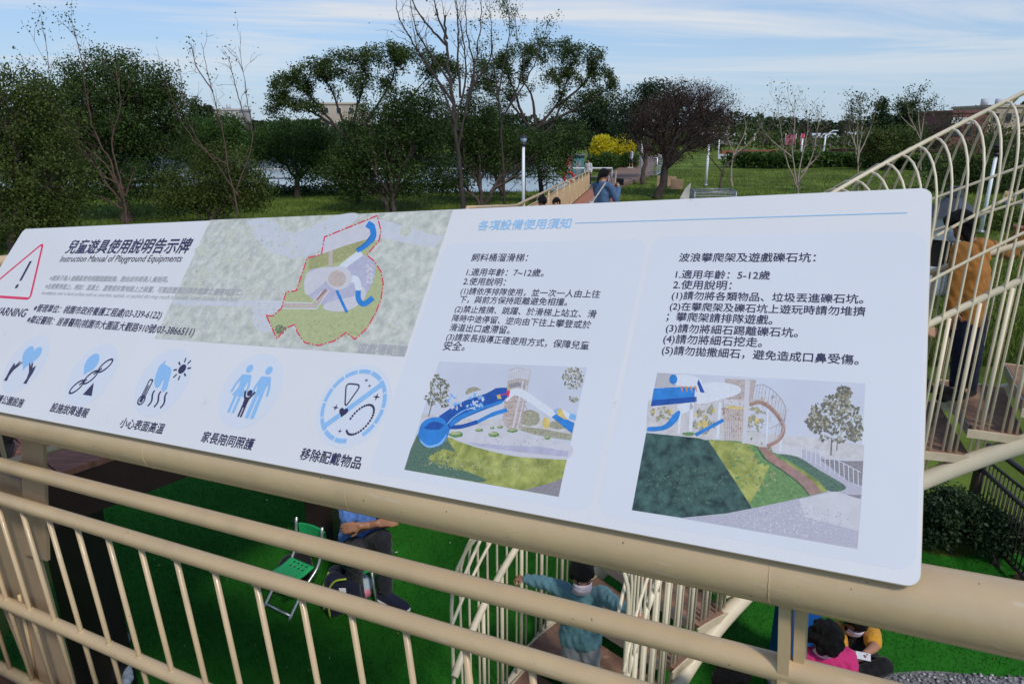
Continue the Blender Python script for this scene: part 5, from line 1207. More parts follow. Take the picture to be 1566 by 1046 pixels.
# ------------------------------------------------------------------ brown metal garden fence
fe = thing('garden_fence', (4.18, 5.5, 0), 'low dark brown metal fence behind the garden bushes', 'fence')
FA, FB = np.array([4.18, 5.5, 0]), np.array([4.02, 4.2, 0])
for z_, r in ((0.62, 0.018), (0.10, 0.018)): MB().tube([FA + [0, 0, z_], FB + [0, 0, z_]], r, 8).build('rail', M['steel_brown'], fe)
for i in range(24):
    q = FA + (FB - FA) * (i + .5) / 24; MB().tube([q + [0, 0, .1], q + [0, 0, .62]], 0.006, 6).build('baluster', M['steel_brown'], fe)
MB().box(FA + [0, 0, .36], (0.06, 0.06, 0.72)).build('post', M['steel_brown'], fe, smooth=False)
fe2 = thing('garden_fence', (4.36, 5.6, 0), 'second dark brown fence with a thick handrail right behind the low fence', 'fence')
GA, GB = np.array([4.37, 5.7, 0]), np.array([4.28, 4.6, 0])
for z_, r in ((0.60, 0.014), (0.08, 0.014), (0.74, 0.026)): MB().tube([GA + [0, 0, z_], GB + [0, 0, z_]], r, 10).build('handrail' if r > .02 else 'rail', M['steel_brown'], fe2)
for i in range(20):
    q = GA + (GB - GA) * (i + .5) / 20; MB().tube([q + [0, 0, .08], q + [0, 0, .60]], 0.006, 6).build('baluster', M['steel_brown'], fe2)
tag(MB().box(on_z(1563, 885, 0.03) + [0.05, 0, 0], (0.16, 0.09, 0.06)).build('edging_brick', mat('terracotta', (0.34, 0.17, 0.11), 0.85, 0.2, 12, bump=.4), smooth=False), 'terracotta edging brick on the turf behind the top pipe', 'brick')
# blue playground post
pb_ = on_z(1206, 1034); bp = thing('slide_post', pb_, 'bright blue playground post behind the person in magenta', 'post')
M['blue_plastic'] = mat('blue_plastic', (0.012, 0.10, 0.36), 0.35, 0.08, 3.0)
MB().box((0, 0, 0.85) + pb_, (0.235, 0.16, 1.7)).build('shaft', M['blue_plastic'], bp, smooth=False)
MB().box((0, 0, 0.02) + pb_, (0.34, 0.26, 0.03)).build('base_plate', M['grey_metal'], bp, smooth=False)

# ------------------------------------------------------------------ park furniture in the middle distance
def lamp(px, depth, top_py, label, head=True, glass=None, lean=0.0, r=0.05, arm=None, name='street_lamp', hd=None):
    b = ground_at(px, depth); b[2] = float(ground_z(b[0], b[1])); tp = at(px + lean, top_py, depth)
    tp = np.array([b[0] + lean * depth / F, b[1], tp[2]])
    t = thing(name, b, label, 'lamp post', 'white lamp posts in the park')
    MB().tube([b, tp], [r * 1.1, r * .85], 12).build('pole', M['white'], t)
    MB().tube([b, b + [0, 0, .12]], r * 1.8, 12).build('base', M['grey_metal'], t)
    if head:
        h = MB(); s = hd or r
        h.tube([tp, tp + [0, 0, s * 1.6]], [s * 1.3, s * 1.5], 10); h.build('collar', M['steel_brown'], t)
        MB().tube([tp + [0, 0, s * 1.6], tp + [0, 0, s * 4.6]], [s * 1.3, s * 2.1], 8).build('lantern', glass or mat('lamp_glass', (0.32, 0.40, 0.48), 0.2, 0.1, 4), t)
    if head: MB().tube([tp + [0, 0, s * 4.6], tp + [0, 0, s * 5.0], tp + [0, 0, s * 6.2]], [s * 2.5, s * 2.4, s * .2], 8).build('cap', M['steel_brown'], t)
    if arm:
        a = tp + np.array(arm); MB().tube([tp - [0, 0, .05], a], r * .6, 8).build('arm', M['white'], t); MB().box(a, (0.9, 0.3, 0.12)).build('lantern', M['white'], t, smooth=False)
    return t
lamp(800, 26.5, 223, 'white lamp post with a glass lantern left of the boardwalk', hd=0.068, r=0.062)
lamp(1079, 45, 220, 'plain white post beside the brown dome tree', head=False, r=0.09)
lamp(980, 62, 196, 'short white post above the walker on the far path', head=False, r=0.10)
lamp(1138, 118, 203, 'white lamp post behind the pale far road', head=False, r=0.13)
lamp(1152, 128, 204, 'thin white lamp post farther behind the pale far road', head=False, r=0.10)
lamp(1224, 88, 212, 'white lamp post behind the forked young tree', head=False, r=0.12)
lamp(1259, 100, 205, 'white lamp post with an angled arm on the right of the far road', head=False, r=0.12, arm=(1.2, 0, 0.45))
lamp(1098, 95, 213, 'white lamp post in front of the brick red wall', head=False, r=0.10)
lamp(1499, 24, 238, 'white lamp post with a dark lantern seen through the stair cage', r=0.065, hd=0.07, glass=M['steel_brown'])
# pond fence
f0, f1 = on_z(365, 292), on_z(925, 282)
pf = thing('pond_fence', f0, 'pale metal fence along the pond shore', 'fence')
f0 = ground_at(250, 42); f1 = ground_at(935, 44)
for z_ in (1.15, 0.62): MB().tube([f0 + [0, 0, z_], f1 + [0, 0, z_]], 0.045, 8).build('rail', M['white'] if z_ > 1 else M['grey_metal'], pf)
nn_ = 20
for i in range(nn_ + 1):
    q = f0 + (f1 - f0) * i / nn_; MB().tube([q - [0, 0, .3], q + [0, 0, 1.15]], 0.04, 8).build('post', M['grey_metal'], pf)
# grey mesh barrier at the bend of the path
gb = on_z(979, 268, .2); mg = thing('mesh_barrier', gb, 'grey metal mesh barrier at the bend of the brown path', 'barrier')
A = on_z(978, 267, .2); B_ = on_z(1004, 268, .2); C_ = on_z(1018, 258, .2); H_ = 1.25
for p, q in ((A, B_), (B_, C_)):
    MB().tube([p, p + [0, 0, H_], q + [0, 0, H_], q, p], 0.045, 6, caps=False).build('frame', M['chrome'], mg)
    mb = MB()
    for i in range(1, 12):
        m_ = p + (q - p) * i / 12; mb.tube([m_, m_ + [0, 0, H_]], 0.012, 4, caps=False)
    for i in range(1, 8): mb.tube([p + [0, 0, H_ * i / 8], q + [0, 0, H_ * i / 8]], 0.012, 4, caps=False)
    mb.build('mesh_panel', M['chrome'], mg)
# mesh crate on the lawn
cb = ground_at(1089, 33); mc = thing('mesh_crate', cb, 'low open crate of grey metal mesh on the lawn behind the sign', 'crate')
u_ = np.array([0.97, 0.0, 0]); w_ = np.array([0.12, 0.8, 0]); crn = [cb + s * u_ + t_ * w_ for s, t_ in ((-1, -1), (1, -1), (1, 1), (-1, 1))]
for i in range(4):
    p, q = crn[i], crn[(i + 1) % 4]
    MB().tube([p, p + [0, 0, .72]], 0.035, 6).build('post', M['grey_metal'], mc)
    MB().tube([p + [0, 0, .72], q + [0, 0, .72]], 0.03, 6).build('top_rail', M['grey_metal'], mc)
    mb = MB()
    for j in range(1, 14): m_ = p + (q - p) * j / 14; mb.tube([m_, m_ + [0, 0, .72]], 0.012, 4, caps=False)
    for j in range(0, 6): mb.tube([p + [0, 0, .05 + .12 * j], q + [0, 0, .05 + .12 * j]], 0.010, 4, caps=False)
    mb.build('mesh_panel', M['grey_metal'], mc)
# sandstone retaining walls by the leaning trunk, pale stone
M['stone'] = mat('tan_stone', (0.36, 0.24, 0.15), 0.9, 0.2, 2.0, bump=0.3)
M['pale_stone'] = mat('pale_stone', (0.50, 0.47, 0.43), 0.9, 0.2, 2.0, bump=0.4)
q = ground_at(1019, 44); tag(MB().prism([q + [-.62, 0, 0], q + [.62, 0, 0], q + [.62, 0, .62], q + [-.62, 0, .66]], (0.05, .35, 0)).build('retaining_wall', M['stone'], smooth=False), 'tan retaining wall left of the leaning trunk', 'wall')
q = ground_at(1034, 42); tag(MB().prism([q + [-.35, 0, 0], q + [.4, 0, 0], q + [.42, 0, .55], q + [-.3, 0, .6]], (0.05, .35, 0)).build('retaining_wall', M['stone'], smooth=False), 'short tan wall right behind the leaning trunk', 'wall')
q = ground_at(1046, 36); tag(MB().add([q + v for v in ([-.25, 0, 0], [.2, -.1, 0], [.35, .3, 0], [-.1, .35, 0], [.05, 0, .6], [.32, 0, .85], [.36, .3, .8], [.1, .3, .55])], [(0, 3, 2, 1), (4, 5, 6, 7), (0, 1, 5, 4), (1, 2, 6, 5), (2, 3, 7, 6), (3, 0, 4, 7)]).build('boulder', M['pale_stone'], smooth=False), 'pale leaning stone right of the leaning trunk', 'stone')
# lifebuoy station: red board with white characters over a red ring
lb = ground_at(869, 38); ls = thing('lifebuoy_stand', lb, 'red lifebuoy stand with an upright red sign beside the boardwalk railing', 'lifebuoy stand')
M['red'] = mat('signal_red', (0.50, 0.018, 0.025), 0.5, 0.1, 5)
MB().tube([lb, lb + [0, 0, 2.05]], 0.035, 8).build('post', M['grey_metal'], ls)
bz0, bz1 = 1.42, 2.12
sb = MB().box(lb + [0, -.04, (bz0 + bz1) / 2], (0.34, 0.03, bz1 - bz0)).build('sign_board', M['red'], ls, smooth=False)
_tc = bpy.data.curves.new('lettering', 'FONT'); _to = bpy.data.objects.new('lettering', _tc); C.objects.link(_to); mb = MB()
for i, ch in enumerate('救生圈'):
    v, f_ = glyphs(ch); mb.add([lb + [(x - .48) * .22, -.06, 1.96 - .225 * i + (y - .35) * .22] for x, y, _ in v], f_)
C.objects.unlink(_to); bpy.data.objects.remove(_to)
mb.build('lettering', I['white'], sb, smooth=False)
rg_ = MB(); cc = lb + [0, -.08, 1.0]
for k in range(8):
    a = np.linspace(k * math.pi / 4, (k + 1) * math.pi / 4, 6); rg_.tube([cc + [.26 * math.cos(t), 0, .26 * math.sin(t)] for t in a], 0.085, 10, mi=0 if k % 2 == 0 or k in (1, 3) else 1, caps=True)
rg_.build('lifebuoy', [M['red'], M['white']], ls)
# teal kiosk wall behind it
q = ground_at(880, 52); tk = thing('teal_hut', q, 'small teal hut behind the lifebuoy stand', 'hut')
M['teal'] = mat('teal_paint', (0.10, 0.28, 0.30), 0.6, 0.2, 1.0)
MB().box(q + [0, 0.6, 0.75], (1.25, 1.2, 1.7)).build('wall', M['teal'], tk, smooth=False); MB().box(q + [0, .6, 1.66], (1.5, 1.5, 0.1)).build('roof', M['grey_metal'], tk, smooth=False)
MB().box(q + [.2, -0.012, .62], (0.4, 0.03, 1.2)).build('door', M['chrome'], tk, smooth=False)
# wooden fence far right
fa, fb = ground_at(1268, 92), ground_at(1470, 88); wf = thing('wooden_fence', fa, 'low brown wooden fence along the far walk on the right', 'fence')
for z_ in (0.95, 0.78): MB().tube([fa + [0, 0, z_], fb + [0, 0, z_]], 0.11, 6).build('rail', M['wood_dark'], wf)
for i in range(9): q = fa + (fb - fa) * i / 8; MB().box(q + [0, 0, .5], (0.24, 0.24, 1.05)).build('post', M['wood_dark'], wf, smooth=False)
# pink banners
for k, (px, w_, col) in enumerate(((1207, 1.7, (0.50, 0.12, 0.20)), (1225, 0.5, (0.62, 0.03, 0.10)))):
    q = ground_at(px, 112); t = thing('banner', q, ['pale pink banner wall behind the forked young tree', 'narrow red flag banner right of the pink banner wall'][k], 'banner')
    MB().box(q + [0, 0, 1.9], (w_, 0.06, 1.6 if k == 0 else 2.0)).build('cloth', mat('banner_cloth', col, 0.7, 0.35, 0.8), t, smooth=False)
    for s in (-1, 1): MB().tube([q + [s * w_ / 2, .06, 0], q + [s * w_ / 2, .06, 2.9]], 0.06, 6).build('pole', M['white'], t)
for k, (px, dp, w_, h_) in enumerate(((1330, 140, 9, 1.9), (1100, 150, 8, 1.7), (1205, 160, 10, 2.2), (1262, 135, 5, 1.6))):
    q = ground_at(px, dp); t = thing('far_shed', q, ['white roofed shed behind the leaf tufted young tree', 'pale shed right of the brown dome tree', 'grey roofed shed above the pink banner wall', 'pale shed near the lamp post with the angled arm'][k], 'shed')
    MB().box(q + [0, 2, h_ / 2 + .3], (w_, 4, h_)).build('wall', mat('shed_wall', (0.26, 0.24, 0.23), 0.8, 0.2, 0.6), t, smooth=False)
    MB().prism([q + [-w_ * .55, -.4, h_ + .3], q + [w_ * .55, -.4, h_ + .3], q + [w_ * .52, 2, h_ + 1.1], q + [-w_ * .52, 2, h_ + 1.1]], (0, .0, .12)).build('roof', mat('shed_roof', (0.55, 0.57, 0.60), 0.6, 0.1, .5), t, smooth=False)
# kiosk with dark pyramid roof
kb = ground_at(1432, 15.4); ks = thing('kiosk', kb, 'small pavilion with a dark slate pyramid roof and pale walls behind the stair cage', 'kiosk')
M['slate'] = mat('dark_slate_roof', (0.045, 0.050, 0.065), 0.6, 0.25, 6)
M['kwall'] = mat('pale_kiosk_wall', (0.46, 0.48, 0.52), 0.7, 0.06, 3)
def ngon(c, r, z, n=6, a0=.3): return [np.array([c[0] + r * math.cos(a0 + 2 * math.pi * i / n), c[1] + r * math.sin(a0 + 2 * math.pi * i / n), z]) for i in range(n)]
def frustum(mb, c, r0, r1, z0, z1, n=6, mi=0):
    mb.add(ngon(c, r0, z0, n) + ngon(c, r1, z1, n), [tuple(range(n))[::-1], tuple(range(n, 2 * n))] + [(i, (i + 1) % n, n + (i + 1) % n, n + i) for i in range(n)], mi); return mb
frustum(frustum(MB(), kb, .62, .14, 1.72, 2.12), kb, .17, .15, 2.12, 2.33).build('roof', M['slate'], ks, smooth=False)
frustum(MB(), kb, .50, .50, 1.22, 1.715).build('frieze', M['kwall'], ks, smooth=False)
for i, p in enumerate(ngon(kb, .46, 0)): MB().tube([p, p + [0, 0, 1.21]], 0.04, 8).build('post', M['kwall'], ks)
frustum(MB(), kb, .44, .44, 0, .62).build('counter', M['white'], ks, smooth=False)
frustum(MB(), kb, .38, .38, .63, 1.2).build('interior', M['steel_brown'], ks, smooth=False)
# ------------------------------------------------------------------ far buildings
def building(name, label, px, depth, w, h, dpt, wall, roof=None, rows=2, cols=4, tank=False, win=(1.1, 1.2), parapet=True, strip=None, wfr=None):
    b = ground_at(px, depth); t = thing(name, b, label, 'building')
    MB().box(b + [0, dpt / 2, h / 2], (w, dpt, h)).build('wall', wall, t, smooth=False)
    if parapet: MB().box(b + [0, dpt / 2, h + .2], (w + .4, dpt + .4, .4)).build('parapet', roof or wall, t, smooth=False)
    gl = M['glass_dark']
    for r in range(rows):
        for c in range(cols):
            x = -w / 2 + w * (c + .5) / cols; z = h * (r + .55) / rows
            wd_ = MB().box(b + [x, -.03, z], (win[0] + .16, .10, win[1] + .16)).build('window', wfr or M['white'], t, smooth=False)
            MB().box(b + [x, -.05, z], (win[0], .12, win[1])).build('pane', gl, wd_, smooth=False)
    if tank:
        for s in tank: MB().tube([b + [s, dpt / 2, h + .4], b + [s, dpt / 2, h + 1.5]], 0.55, 12).build('water_tank', M['kwall'], t)
    if strip: MB().box(b + [-w * .2, -.12, h - 1.1], (w * .6, .16, .9)).build('sign_strip', M['white'], t, smooth=False)
    return t
M['glass_dark'] = mat('dark_window', (0.03, 0.035, 0.04), 0.15, 0.2, 1)
M['bwhite'] = mat('white_render', (0.52, 0.48, 0.45), 0.8, 0.1, 0.4)
M['bbeige'] = mat('beige_render', (0.46, 0.38, 0.31), 0.8, 0.1, 0.4)
M['bred'] = mat('dull_red_cladding', (0.17, 0.062, 0.055), 0.7, 0.2, 0.4)
M['btan'] = mat('tan_render', (0.42, 0.34, 0.25), 0.8, 0.12, 0.3)
building('white_building', 'white flat roofed house with a roof tank between the trees on the left', 345, 170, 8.5, 8.0, 8, M['bwhite'], rows=2, cols=3, tank=(0.2,))
building('beige_building', 'low pale annex left of the white far house', 324, 172, 3.2, 6.2, 6, M['bwhite'], rows=2, cols=1, parapet=False)
building('beige_building', 'beige block seen through the flat topped tree', 522, 165, 9.0, 9.2, 9, M['bbeige'], rows=3, cols=3)
building('white_building', 'pale block right of the beige block behind the flat topped tree', 548, 175, 7.0, 7.4, 7, M['bwhite'], rows=2, cols=2, tank=(-1,))
building('red_building', 'dull red flat roofed hall with a white strip under its eave', 1474, 105, 5.6, 5.9, 9, M['bred'], rows=1, cols=3, win=(1.0, 1.3), strip=True, wfr=M['steel_brown'])
building('tan_building', 'long tan two storey building with roof tanks right of the red hall', 1568, 112, 14, 6.9, 10, M['btan'], rows=2, cols=7, win=(0.9, 1.3), tank=(-5.0, -2.6), wfr=M['btan'])
# ------------------------------------------------------------------ people
def remesh(mb, name, m, parent, vox=0.012, it=3, fac=0.5, disp=0.0, seed=0):
    me = mb.mesh(name + '_raw', m, True); o = bpy.data.objects.new(name, me); C.objects.link(o)
    md = o.modifiers.new('r', 'REMESH'); md.mode = 'VOXEL'; md.voxel_size = vox; md.use_smooth_shade = True
    if it: sm = o.modifiers.new('s', 'SMOOTH'); sm.factor = fac; sm.iterations = it
    dg = bpy.context.evaluated_depsgraph_get(); dg.update()
    new = bpy.data.meshes.new_from_object(o.evaluated_get(dg)); o.modifiers.clear(); o.data = new; bpy.data.meshes.remove(me)
    new.name = name
    if disp:
        n = len(new.vertices); v = np.zeros(n * 3); new.vertices.foreach_get('co', v); v = v.reshape(-1, 3)
        nr = np.zeros(n * 3); new.vertices.foreach_get('normal', nr); nr = nr.reshape(-1, 3)
        k = np.sin(v[:, 0] * 95 + 3 * np.sin(v[:, 2] * 40 + seed)) * np.sin(v[:, 1] * 90 + seed) + .5 * np.sin(v[:, 2] * 60 + v[:, 0] * 130)
        v += nr * (disp * k)[:, None]; new.vertices.foreach_set('co', v.ravel()); new.update()
    if not new.materials: new.materials.append(m)
    new.polygons.foreach_set('use_smooth', np.ones(len(new.polygons), bool))
    attach(o, parent); return o
SK = mat('skin', (0.42, 0.235, 0.155), 0.5, 0.06, 20, spec=0.4)
SK_T = mat('tanned_skin', (0.36, 0.17, 0.10), 0.5, 0.06, 20, spec=0.4)
HAIR = mat('black_hair', (0.006, 0.005, 0.005), 0.5, 0.4, 30, bump=0.9, bscale=120, stretch=(4, 4, .35), spec=0.25)
MASK = mat('pale_pink_mask', (0.62, 0.52, 0.60), 0.7, 0.05, 15, bump=0.25, bscale=70, stretch=(.3, .3, 3))
MASKB = mat('pale_blue_mask', (0.42, 0.52, 0.62), 0.7, 0.05, 15)
EYE_M = mat('eye_dark', (0.012, 0.010, 0.010), 0.2, 0.1, 10)
def cloth(name, col, var=0.15, scale=9, **k): return mat(name, col, 0.85, var, scale, bump=0.35, bscale=26, sheen=0.1, **k)
def V(*a): return np.array(a, float)
def hand(mb, wrist, d, palm_n, s, curl=0.7, far=False):
    """palm and five separate fingers; d = direction of the hand, palm_n = way the palm faces (fingers curl to it)"""
    d = nrm(d); p = nrm(palm_n - d * np.dot(palm_n, d)); sd = np.cross(d, p)
    c0, c1 = wrist + d * .012 * s, wrist + d * .085 * s
    for q in (-.024, 0, .024): mb.capsule(c0 + sd * q * .7 * s, c1 + sd * q * s, .015 * s, .013 * s, 8)
    for i, (q, L) in enumerate(((-.033, .058), (-.011, .070), (.011, .072), (.033, .064))):
        a = c1 + sd * q * s; dd = d; cur = curl * (0.85 + .1 * i)
        for k in range(3):
            ang = cur * (0.5 + .45 * k) if k else cur * .35
            dd = nrm(d * math.cos(ang) + p * math.sin(ang)); b = a + dd * L * s * (.42, .33, .25)[k]
            mb.capsule(a, b, (.0098 - .0012 * k) * s, (.0092 - .0012 * k) * s, 7); a = b
    a = c0 + sd * .028 * s + d * .018 * s; dd = nrm(d * .6 + sd * .8 + p * .35)
    b = a + dd * .038 * s; mb.capsule(a, b, .012 * s, .0105 * s, 7)
    dd = nrm(d * .9 + sd * .25 + p * .6 * curl); mb.capsule(b, b + dd * .032 * s, .0102 * s, .0085 * s, 7)
def figure(name, label, J, s, face, up=(0, 0, 1), skin=SK, hair='short', mask=None, top=None, top_sleeve=1.0, bottom=None, bottom_len=1.0, shoes=None, vox=0.011, hs=1.0, curl=(0.8, 0.8), palms=None, sole=None, group=None, hood=False, eyes=True, hair_m=None, cuffs=None, sleeve_mat=None, fat=1.0):
    """J: joints in world coordinates (head neck chest pelvis, shR elR wrR ..., hipR knR anR toR ...)"""
    base = V(*J['pelvis']); base[2] = min(J['anR'][2], J['anL'][2]) - .07 * s
    t = thing(name, base, label, 'person', group)
    J = {k: V(*v) for k, v in J.items()}
    f = nrm(face); u = nrm(V(*up) - f * np.dot(V(*up), f)); r = np.cross(f, u); R = np.stack([r, f, u], 1)
    H = J['head']; h = s * hs
    b = MB()
    b.ell(H + u * .012 * h, (.074 * h, .092 * h, .104 * h), R); b.ell(H + f * .018 * h - u * .058 * h, (.054 * h, .062 * h, .056 * h), R); b.ell(H + f * .062 * h - u * .078 * h, (.026 * h, .020 * h, .022 * h), R)
    b.ell(H + f * .094 * h - u * .022 * h, (.013 * h, .016 * h, .024 * h), R)
    for sg in (-1, 1):
        b.ell(H + r * .075 * h * sg - f * .005 * h - u * .012 * h, (.010 * h, .020 * h, .031 * h), R)
        b.ell(H + r * .036 * h * sg + f * .074 * h - u * .030 * h, (.024 * h, .016 * h, .020 * h), R)
    b.capsule(H - u * .07 * h - f * .012 * h, J['neck'], .048 * h, .052 * s, 10)
    ch, pe = J['chest'], J['pelvis']; wdt = nrm(J['shR'] - J['shL'])
    fw = nrm(np.cross(J['neck'] - pe, wdt)); fw = fw if True else fw
    for a_, bb, ra, rb, o in ((J['neck'] - V(0, 0, .02 * s), ch, .06, .088, .055), (ch, pe, .088, .085, .055)):
        for sg in (-1, 0, 1): b.capsule(a_ + wdt * o * s * sg * .6, bb + wdt * o * s * sg, ra * s * fat, rb * s * fat, 12)
    for S in 'RL':
        b.capsule(J['neck'] - V(0, 0, .03 * s), J['sh' + S], .052 * s, .050 * s); b.capsule(J['sh' + S], J['el' + S], .050 * s * fat, .038 * s); b.capsule(J['el' + S], J['wr' + S], .038 * s, .025 * s)
        b.capsule(pe + (J['hip' + S] - pe) * .6, J['hip' + S], .085 * s * fat, .082 * s); b.capsule(J['hip' + S], J['kn' + S], .080 * s * fat, .053 * s); b.capsule(J['kn' + S], J['an' + S], .052 * s, .034 * s)
        b.capsule(J['an' + S] - V(0, 0, .02 * s), J['to' + S], .034 * s, .026 * s)
        pl = palms[S] if palms else nrm(pe - J['wr' + S]); dd = J.get('hd' + S)
        hd = (dd - J['wr' + S]) if dd is not None else (J['wr' + S] - J['el' + S])
        hand(b, J['wr' + S], hd, V(*pl), s * 1.02, curl['RL'.index(S)])
    remesh(b, 'body', skin, t, vox * .72, 2, .4)
    def cl(nm, m, prims, it=3, disp=0.0):
        mb = MB()
        for p in prims: mb.capsule(*p, 12)
        return remesh(mb, nm, m, t, vox, it, .5, disp, len(nm))
    if top:
        g = .016 * s; P = []
        for a_, bb, ra, rb, o in ((J['neck'] - V(0, 0, .045 * s), ch, .066, .094, .06), (ch, pe + (ch - pe) * -.10, .096, .100, .064)):
            for sg in (-1, 0, 1): P.append((a_ + wdt * o * s * sg * .6, bb + wdt * o * s * sg, ra * s * fat + g, rb * s * fat + g))
        Q = []
        for S in 'RL':
            P.append((J['neck'] - V(0, 0, .05 * s), J['sh' + S], .05 * s + g, .052 * s + g))
            if top_sleeve > .6:
                e2 = J['el' + S] + (J['wr' + S] - J['el' + S]) * (0.97 if top_sleeve >= 1 else .3)
                A = [(J['sh' + S], J['el' + S], .052 * s * fat + g, .042 * s + g), (J['el' + S], e2, .042 * s + g, .031 * s + g)]
                m_ = J['el' + S] * .5 + e2 * .5; A.append((m_, m_ + (e2 - m_) * .15, .041 * s + g, .039 * s + g))
            else: A = [(J['sh' + S], J['sh' + S] + (J['el' + S] - J['sh' + S]) * .62, .054 * s * fat + g, .052 * s + g)]
            if sleeve_mat: Q += A
            else: P += A
        if hood:
            nb = J['neck'] - fw * 0; bk = -nrm(V(f[0], f[1], 0)); P += [(J['neck'] + bk * .07 * s + wdt * .07 * s, J['neck'] + bk * .07 * s - wdt * .07 * s, .055 * s, .055 * s), (J['neck'] + bk * .05 * s, J['neck'] + bk * .10 * s - V(0, 0, .10 * s), .065 * s, .05 * s)]
        cl('jacket' if top_sleeve >= 1 else 'shirt', top, P, 2, .0042 * s)
        if sleeve_mat: cl('sleeve', sleeve_mat, [q for q in Q], 2, .002 * s)
    if bottom:
        g = .014 * s; P = [(pe - wdt * .05 * s, pe + wdt * .05 * s, .098 * s * fat + g * .6, .098 * s * fat + g * .6)]
        for S in 'RL':
            an = J['kn' + S] + (J['an' + S] - J['kn' + S]) * (bottom_len if bottom_len < 1 else .97)
            P += [(pe + (J['hip' + S] - pe) * .6, J['hip' + S], .092 * s * fat + g * .5, .088 * s + g * .5), (J['hip' + S], J['kn' + S], .086 * s * fat + g * .7, .058 * s + g), (J['kn' + S], an, .058 * s + g, .046 * s + g)]
        cl('trousers', bottom, P, 2, .0028 * s)
    if shoes:
        for S in 'RL':
            mb = MB(); an, to = J['an' + S], J['to' + S]; d = nrm(V(to[0] - an[0], to[1] - an[1], 0)); z = min(an[2] - .055 * s, to[2]) ; sd = V(-d[1], d[0], 0)
            heel = V(an[0], an[1], z) - d * .03 * s; tip = heel + d * .235 * s
            for q in (-.018, .018): mb.capsule(heel + sd * q * s + V(0, 0, .012 * s), tip + sd * q * s, .036 * s, .030 * s, 10)
            mb.capsule(an - V(0, 0, .01 * s), heel + d * .06 * s + V(0, 0, .02 * s), .045 * s, .042 * s, 10)
            so = remesh(mb, 'shoe', shoes, t, vox * .8, 2)
            if sole:
                m2 = MB()
                for q in (-.016, .016): m2.capsule(heel + sd * q * s - V(0, 0, .026 * s), tip + sd * q * s - V(0, 0, .024 * s), .036 * s, .032 * s, 10)
                me_v = np.array(m2.v); me_v[:, 2] = np.clip(me_v[:, 2], z - .050 * s, z - .018 * s); m2.v = [tuple(q) for q in me_v]
                m2.build('sole', sole, so)
    if hair:
        mb = MB(); hm = hair_m or HAIR
        mb.ell(H - f * .020 * h + u * .030 * h, (.088 * h, .094 * h, .098 * h), R); mb.ell(H + u * .062 * h + f * .010 * h, (.080 * h, .092 * h, .062 * h), R); mb.ell(H + u * .060 * h + f * .052 * h, (.068 * h, .042 * h, .036 * h), R)
        for sg in (-1, 1): mb.ell(H + r * .074 * h * sg + u * .022 * h - f * .004 * h, (.018 * h, .045 * h, .055 * h), R)
        if hair in ('long', 'bob'):
            Ld = .30 if hair == 'long' else .13
            for q in (-.05, 0, .05): mb.capsule(H - f * .055 * h + r * q * h, H - f * .075 * h + r * q * 1.1 * h - V(0, 0, Ld * h), .055 * h, .035 * h, 10)
            for sg in (-1, 1): mb.capsule(H + r * .078 * h * sg, H + r * .082 * h * sg - f * .01 * h - u * .11 * h, .030 * h, .024 * h, 8)
        if hair == 'curly':
            rg = random.Random(3)
            for _ in range(46):
                v = nrm([rg.gauss(0, 1), rg.gauss(-.25, 1), abs(rg.gauss(.3, .9))]); mb.ell(H + R @ (v * V(.088, .098, .105) * h) + u * .012 * h, (.030 * h,) * 3, nu=8, nv=6)
            for sg in (-1, 1): mb.capsule(H + r * .082 * h * sg, H + r * .085 * h * sg - u * .08 * h, .036 * h, .030 * h, 8)
        if hair == 'pony': mb.capsule(H - f * .10 * h + u * .02 * h, H - f * .15 * h - V(0, 0, .16 * h), .036 * h, .020 * h, 8)
        remesh(mb, 'hair', hm, t, vox * .9, 1, .4, .0035 * h, 2)
    if eyes:
        mb = MB()
        for sg in (-1, 1):
            mb.ell(H + r * .033 * h * sg + f * .0835 * h + u * .004 * h, (.013 * h, .006 * h, .0055 * h), R, 10, 6); mb.ell(H + r * .034 * h * sg + f * .082 * h + u * .028 * h, (.020 * h, .008 * h, .004 * h), R, 10, 6)
        mb.build('eyes', EYE_M, t)
    if mask:
        mb = MB(); nu, nv = 13, 8; vs = []
        for j in range(nv + 1):
            for i in range(nu + 1):
                a = (i / nu - .5) * 2.25; vv = j / nv; e = .018 * h * math.sin(vv * math.pi) * math.cos(a) + .003 * h * math.sin(vv * 18)
                vs.append(H + r * math.sin(a) * (.074 * h + e * .4) + f * (.030 * h + math.cos(a) * (.068 * h) + e) + u * ((-.004 - .106 * vv + .012 * math.cos(a * 1.3) * (1 - vv)) * h))
        mb.add(vs, [(j * (nu + 1) + i, j * (nu + 1) + i + 1, (j + 1) * (nu + 1) + i + 1, (j + 1) * (nu + 1) + i) for j in range(nv) for i in range(nu)])
        mo = mb.build('mask', mask, t); sd_ = mo.modifiers.new('t', 'SOLIDIFY'); sd_.thickness = .003
    elif eyes:
        MB().ell(H + f * .083 * h - u * .062 * h, (.022 * h, .006 * h, .006 * h), R, 10, 6).build('mouth', mat('lips', (0.30, 0.10, 0.09), 0.5, 0.05, 10), t)
    return t
def lean(a, b, k): return a + (b - a) * k
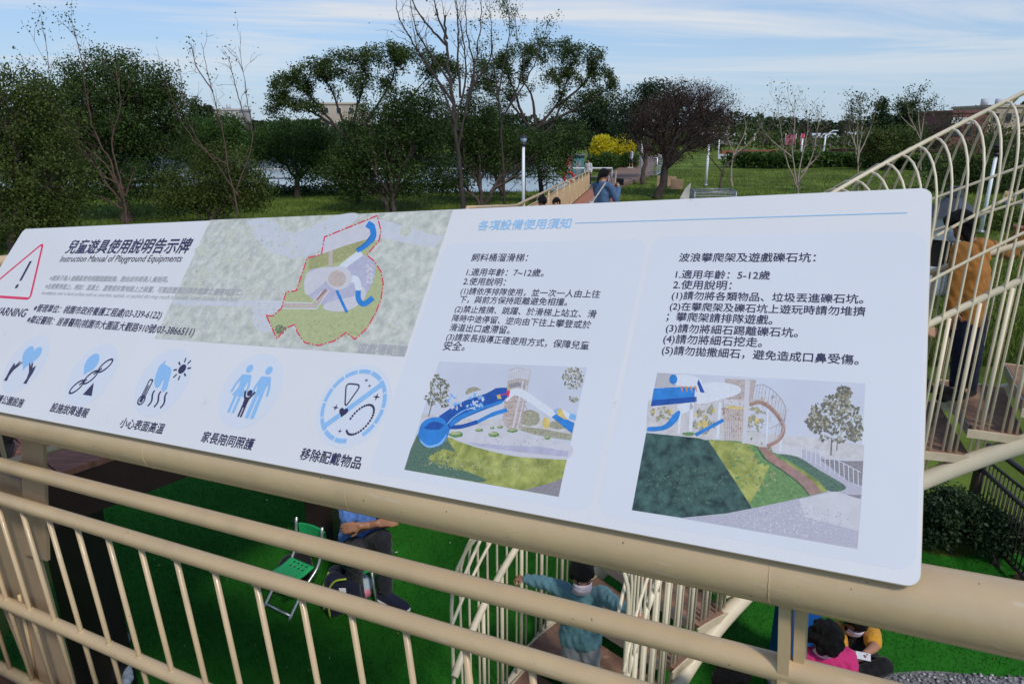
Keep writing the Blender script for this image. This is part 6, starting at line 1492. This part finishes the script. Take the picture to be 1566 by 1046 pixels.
def standing(p, yaw, s, arms=None, step=0.05, tilt=0.0):
    """default standing joints at foot point p; arms = overrides in local metres"""
    c, n_ = math.cos(yaw), math.sin(yaw)
    def w_(x, y, z): return V(p[0] + (x * c - y * n_) * s, p[1] + (x * n_ + y * c) * s, p[2] + z * s)
    L = dict(head=(0, .03 + tilt * 1.55, 1.57), neck=(0, tilt * 1.4, 1.44), chest=(0, tilt * 1.2, 1.24), pelvis=(0, 0, .94),
             shR=(.17, tilt * 1.35, 1.38), shL=(-.17, tilt * 1.35, 1.38), elR=(.23, -.02 + tilt, 1.10), elL=(-.23, -.02 + tilt, 1.10), wrR=(.24, .06 + tilt * .8, .86), wrL=(-.24, .06 + tilt * .8, .86),
             hipR=(.09, 0, .90), hipL=(-.09, 0, .90), knR=(.10, .03 + step, .50), knL=(-.10, .03 - step, .50), anR=(.10, step, .09), anL=(-.10, -step, .09), toR=(.12, step + .13, .035), toL=(-.12, .13 - step, .035))
    if arms: L.update(arms)
    return {k: w_(*v) for k, v in L.items()}
NAVYC = cloth('navy_cloth', (0.009, 0.012, 0.030), spec=.25); BLACKC = cloth('black_cloth', (0.008, 0.008, 0.009), spec=.25); GREYC = cloth('grey_cloth', (0.13, 0.135, 0.15)); DGREYC = cloth('dark_grey_cloth', (0.045, 0.05, 0.06))
WHITE_RUB = mat('white_rubber', (0.70, 0.70, 0.70), 0.6, 0.05, 10)
def ringpt(th, r): return np.array([SCX + r * math.cos(th), SCY + r * math.sin(th)])

# 1 child in teal, coming down the stair
TEAL = cloth('teal_sweatshirt', (0.105, 0.235, 0.275), 0.12)
cz = 0.11
fc = at(886, 1085, 4.10); fc[2] = cz + .04
J = standing((0.405, 3.22, cz + .005), 2.80, 0.66, step=.03)
J['head'] = at(889, 879, 3.82); J['neck'] = at(892, 906, 3.90); J['chest'] = at(892, 934, 3.93); J['pelvis'] = at(888, 968, 3.98)
J['shR'] = at(863, 902, 3.97); J['elR'] = at(829, 890, 4.02); J['wrR'] = at(806, 886, 4.06); J['shL'] = at(920, 908, 3.85); J['elL'] = at(943, 925, 3.66); J['wrL'] = at(962, 932, 3.56)
J['hdR'] = at(795, 884, 4.08); J['hdL'] = at(972, 938, 3.52)
J['hipR'] = at(876, 978, 4.01); J['hipL'] = at(901, 979, 3.97)
for S, dx in (('R', -.055), ('L', .055)):
    J['kn' + S] = V(J['hip' + S][0] + dx * .2, J['hip' + S][1] - .05, .42); J['an' + S] = V(J['hip' + S][0] + dx * .3, J['hip' + S][1] - .02, cz + .06); J['to' + S] = J['an' + S] + V(dx * .4, -.10, -.03)
ct = figure('person', 'child in a teal sweatshirt and pale mask holding both handrails of the stair', J, 0.70, (.10, -1, -.30), hs=1.12, mask=MASK, top=TEAL, bottom=cloth('pale_grey_trousers', (0.21, 0.215, 0.23)), shoes=BLACKC, vox=0.0085, curl=(1.5, 1.5), palms={'R': (0, 0, -1), 'L': (0, 0, -1)}, skin=SK_T, hair='short', fat=1.12)
# 2 child in mustard jacket on the upper treads
MUST = cloth('mustard_jacket', (0.36, 0.145, 0.020), 0.16, 6)
pz = tread_at(1.19) + 0.03
D = 4.35
J = standing((2.96, 4.10, pz), R_(-55), .80, step=.05)
J['head'] = at(1468, 345, 4.42); J['neck'] = at(1487, 375, 4.42); J['chest'] = at(1487, 420, 4.42); J['pelvis'] = at(1478, 478, 4.42)
J['shR'] = at(1468, 382, 4.25); J['shL'] = at(1510, 378, 4.6); J['elR'] = at(1461, 432, 4.20); J['wrR'] = at(1456, 474, 4.20); J['elL'] = at(1548, 388, 4.7); J['wrL'] = at(1555, 362, 4.66); J['hdL'] = at(1558, 348, 4.62)
J['hipR'] = at(1471, 486, 4.38); J['hipL'] = at(1490, 486, 4.5); J['knR'] = at(1470, 545, 4.38); J['knL'] = at(1487, 545, 4.5); J['anR'] = at(1464, 592, 4.42); J['anL'] = at(1482, 592, 4.55); J['toR'] = at(1446, 600, 4.36); J['toL'] = at(1466, 602, 4.5)
figure('person', 'child in a mustard jacket and dark trousers standing on the caged stair', J, .80, (-.82, .35, -.42), hs=1.02, mask=MASKB, top=MUST, bottom=NAVYC, shoes=BLACKC, vox=0.009, hood=True, hair='bob', skin=SK_T, curl=(.5, 1.4), fat=1.02)
# 3 seated man with folded arms
BLUET = cloth('blue_tshirt', (0.075, 0.175, 0.46), 0.25, 30)
J = dict(head=at(560, 700, 5.25), neck=at(558, 742, 5.25), chest=at(556, 775, 5.22), pelvis=at(552, 828, 5.22), shR=at(527, 757, 5.15), shL=at(588, 758, 5.2), elR=at(537, 811, 5.02), elL=at(592, 800, 5.08), wrR=at(577, 800, 4.92), wrL=at(552, 804, 4.90),
         hipR=at(541, 832, 5.2), hipL=at(566, 832, 5.2), knR=at(545, 850, 4.90), knL=at(585, 823, 5.0), anR=at(541, 898, 5.25), anL=at(589, 900, 5.22), toR=at(536, 908, 5.25), toL=at(600, 918, 5.20), hdR=at(592, 798, 4.92), hdL=at(540, 806, 4.90))
figure('person', 'seated man in a blue t-shirt with folded arms beside a dark column', J, 1.0, (.25, -1, -.1), top=BLUET, top_sleeve=.5, bottom=cloth('charcoal_trousers', (0.016, 0.017, 0.021), spec=.25), shoes=NAVYC, sole=WHITE_RUB, skin=SK_T, vox=0.012, hair='short', curl=(.4, .4), palms={'R': (0, .6, -.2), 'L': (0, .6, -.2)})
# 4 person in magenta with bowed head
MAG = cloth('magenta_sweater', (0.46, 0.012, 0.12), 0.12, 8)
J = dict(head=at(1262, 976, 3.80), neck=at(1266, 1000, 3.86), chest=at(1264, 1030, 3.93), pelvis=at(1262, 1076, 4.05), shR=at(1234, 1004, 3.84), shL=at(1294, 1004, 3.92), elR=at(1228, 1046, 3.72), elL=at(1301, 1046, 3.82), wrR=at(1250, 1070, 3.62), wrL=at(1284, 1070, 3.66),
         hipR=at(1246, 1084, 4.0), hipL=at(1280, 1084, 4.04), knR=at(1222, 1070, 3.75), knL=at(1302, 1072, 3.8), anR=at(1270, 1092, 3.72), anL=at(1254, 1092, 3.78), toR=at(1284, 1095, 3.70), toL=at(1240, 1095, 3.74))
figure('person', 'person in a magenta sweater and pale mask sitting with bowed head', J, .86, (-.08, -.72, -.70), up=(0, -.6, .8), hair='curly', mask=MASK, top=MAG, bottom=BLACKC, shoes=BLACKC, vox=0.010, skin=SK, hs=1.0)
# 5 child in black shirt with yellow sleeves and a phone
YEL = cloth('yellow_cloth', (0.56, 0.26, 0.012), 0.12, 8)
J = dict(head=at(1308, 948, 4.25), neck=at(1307, 966, 4.32), chest=at(1308, 985, 4.36), pelvis=at(1312, 1018, 4.44), shR=at(1281, 962, 4.34), shL=at(1333, 966, 4.30), elR=at(1285, 1000, 4.20), elL=at(1336, 990, 4.14), wrR=at(1303, 1004, 4.06), wrL=at(1322, 1000, 4.05), hdR=at(1316, 1006, 4.02), hdL=at(1313, 1004, 4.03),
         hipR=at(1298, 1022, 4.42), hipL=at(1328, 1022, 4.42), knR=at(1290, 1022, 4.16), knL=at(1352, 1018, 4.2), anR=at(1326, 1033, 4.25), anL=at(1306, 1033, 4.20), toR=at(1340, 1037, 4.2), toL=at(1290, 1036, 4.2))
figure('person', 'child in a black shirt with yellow sleeves sitting cross-legged over a phone', J, .78, (.0, -.78, -.62), up=(0, -.5, .8), mask=MASK, top=BLACKC, top_sleeve=.5, sleeve_mat=YEL, bottom=BLACKC, shoes=BLACKC, vox=0.009, skin=SK_T, hs=1.0, palms={'R': (0, .2, 1), 'L': (0, .2, 1)}, curl=(.9, .9))
ph = at(1320, 1003, 3.98); tag(MB().box(ph, (.078, .042, .008), rot=np.array(Matrix.Rotation(R_(-18), 3, 'Z') @ Matrix.Rotation(R_(35), 3, 'X'))).build('phone', mat('white_phone', (.55, .56, .60), .3, .05, 5), smooth=False), 'white phone in the hands of the cross-legged child', 'phone')
# 6 dark haired person low in front of the stair
J = dict(head=at(1118, 1036, 3.70), neck=at(1112, 1066, 3.75), chest=at(1108, 1100, 3.8), pelvis=at(1104, 1140, 3.86), shR=at(1086, 1074, 3.84), shL=at(1138, 1076, 3.68), elR=at(1080, 1120, 3.8), elL=at(1150, 1112, 3.6), wrR=at(1110, 1140, 3.6), wrL=at(1160, 1130, 3.5),
         hipR=at(1092, 1146, 3.84), hipL=at(1120, 1146, 3.8), knR=at(1120, 1140, 3.55), knL=at(1160, 1136, 3.6), anR=at(1140, 1150, 3.6), anL=at(1170, 1150, 3.62), toR=at(1165, 1156, 3.58), toL=at(1190, 1155, 3.6))
figure('person', 'dark haired person in navy sitting low between the stair and the railing post', J, .85, (.80, -.5, -.32), hair='bob', top=NAVYC, bottom=NAVYC, shoes=BLACKC, vox=0.010, skin=SK, hs=1.02)
# 7 crouching toddler in a grey sun hat
GHAT = cloth('grey_hat_cloth', (0.22, 0.23, 0.26), .15, 12)
LBL = cloth('pale_blue_cloth', (0.40, 0.47, 0.56), .12, 12)
J = dict(head=at(174, 984, 4.30), neck=at(172, 1010, 4.35), chest=at(171, 1026, 4.38), pelvis=at(168, 1050, 4.45), shR=at(152, 1016, 4.36), shL=at(190, 1016, 4.34), elR=at(146, 1040, 4.25), elL=at(196, 1038, 4.22), wrR=at(160, 1050, 4.15), wrL=at(186, 1050, 4.12),
         hipR=at(158, 1053, 4.44), hipL=at(180, 1053, 4.42), knR=at(150, 1050, 4.2), knL=at(192, 1050, 4.2), anR=at(156, 1068, 4.35), anL=at(184, 1068, 4.33), toR=at(150, 1073, 4.28), toL=at(182, 1074, 4.26))
tt = figure('person', 'crouching toddler in a grey sun hat at the foot of the dark column', J, .55, (.25, -.75, -.6), up=(0, -.5, .8), hair='short', top=LBL, bottom=BLACKC, shoes=BLACKC, vox=0.008, hs=1.18)
Hh = J['head']; uu = nrm([0, -.35, .93])
mb = MB(); N = nrm(np.cross(uu, [0, 1, 0])); B_ = np.cross(uu, N); prof = [(.002, .098), (.04, .093), (.068, .075), (.080, .045), (.083, .012), (.092, .002), (.118, -.020), (.115, -.024), (.088, -.004), (.074, .01)]
vs = [Hh + uu * (z * .75 + .012) + (N * math.cos(a) + B_ * math.sin(a)) * r * .80 for r, z in prof for a in np.linspace(0, 2 * math.pi, 24, endpoint=False)]
mb.add(vs, [(i * 24 + j, i * 24 + (j + 1) % 24, (i + 1) * 24 + (j + 1) % 24, (i + 1) * 24 + j) for i in range(len(prof) - 1) for j in range(24)] + [tuple(range(24))[::-1]])
tag(mb.build('sun_hat', GHAT), 'grey cloth sun hat on the crouching toddler', 'hat')
rb = on_z(128, 1062, 0.09); mb = MB(); mb.ell(rb, (.13, .10, .085)); mb.ell(rb + [0.03, 0, .05], (.08, .07, .05)); mb.tube([rb + [-.06, -.03, .07], rb + [-.03, -.05, .15], rb + [.03, -.05, .15], rb + [.06, -.03, .07]], .010, 8)
remesh(mb, 'bag_body', cloth('red_bag_cloth', (0.32, 0.035, 0.03)), thing('red_bag', rb - [0, 0, .085], 'small dull red bag on the turf beside the dark column', 'bag'), .012)
# 8 person in black at the left, on the boardwalk
bd = at(-6, 715, 3.35); bd[2] = deck_z(bd[1])
J = standing((bd[0] - .06, bd[1], bd[2]), R_(200), .84)
figure('person', 'person in a black jacket standing on the boardwalk at the left edge of the sign', J, .84, (-.5, -.8, -.2), hair='short', top=BLACKC, bottom=BLACKC, shoes=BLACKC, vox=0.012)
# 9 woman in denim photographing
DEN = cloth('denim', (0.055, 0.115, 0.22), .25, 18)
wx = at(921, 300, 12.6); wz = deck_z(wx[1])
J = standing((wx[0], wx[1], wz), R_(-48), 1.0, arms=dict(elR=(.24, .12, 1.12), wrR=(.10, .34, 1.33), elL=(-.23, .14, 1.14), wrL=(-.07, .36, 1.30), hdR=(.05, .40, 1.40), hdL=(-.03, .42, 1.38)))
dz_ = at(918, 281, 12.4)[2] - J['head'][2]
figure('person', 'woman in a blue denim jacket and pink mask raising a dark camera on the boardwalk', J, 1.0, (.78, .45, -.15), hair='pony', mask=MASK, top=DEN, bottom=NAVYC, shoes=BLACKC, vox=0.016)
ph = (J['hdR'] + J['hdL']) / 2 + V(.05, .04, .04); tag(MB().box(ph, (.17, .02, .12), rot=np.array(Matrix.Rotation(R_(-48), 3, 'Z'))).build('tablet', BLACKC, smooth=False), 'dark tablet held up by the woman in denim', 'tablet')
mb = MB(); q = J['pelvis'] + V(-.20, -.05, .10); mb.box(q - V(0, 0, .12), (.08, .30, .34)); mb.tube([q + V(0, -.1, .05), J['shR'] + V(-.08, 0, .06), q + V(0, .1, .05)], .012, 6)
tag(mb.build('tote_bag', cloth('cream_bag', (.55, .52, .46)), smooth=30), 'white tote bag hanging from the shoulder of the woman in denim', 'bag')
# 10 two children on the boardwalk
for px, hy, yaw, lb_ in ((851, 311, 170, 'dark haired child whose forehead shows above the sign by the boardwalk railing'), (829, 309, 60, 'dark haired child with turned head showing above the sign left of another child')):
    hp_ = at(px, hy, 12.4); zz = deck_z(hp_[1]); sc_ = (hp_[2] - zz) / 1.57
    J = standing((hp_[0], hp_[1], zz), R_(yaw), max(.5, sc_)); J['head'] = hp_
    figure('person', lb_, J, max(.5, sc_), (-math.sin(R_(yaw)), math.cos(R_(yaw)), -.1), hair='short', top=NAVYC, bottom=BLACKC, shoes=BLACKC, vox=0.014, hs=1.25)
# far people
WSH = cloth('white_shirt', (.62, .60, .64)); YSH = cloth('straw_shirt', (.50, .38, .20)); RSH = cloth('red_shirt', (.45, .03, .04)); KHA = cloth('dark_shorts', (.05, .045, .045)); JEAN = cloth('jeans', (.06, .10, .17))
def far_person(px, hy, depth, s, yaw, label, top, bottom, z=0.15, blen=1.0, hair='short'):
    p = ground_at(px, depth, z); k = at(px, hy, depth)
    J = standing((p[0], p[1], p[2]), R_(yaw), s, step=.1); figure('person', label, J, s, (-math.sin(R_(yaw)), math.cos(R_(yaw)), 0), hair=hair, top=top, bottom=bottom, bottom_len=blen, shoes=WHITE_RUB, vox=0.024, eyes=False)
far_person(965, 229, 61, .98, 100, 'walker in a white shirt and dark shorts by the yellow bushes', WSH, KHA, .22, .2)
far_person(990, 224, 88, .95, 10, 'distant person in a red shirt past the mesh barrier', RSH, NAVYC, .1)
far_person(1008, 238, 66, .9, 190, 'distant person in white right of the mesh barrier', WSH, GREYC, .1)
far_person(899, 255, 40, .9, 150, 'person in a white top at the end of the boardwalk railing', WSH, NAVYC, .35)
far_person(1535, 290, 29, .72, 170, 'child in a straw yellow top and jeans far behind the stair cage', YSH, JEAN, 0)
# hidden climber whose hand and shoe show beside the sign
z_ = tread_at(1.52); q = ringpt(1.52, 2.12)
J = standing((q[0], q[1], z_), R_(-70), .74, step=.04); J['elR'] = at(1385, 500, 4.02); J['wrR'] = at(1405, 503, 3.98); J['hdR'] = at(1418, 506, 3.97)
J['toR'] = at(1432, 592, 4.35); J['anR'] = at(1415, 586, 4.35)
figure('person', 'climber mostly hidden by the sign whose hand shows at its right edge', J, .74, (.8, .6, 0), hair='short', top=NAVYC, bottom=BLACKC, shoes=BLACKC, vox=0.010, curl=(.7, .7), palms={'R': (0, 1, -.3), 'L': (0, 1, 0)})

# ------------------------------------------------------------------ things on the turf
# folding chair with green seat
M['green_plastic'] = mat('green_plastic', (0.018, 0.36, 0.115), 0.4, 0.08, 6)
S4 = [at(x, y, d) for x, y, d in ((406, 872, 4.86), (447, 853, 5.08), (479, 864, 5.0), (441, 887, 4.78))]
zs = float(np.mean([p[2] for p in S4]))
def to_z(x, y, z): return on_z(x, y, z)
zs = 0.30
S4 = [to_z(406, 873, zs), to_z(446, 851, zs), to_z(479, 865, zs), to_z(441, 889, zs)]
ctr = sum(S4) / 4; ch_ = thing('folding_chair', V(ctr[0], ctr[1], 0), 'small folding chair with a perforated green plastic seat on the turf', 'chair')
ex = nrm(S4[3] - S4[0]); ey = nrm(np.cross([0, 0, 1.0], ex)); wx_, wy_ = 0.26, 0.25
loc = lambda x, y, z: ctr * [1, 1, 0] + ex * x + ey * y + V(0, 0, z)
mb = MB(); n = 13; g = []
for i in range(n):
    for j in range(n):
        x, y = (i / (n - 1) - .5), (j / (n - 1) - .5); e = max(abs(x), abs(y)) * 2; rr = 1 - .10 * max(0, math.hypot(abs(x) * 2 - .7, abs(y) * 2 - .7) - .35) if abs(x) > .35 and abs(y) > .35 else 1
        g.append(loc(x * wx_ * rr, y * wy_ * rr, zs - .018 * (1 - (2 * y) ** 2) - .012 * max(0, e - .85) * 6))
fs = []
for i in range(n - 1):
    for j in range(n - 1):
        if j in (8, 10) and i in (3, 5, 7, 9): continue
        fs.append((i * n + j, (i + 1) * n + j, (i + 1) * n + j + 1, i * n + j + 1))
mb.add(g, fs); st = mb.build('seat', M['green_plastic'], ch_); sd_ = st.modifiers.new('t', 'SOLIDIFY'); sd_.thickness = .016
mb = MB(); bk = [loc(x, wy_ * .5 + .10 - .05 * (1 - (x / .18) ** 2) * 0, zs + .13) + V(0, 0, 0) + ey * (.04 * (1 - (x / .18) ** 2)) for x in np.linspace(-.14, .14, 9)]
for i in range(8):
    a, b = bk[i], bk[i + 1]; mb.add([a, b, b + V(0, 0, .09), a + V(0, 0, .09), a + ey * .018, b + ey * .018, b + ey * .018 + V(0, 0, .09), a + ey * .018 + V(0, 0, .09)], [(0, 1, 2, 3), (7, 6, 5, 4), (0, 4, 5, 1), (3, 2, 6, 7)])
mb.build('backrest', M['green_plastic'], ch_, smooth=40)
for sx in (-1, 1):
    MB().tube(bez([loc(sx * .138, -.17, .0), loc(sx * .138, 0, .17), loc(sx * .138, .17, zs), loc(sx * .14, .23, zs + .28)], 6), .011, 8).build('leg', M['chrome'], ch_)
    MB().tube(bez([loc(sx * .125, .22, .0), loc(sx * .125, .03, .15), loc(sx * .125, -.15, zs - .03)], 6), .011, 8).build('leg', M['chrome'], ch_)
MB().tube([loc(-.138, -.15, .03), loc(.138, -.15, .03)], .009, 8).build('stretcher', M['chrome'], ch_); MB().tube([loc(-.125, .19, .03), loc(.125, .19, .03)], .009, 8).build('stretcher', M['chrome'], ch_)
# black bag behind the chair
def soft(name, mk, label, cat, m, base, vox=.014):
    t = thing(name, base, label, cat); remesh(mk, 'bag_body', m, t, vox, 3); return t
p = on_z(452, 872, .12); mb = MB(); mb.ell(p, (.15, .11, .15)); mb.ell(p + [.05, 0, .08], (.09, .08, .08))
soft('shoulder_bag', mb, 'black shoulder bag on the turf behind the green chair', 'bag', BLACKC, p * [1, 1, 0])
# backpack in front of the man
p = on_z(527, 905, .16); t = thing('backpack', p * [1, 1, 0], 'navy backpack with lime piping standing at the feet of the man', 'backpack')
mb = MB()
for dx in (-.07, .07):
    for dy in (-.04, .04): mb.capsule(p + [dx, dy, -.10], p + [dx * .9, dy, .13], .075, .07, 10)
remesh(mb, 'bag_body', NAVYC, t, .012, 3)
M['lime'] = mat('lime_piping', (.34, .42, .04), .6, .1, 10)
MB().tube(bez([p + [-.09, -.115, -.14], p + [-.095, -.12, .06], p + [-.04, -.11, .17], p + [.05, -.10, .19]], 6), .008, 6).build('piping', M['lime'], t)
MB().tube(bez([p + [-.16, -.03, -.14], p + [-.15, -.05, .05], p + [-.10, -.02, .19]], 6), .008, 6).build('piping', M['lime'], t)
MB().tube(bez([p + [-.04, 0, .20], p + [0, 0, .26], p + [.04, 0, .20]], 6), .010, 6).build('handle', BLACKC, t)
MB().box(p + [.02, -.118, .10], (.05, .006, .045)).build('tag', M['white'], t, smooth=False)
p = on_z(555, 895, .1); mb = MB(); mb.ell(p, (.075, .055, .10)); mb.ell(p + [0, 0, .12], (.035, .03, .06))
tp_ = thing('plastic_bag', p * [1, 1, 0], 'pale blue plastic bag with a pink bottom between the feet of the man', 'bag'); remesh(mb, 'bag_body', mat('pale_plastic', (.42, .50, .58), .3, .2, 14), tp_, .010, 2); MB().ell(p - [0, 0.02, .045], (.074, .058, .055)).build('contents', mat('pink_contents', (.50, .16, .22), .5, .2, 14), tp_)
# stool under the man
p = V(*(at(552, 850, 5.25))); so_ = thing('stool', p * [1, 1, 0], 'green stool the man in blue is sitting on', 'stool')
q = at(552, 832, 5.25); zq = q[2] - .115
MB().tube([V(q[0], q[1], zq - .03), V(q[0], q[1], zq)], .17, 20).build('seat', M['green_plastic'], so_, smooth=30)
for k in range(4):
    a = math.pi / 4 + k * math.pi / 2; MB().tube([V(q[0] + .17 * math.cos(a), q[1] + .17 * math.sin(a), 0), V(q[0] + .12 * math.cos(a), q[1] + .12 * math.sin(a), zq - .03)], .012, 8).build('leg', M['chrome'], so_)

# push chair at the right edge behind the hedge
p = ground_at(1566, 29.5); t = thing('pushchair', p, 'dark pushchair with a pale basket beside the child in straw yellow', 'pushchair')
mb = MB()
for a in np.linspace(-.2, 1.5, 9):
    pass
mb.ell(p + [0, 0, .78], (.27, .24, .20)); mb.ell(p + [.12, 0, .62], (.30, .22, .14)); remesh(mb, 'seat', DGREYC, t, .025, 2)
MB().box(p + [.05, 0, .36], (.55, .40, .20)).build('basket', M['white'], t, smooth=False)
for sx in (-.32, .34):
    for sy in (-.24, .24):
        c = p + [sx, sy, .12]; MB().tube([c + [.10 * math.cos(a), 0, .10 * math.sin(a)] for a in np.linspace(0, 2 * math.pi, 17)], .024, 6, caps=False).build('wheel', BLACKC, t)
        MB().tube([c, p + [sx * .3, sy, .50]], .014, 6).build('frame_bar', M['grey_metal'], t)
MB().tube(bez([p + [-.1, -.22, .5], p + [-.42, -.22, .95], p + [-.42, .22, .95], p + [-.1, .22, .5]], 6), .016, 6).build('handle', M['grey_metal'], t)
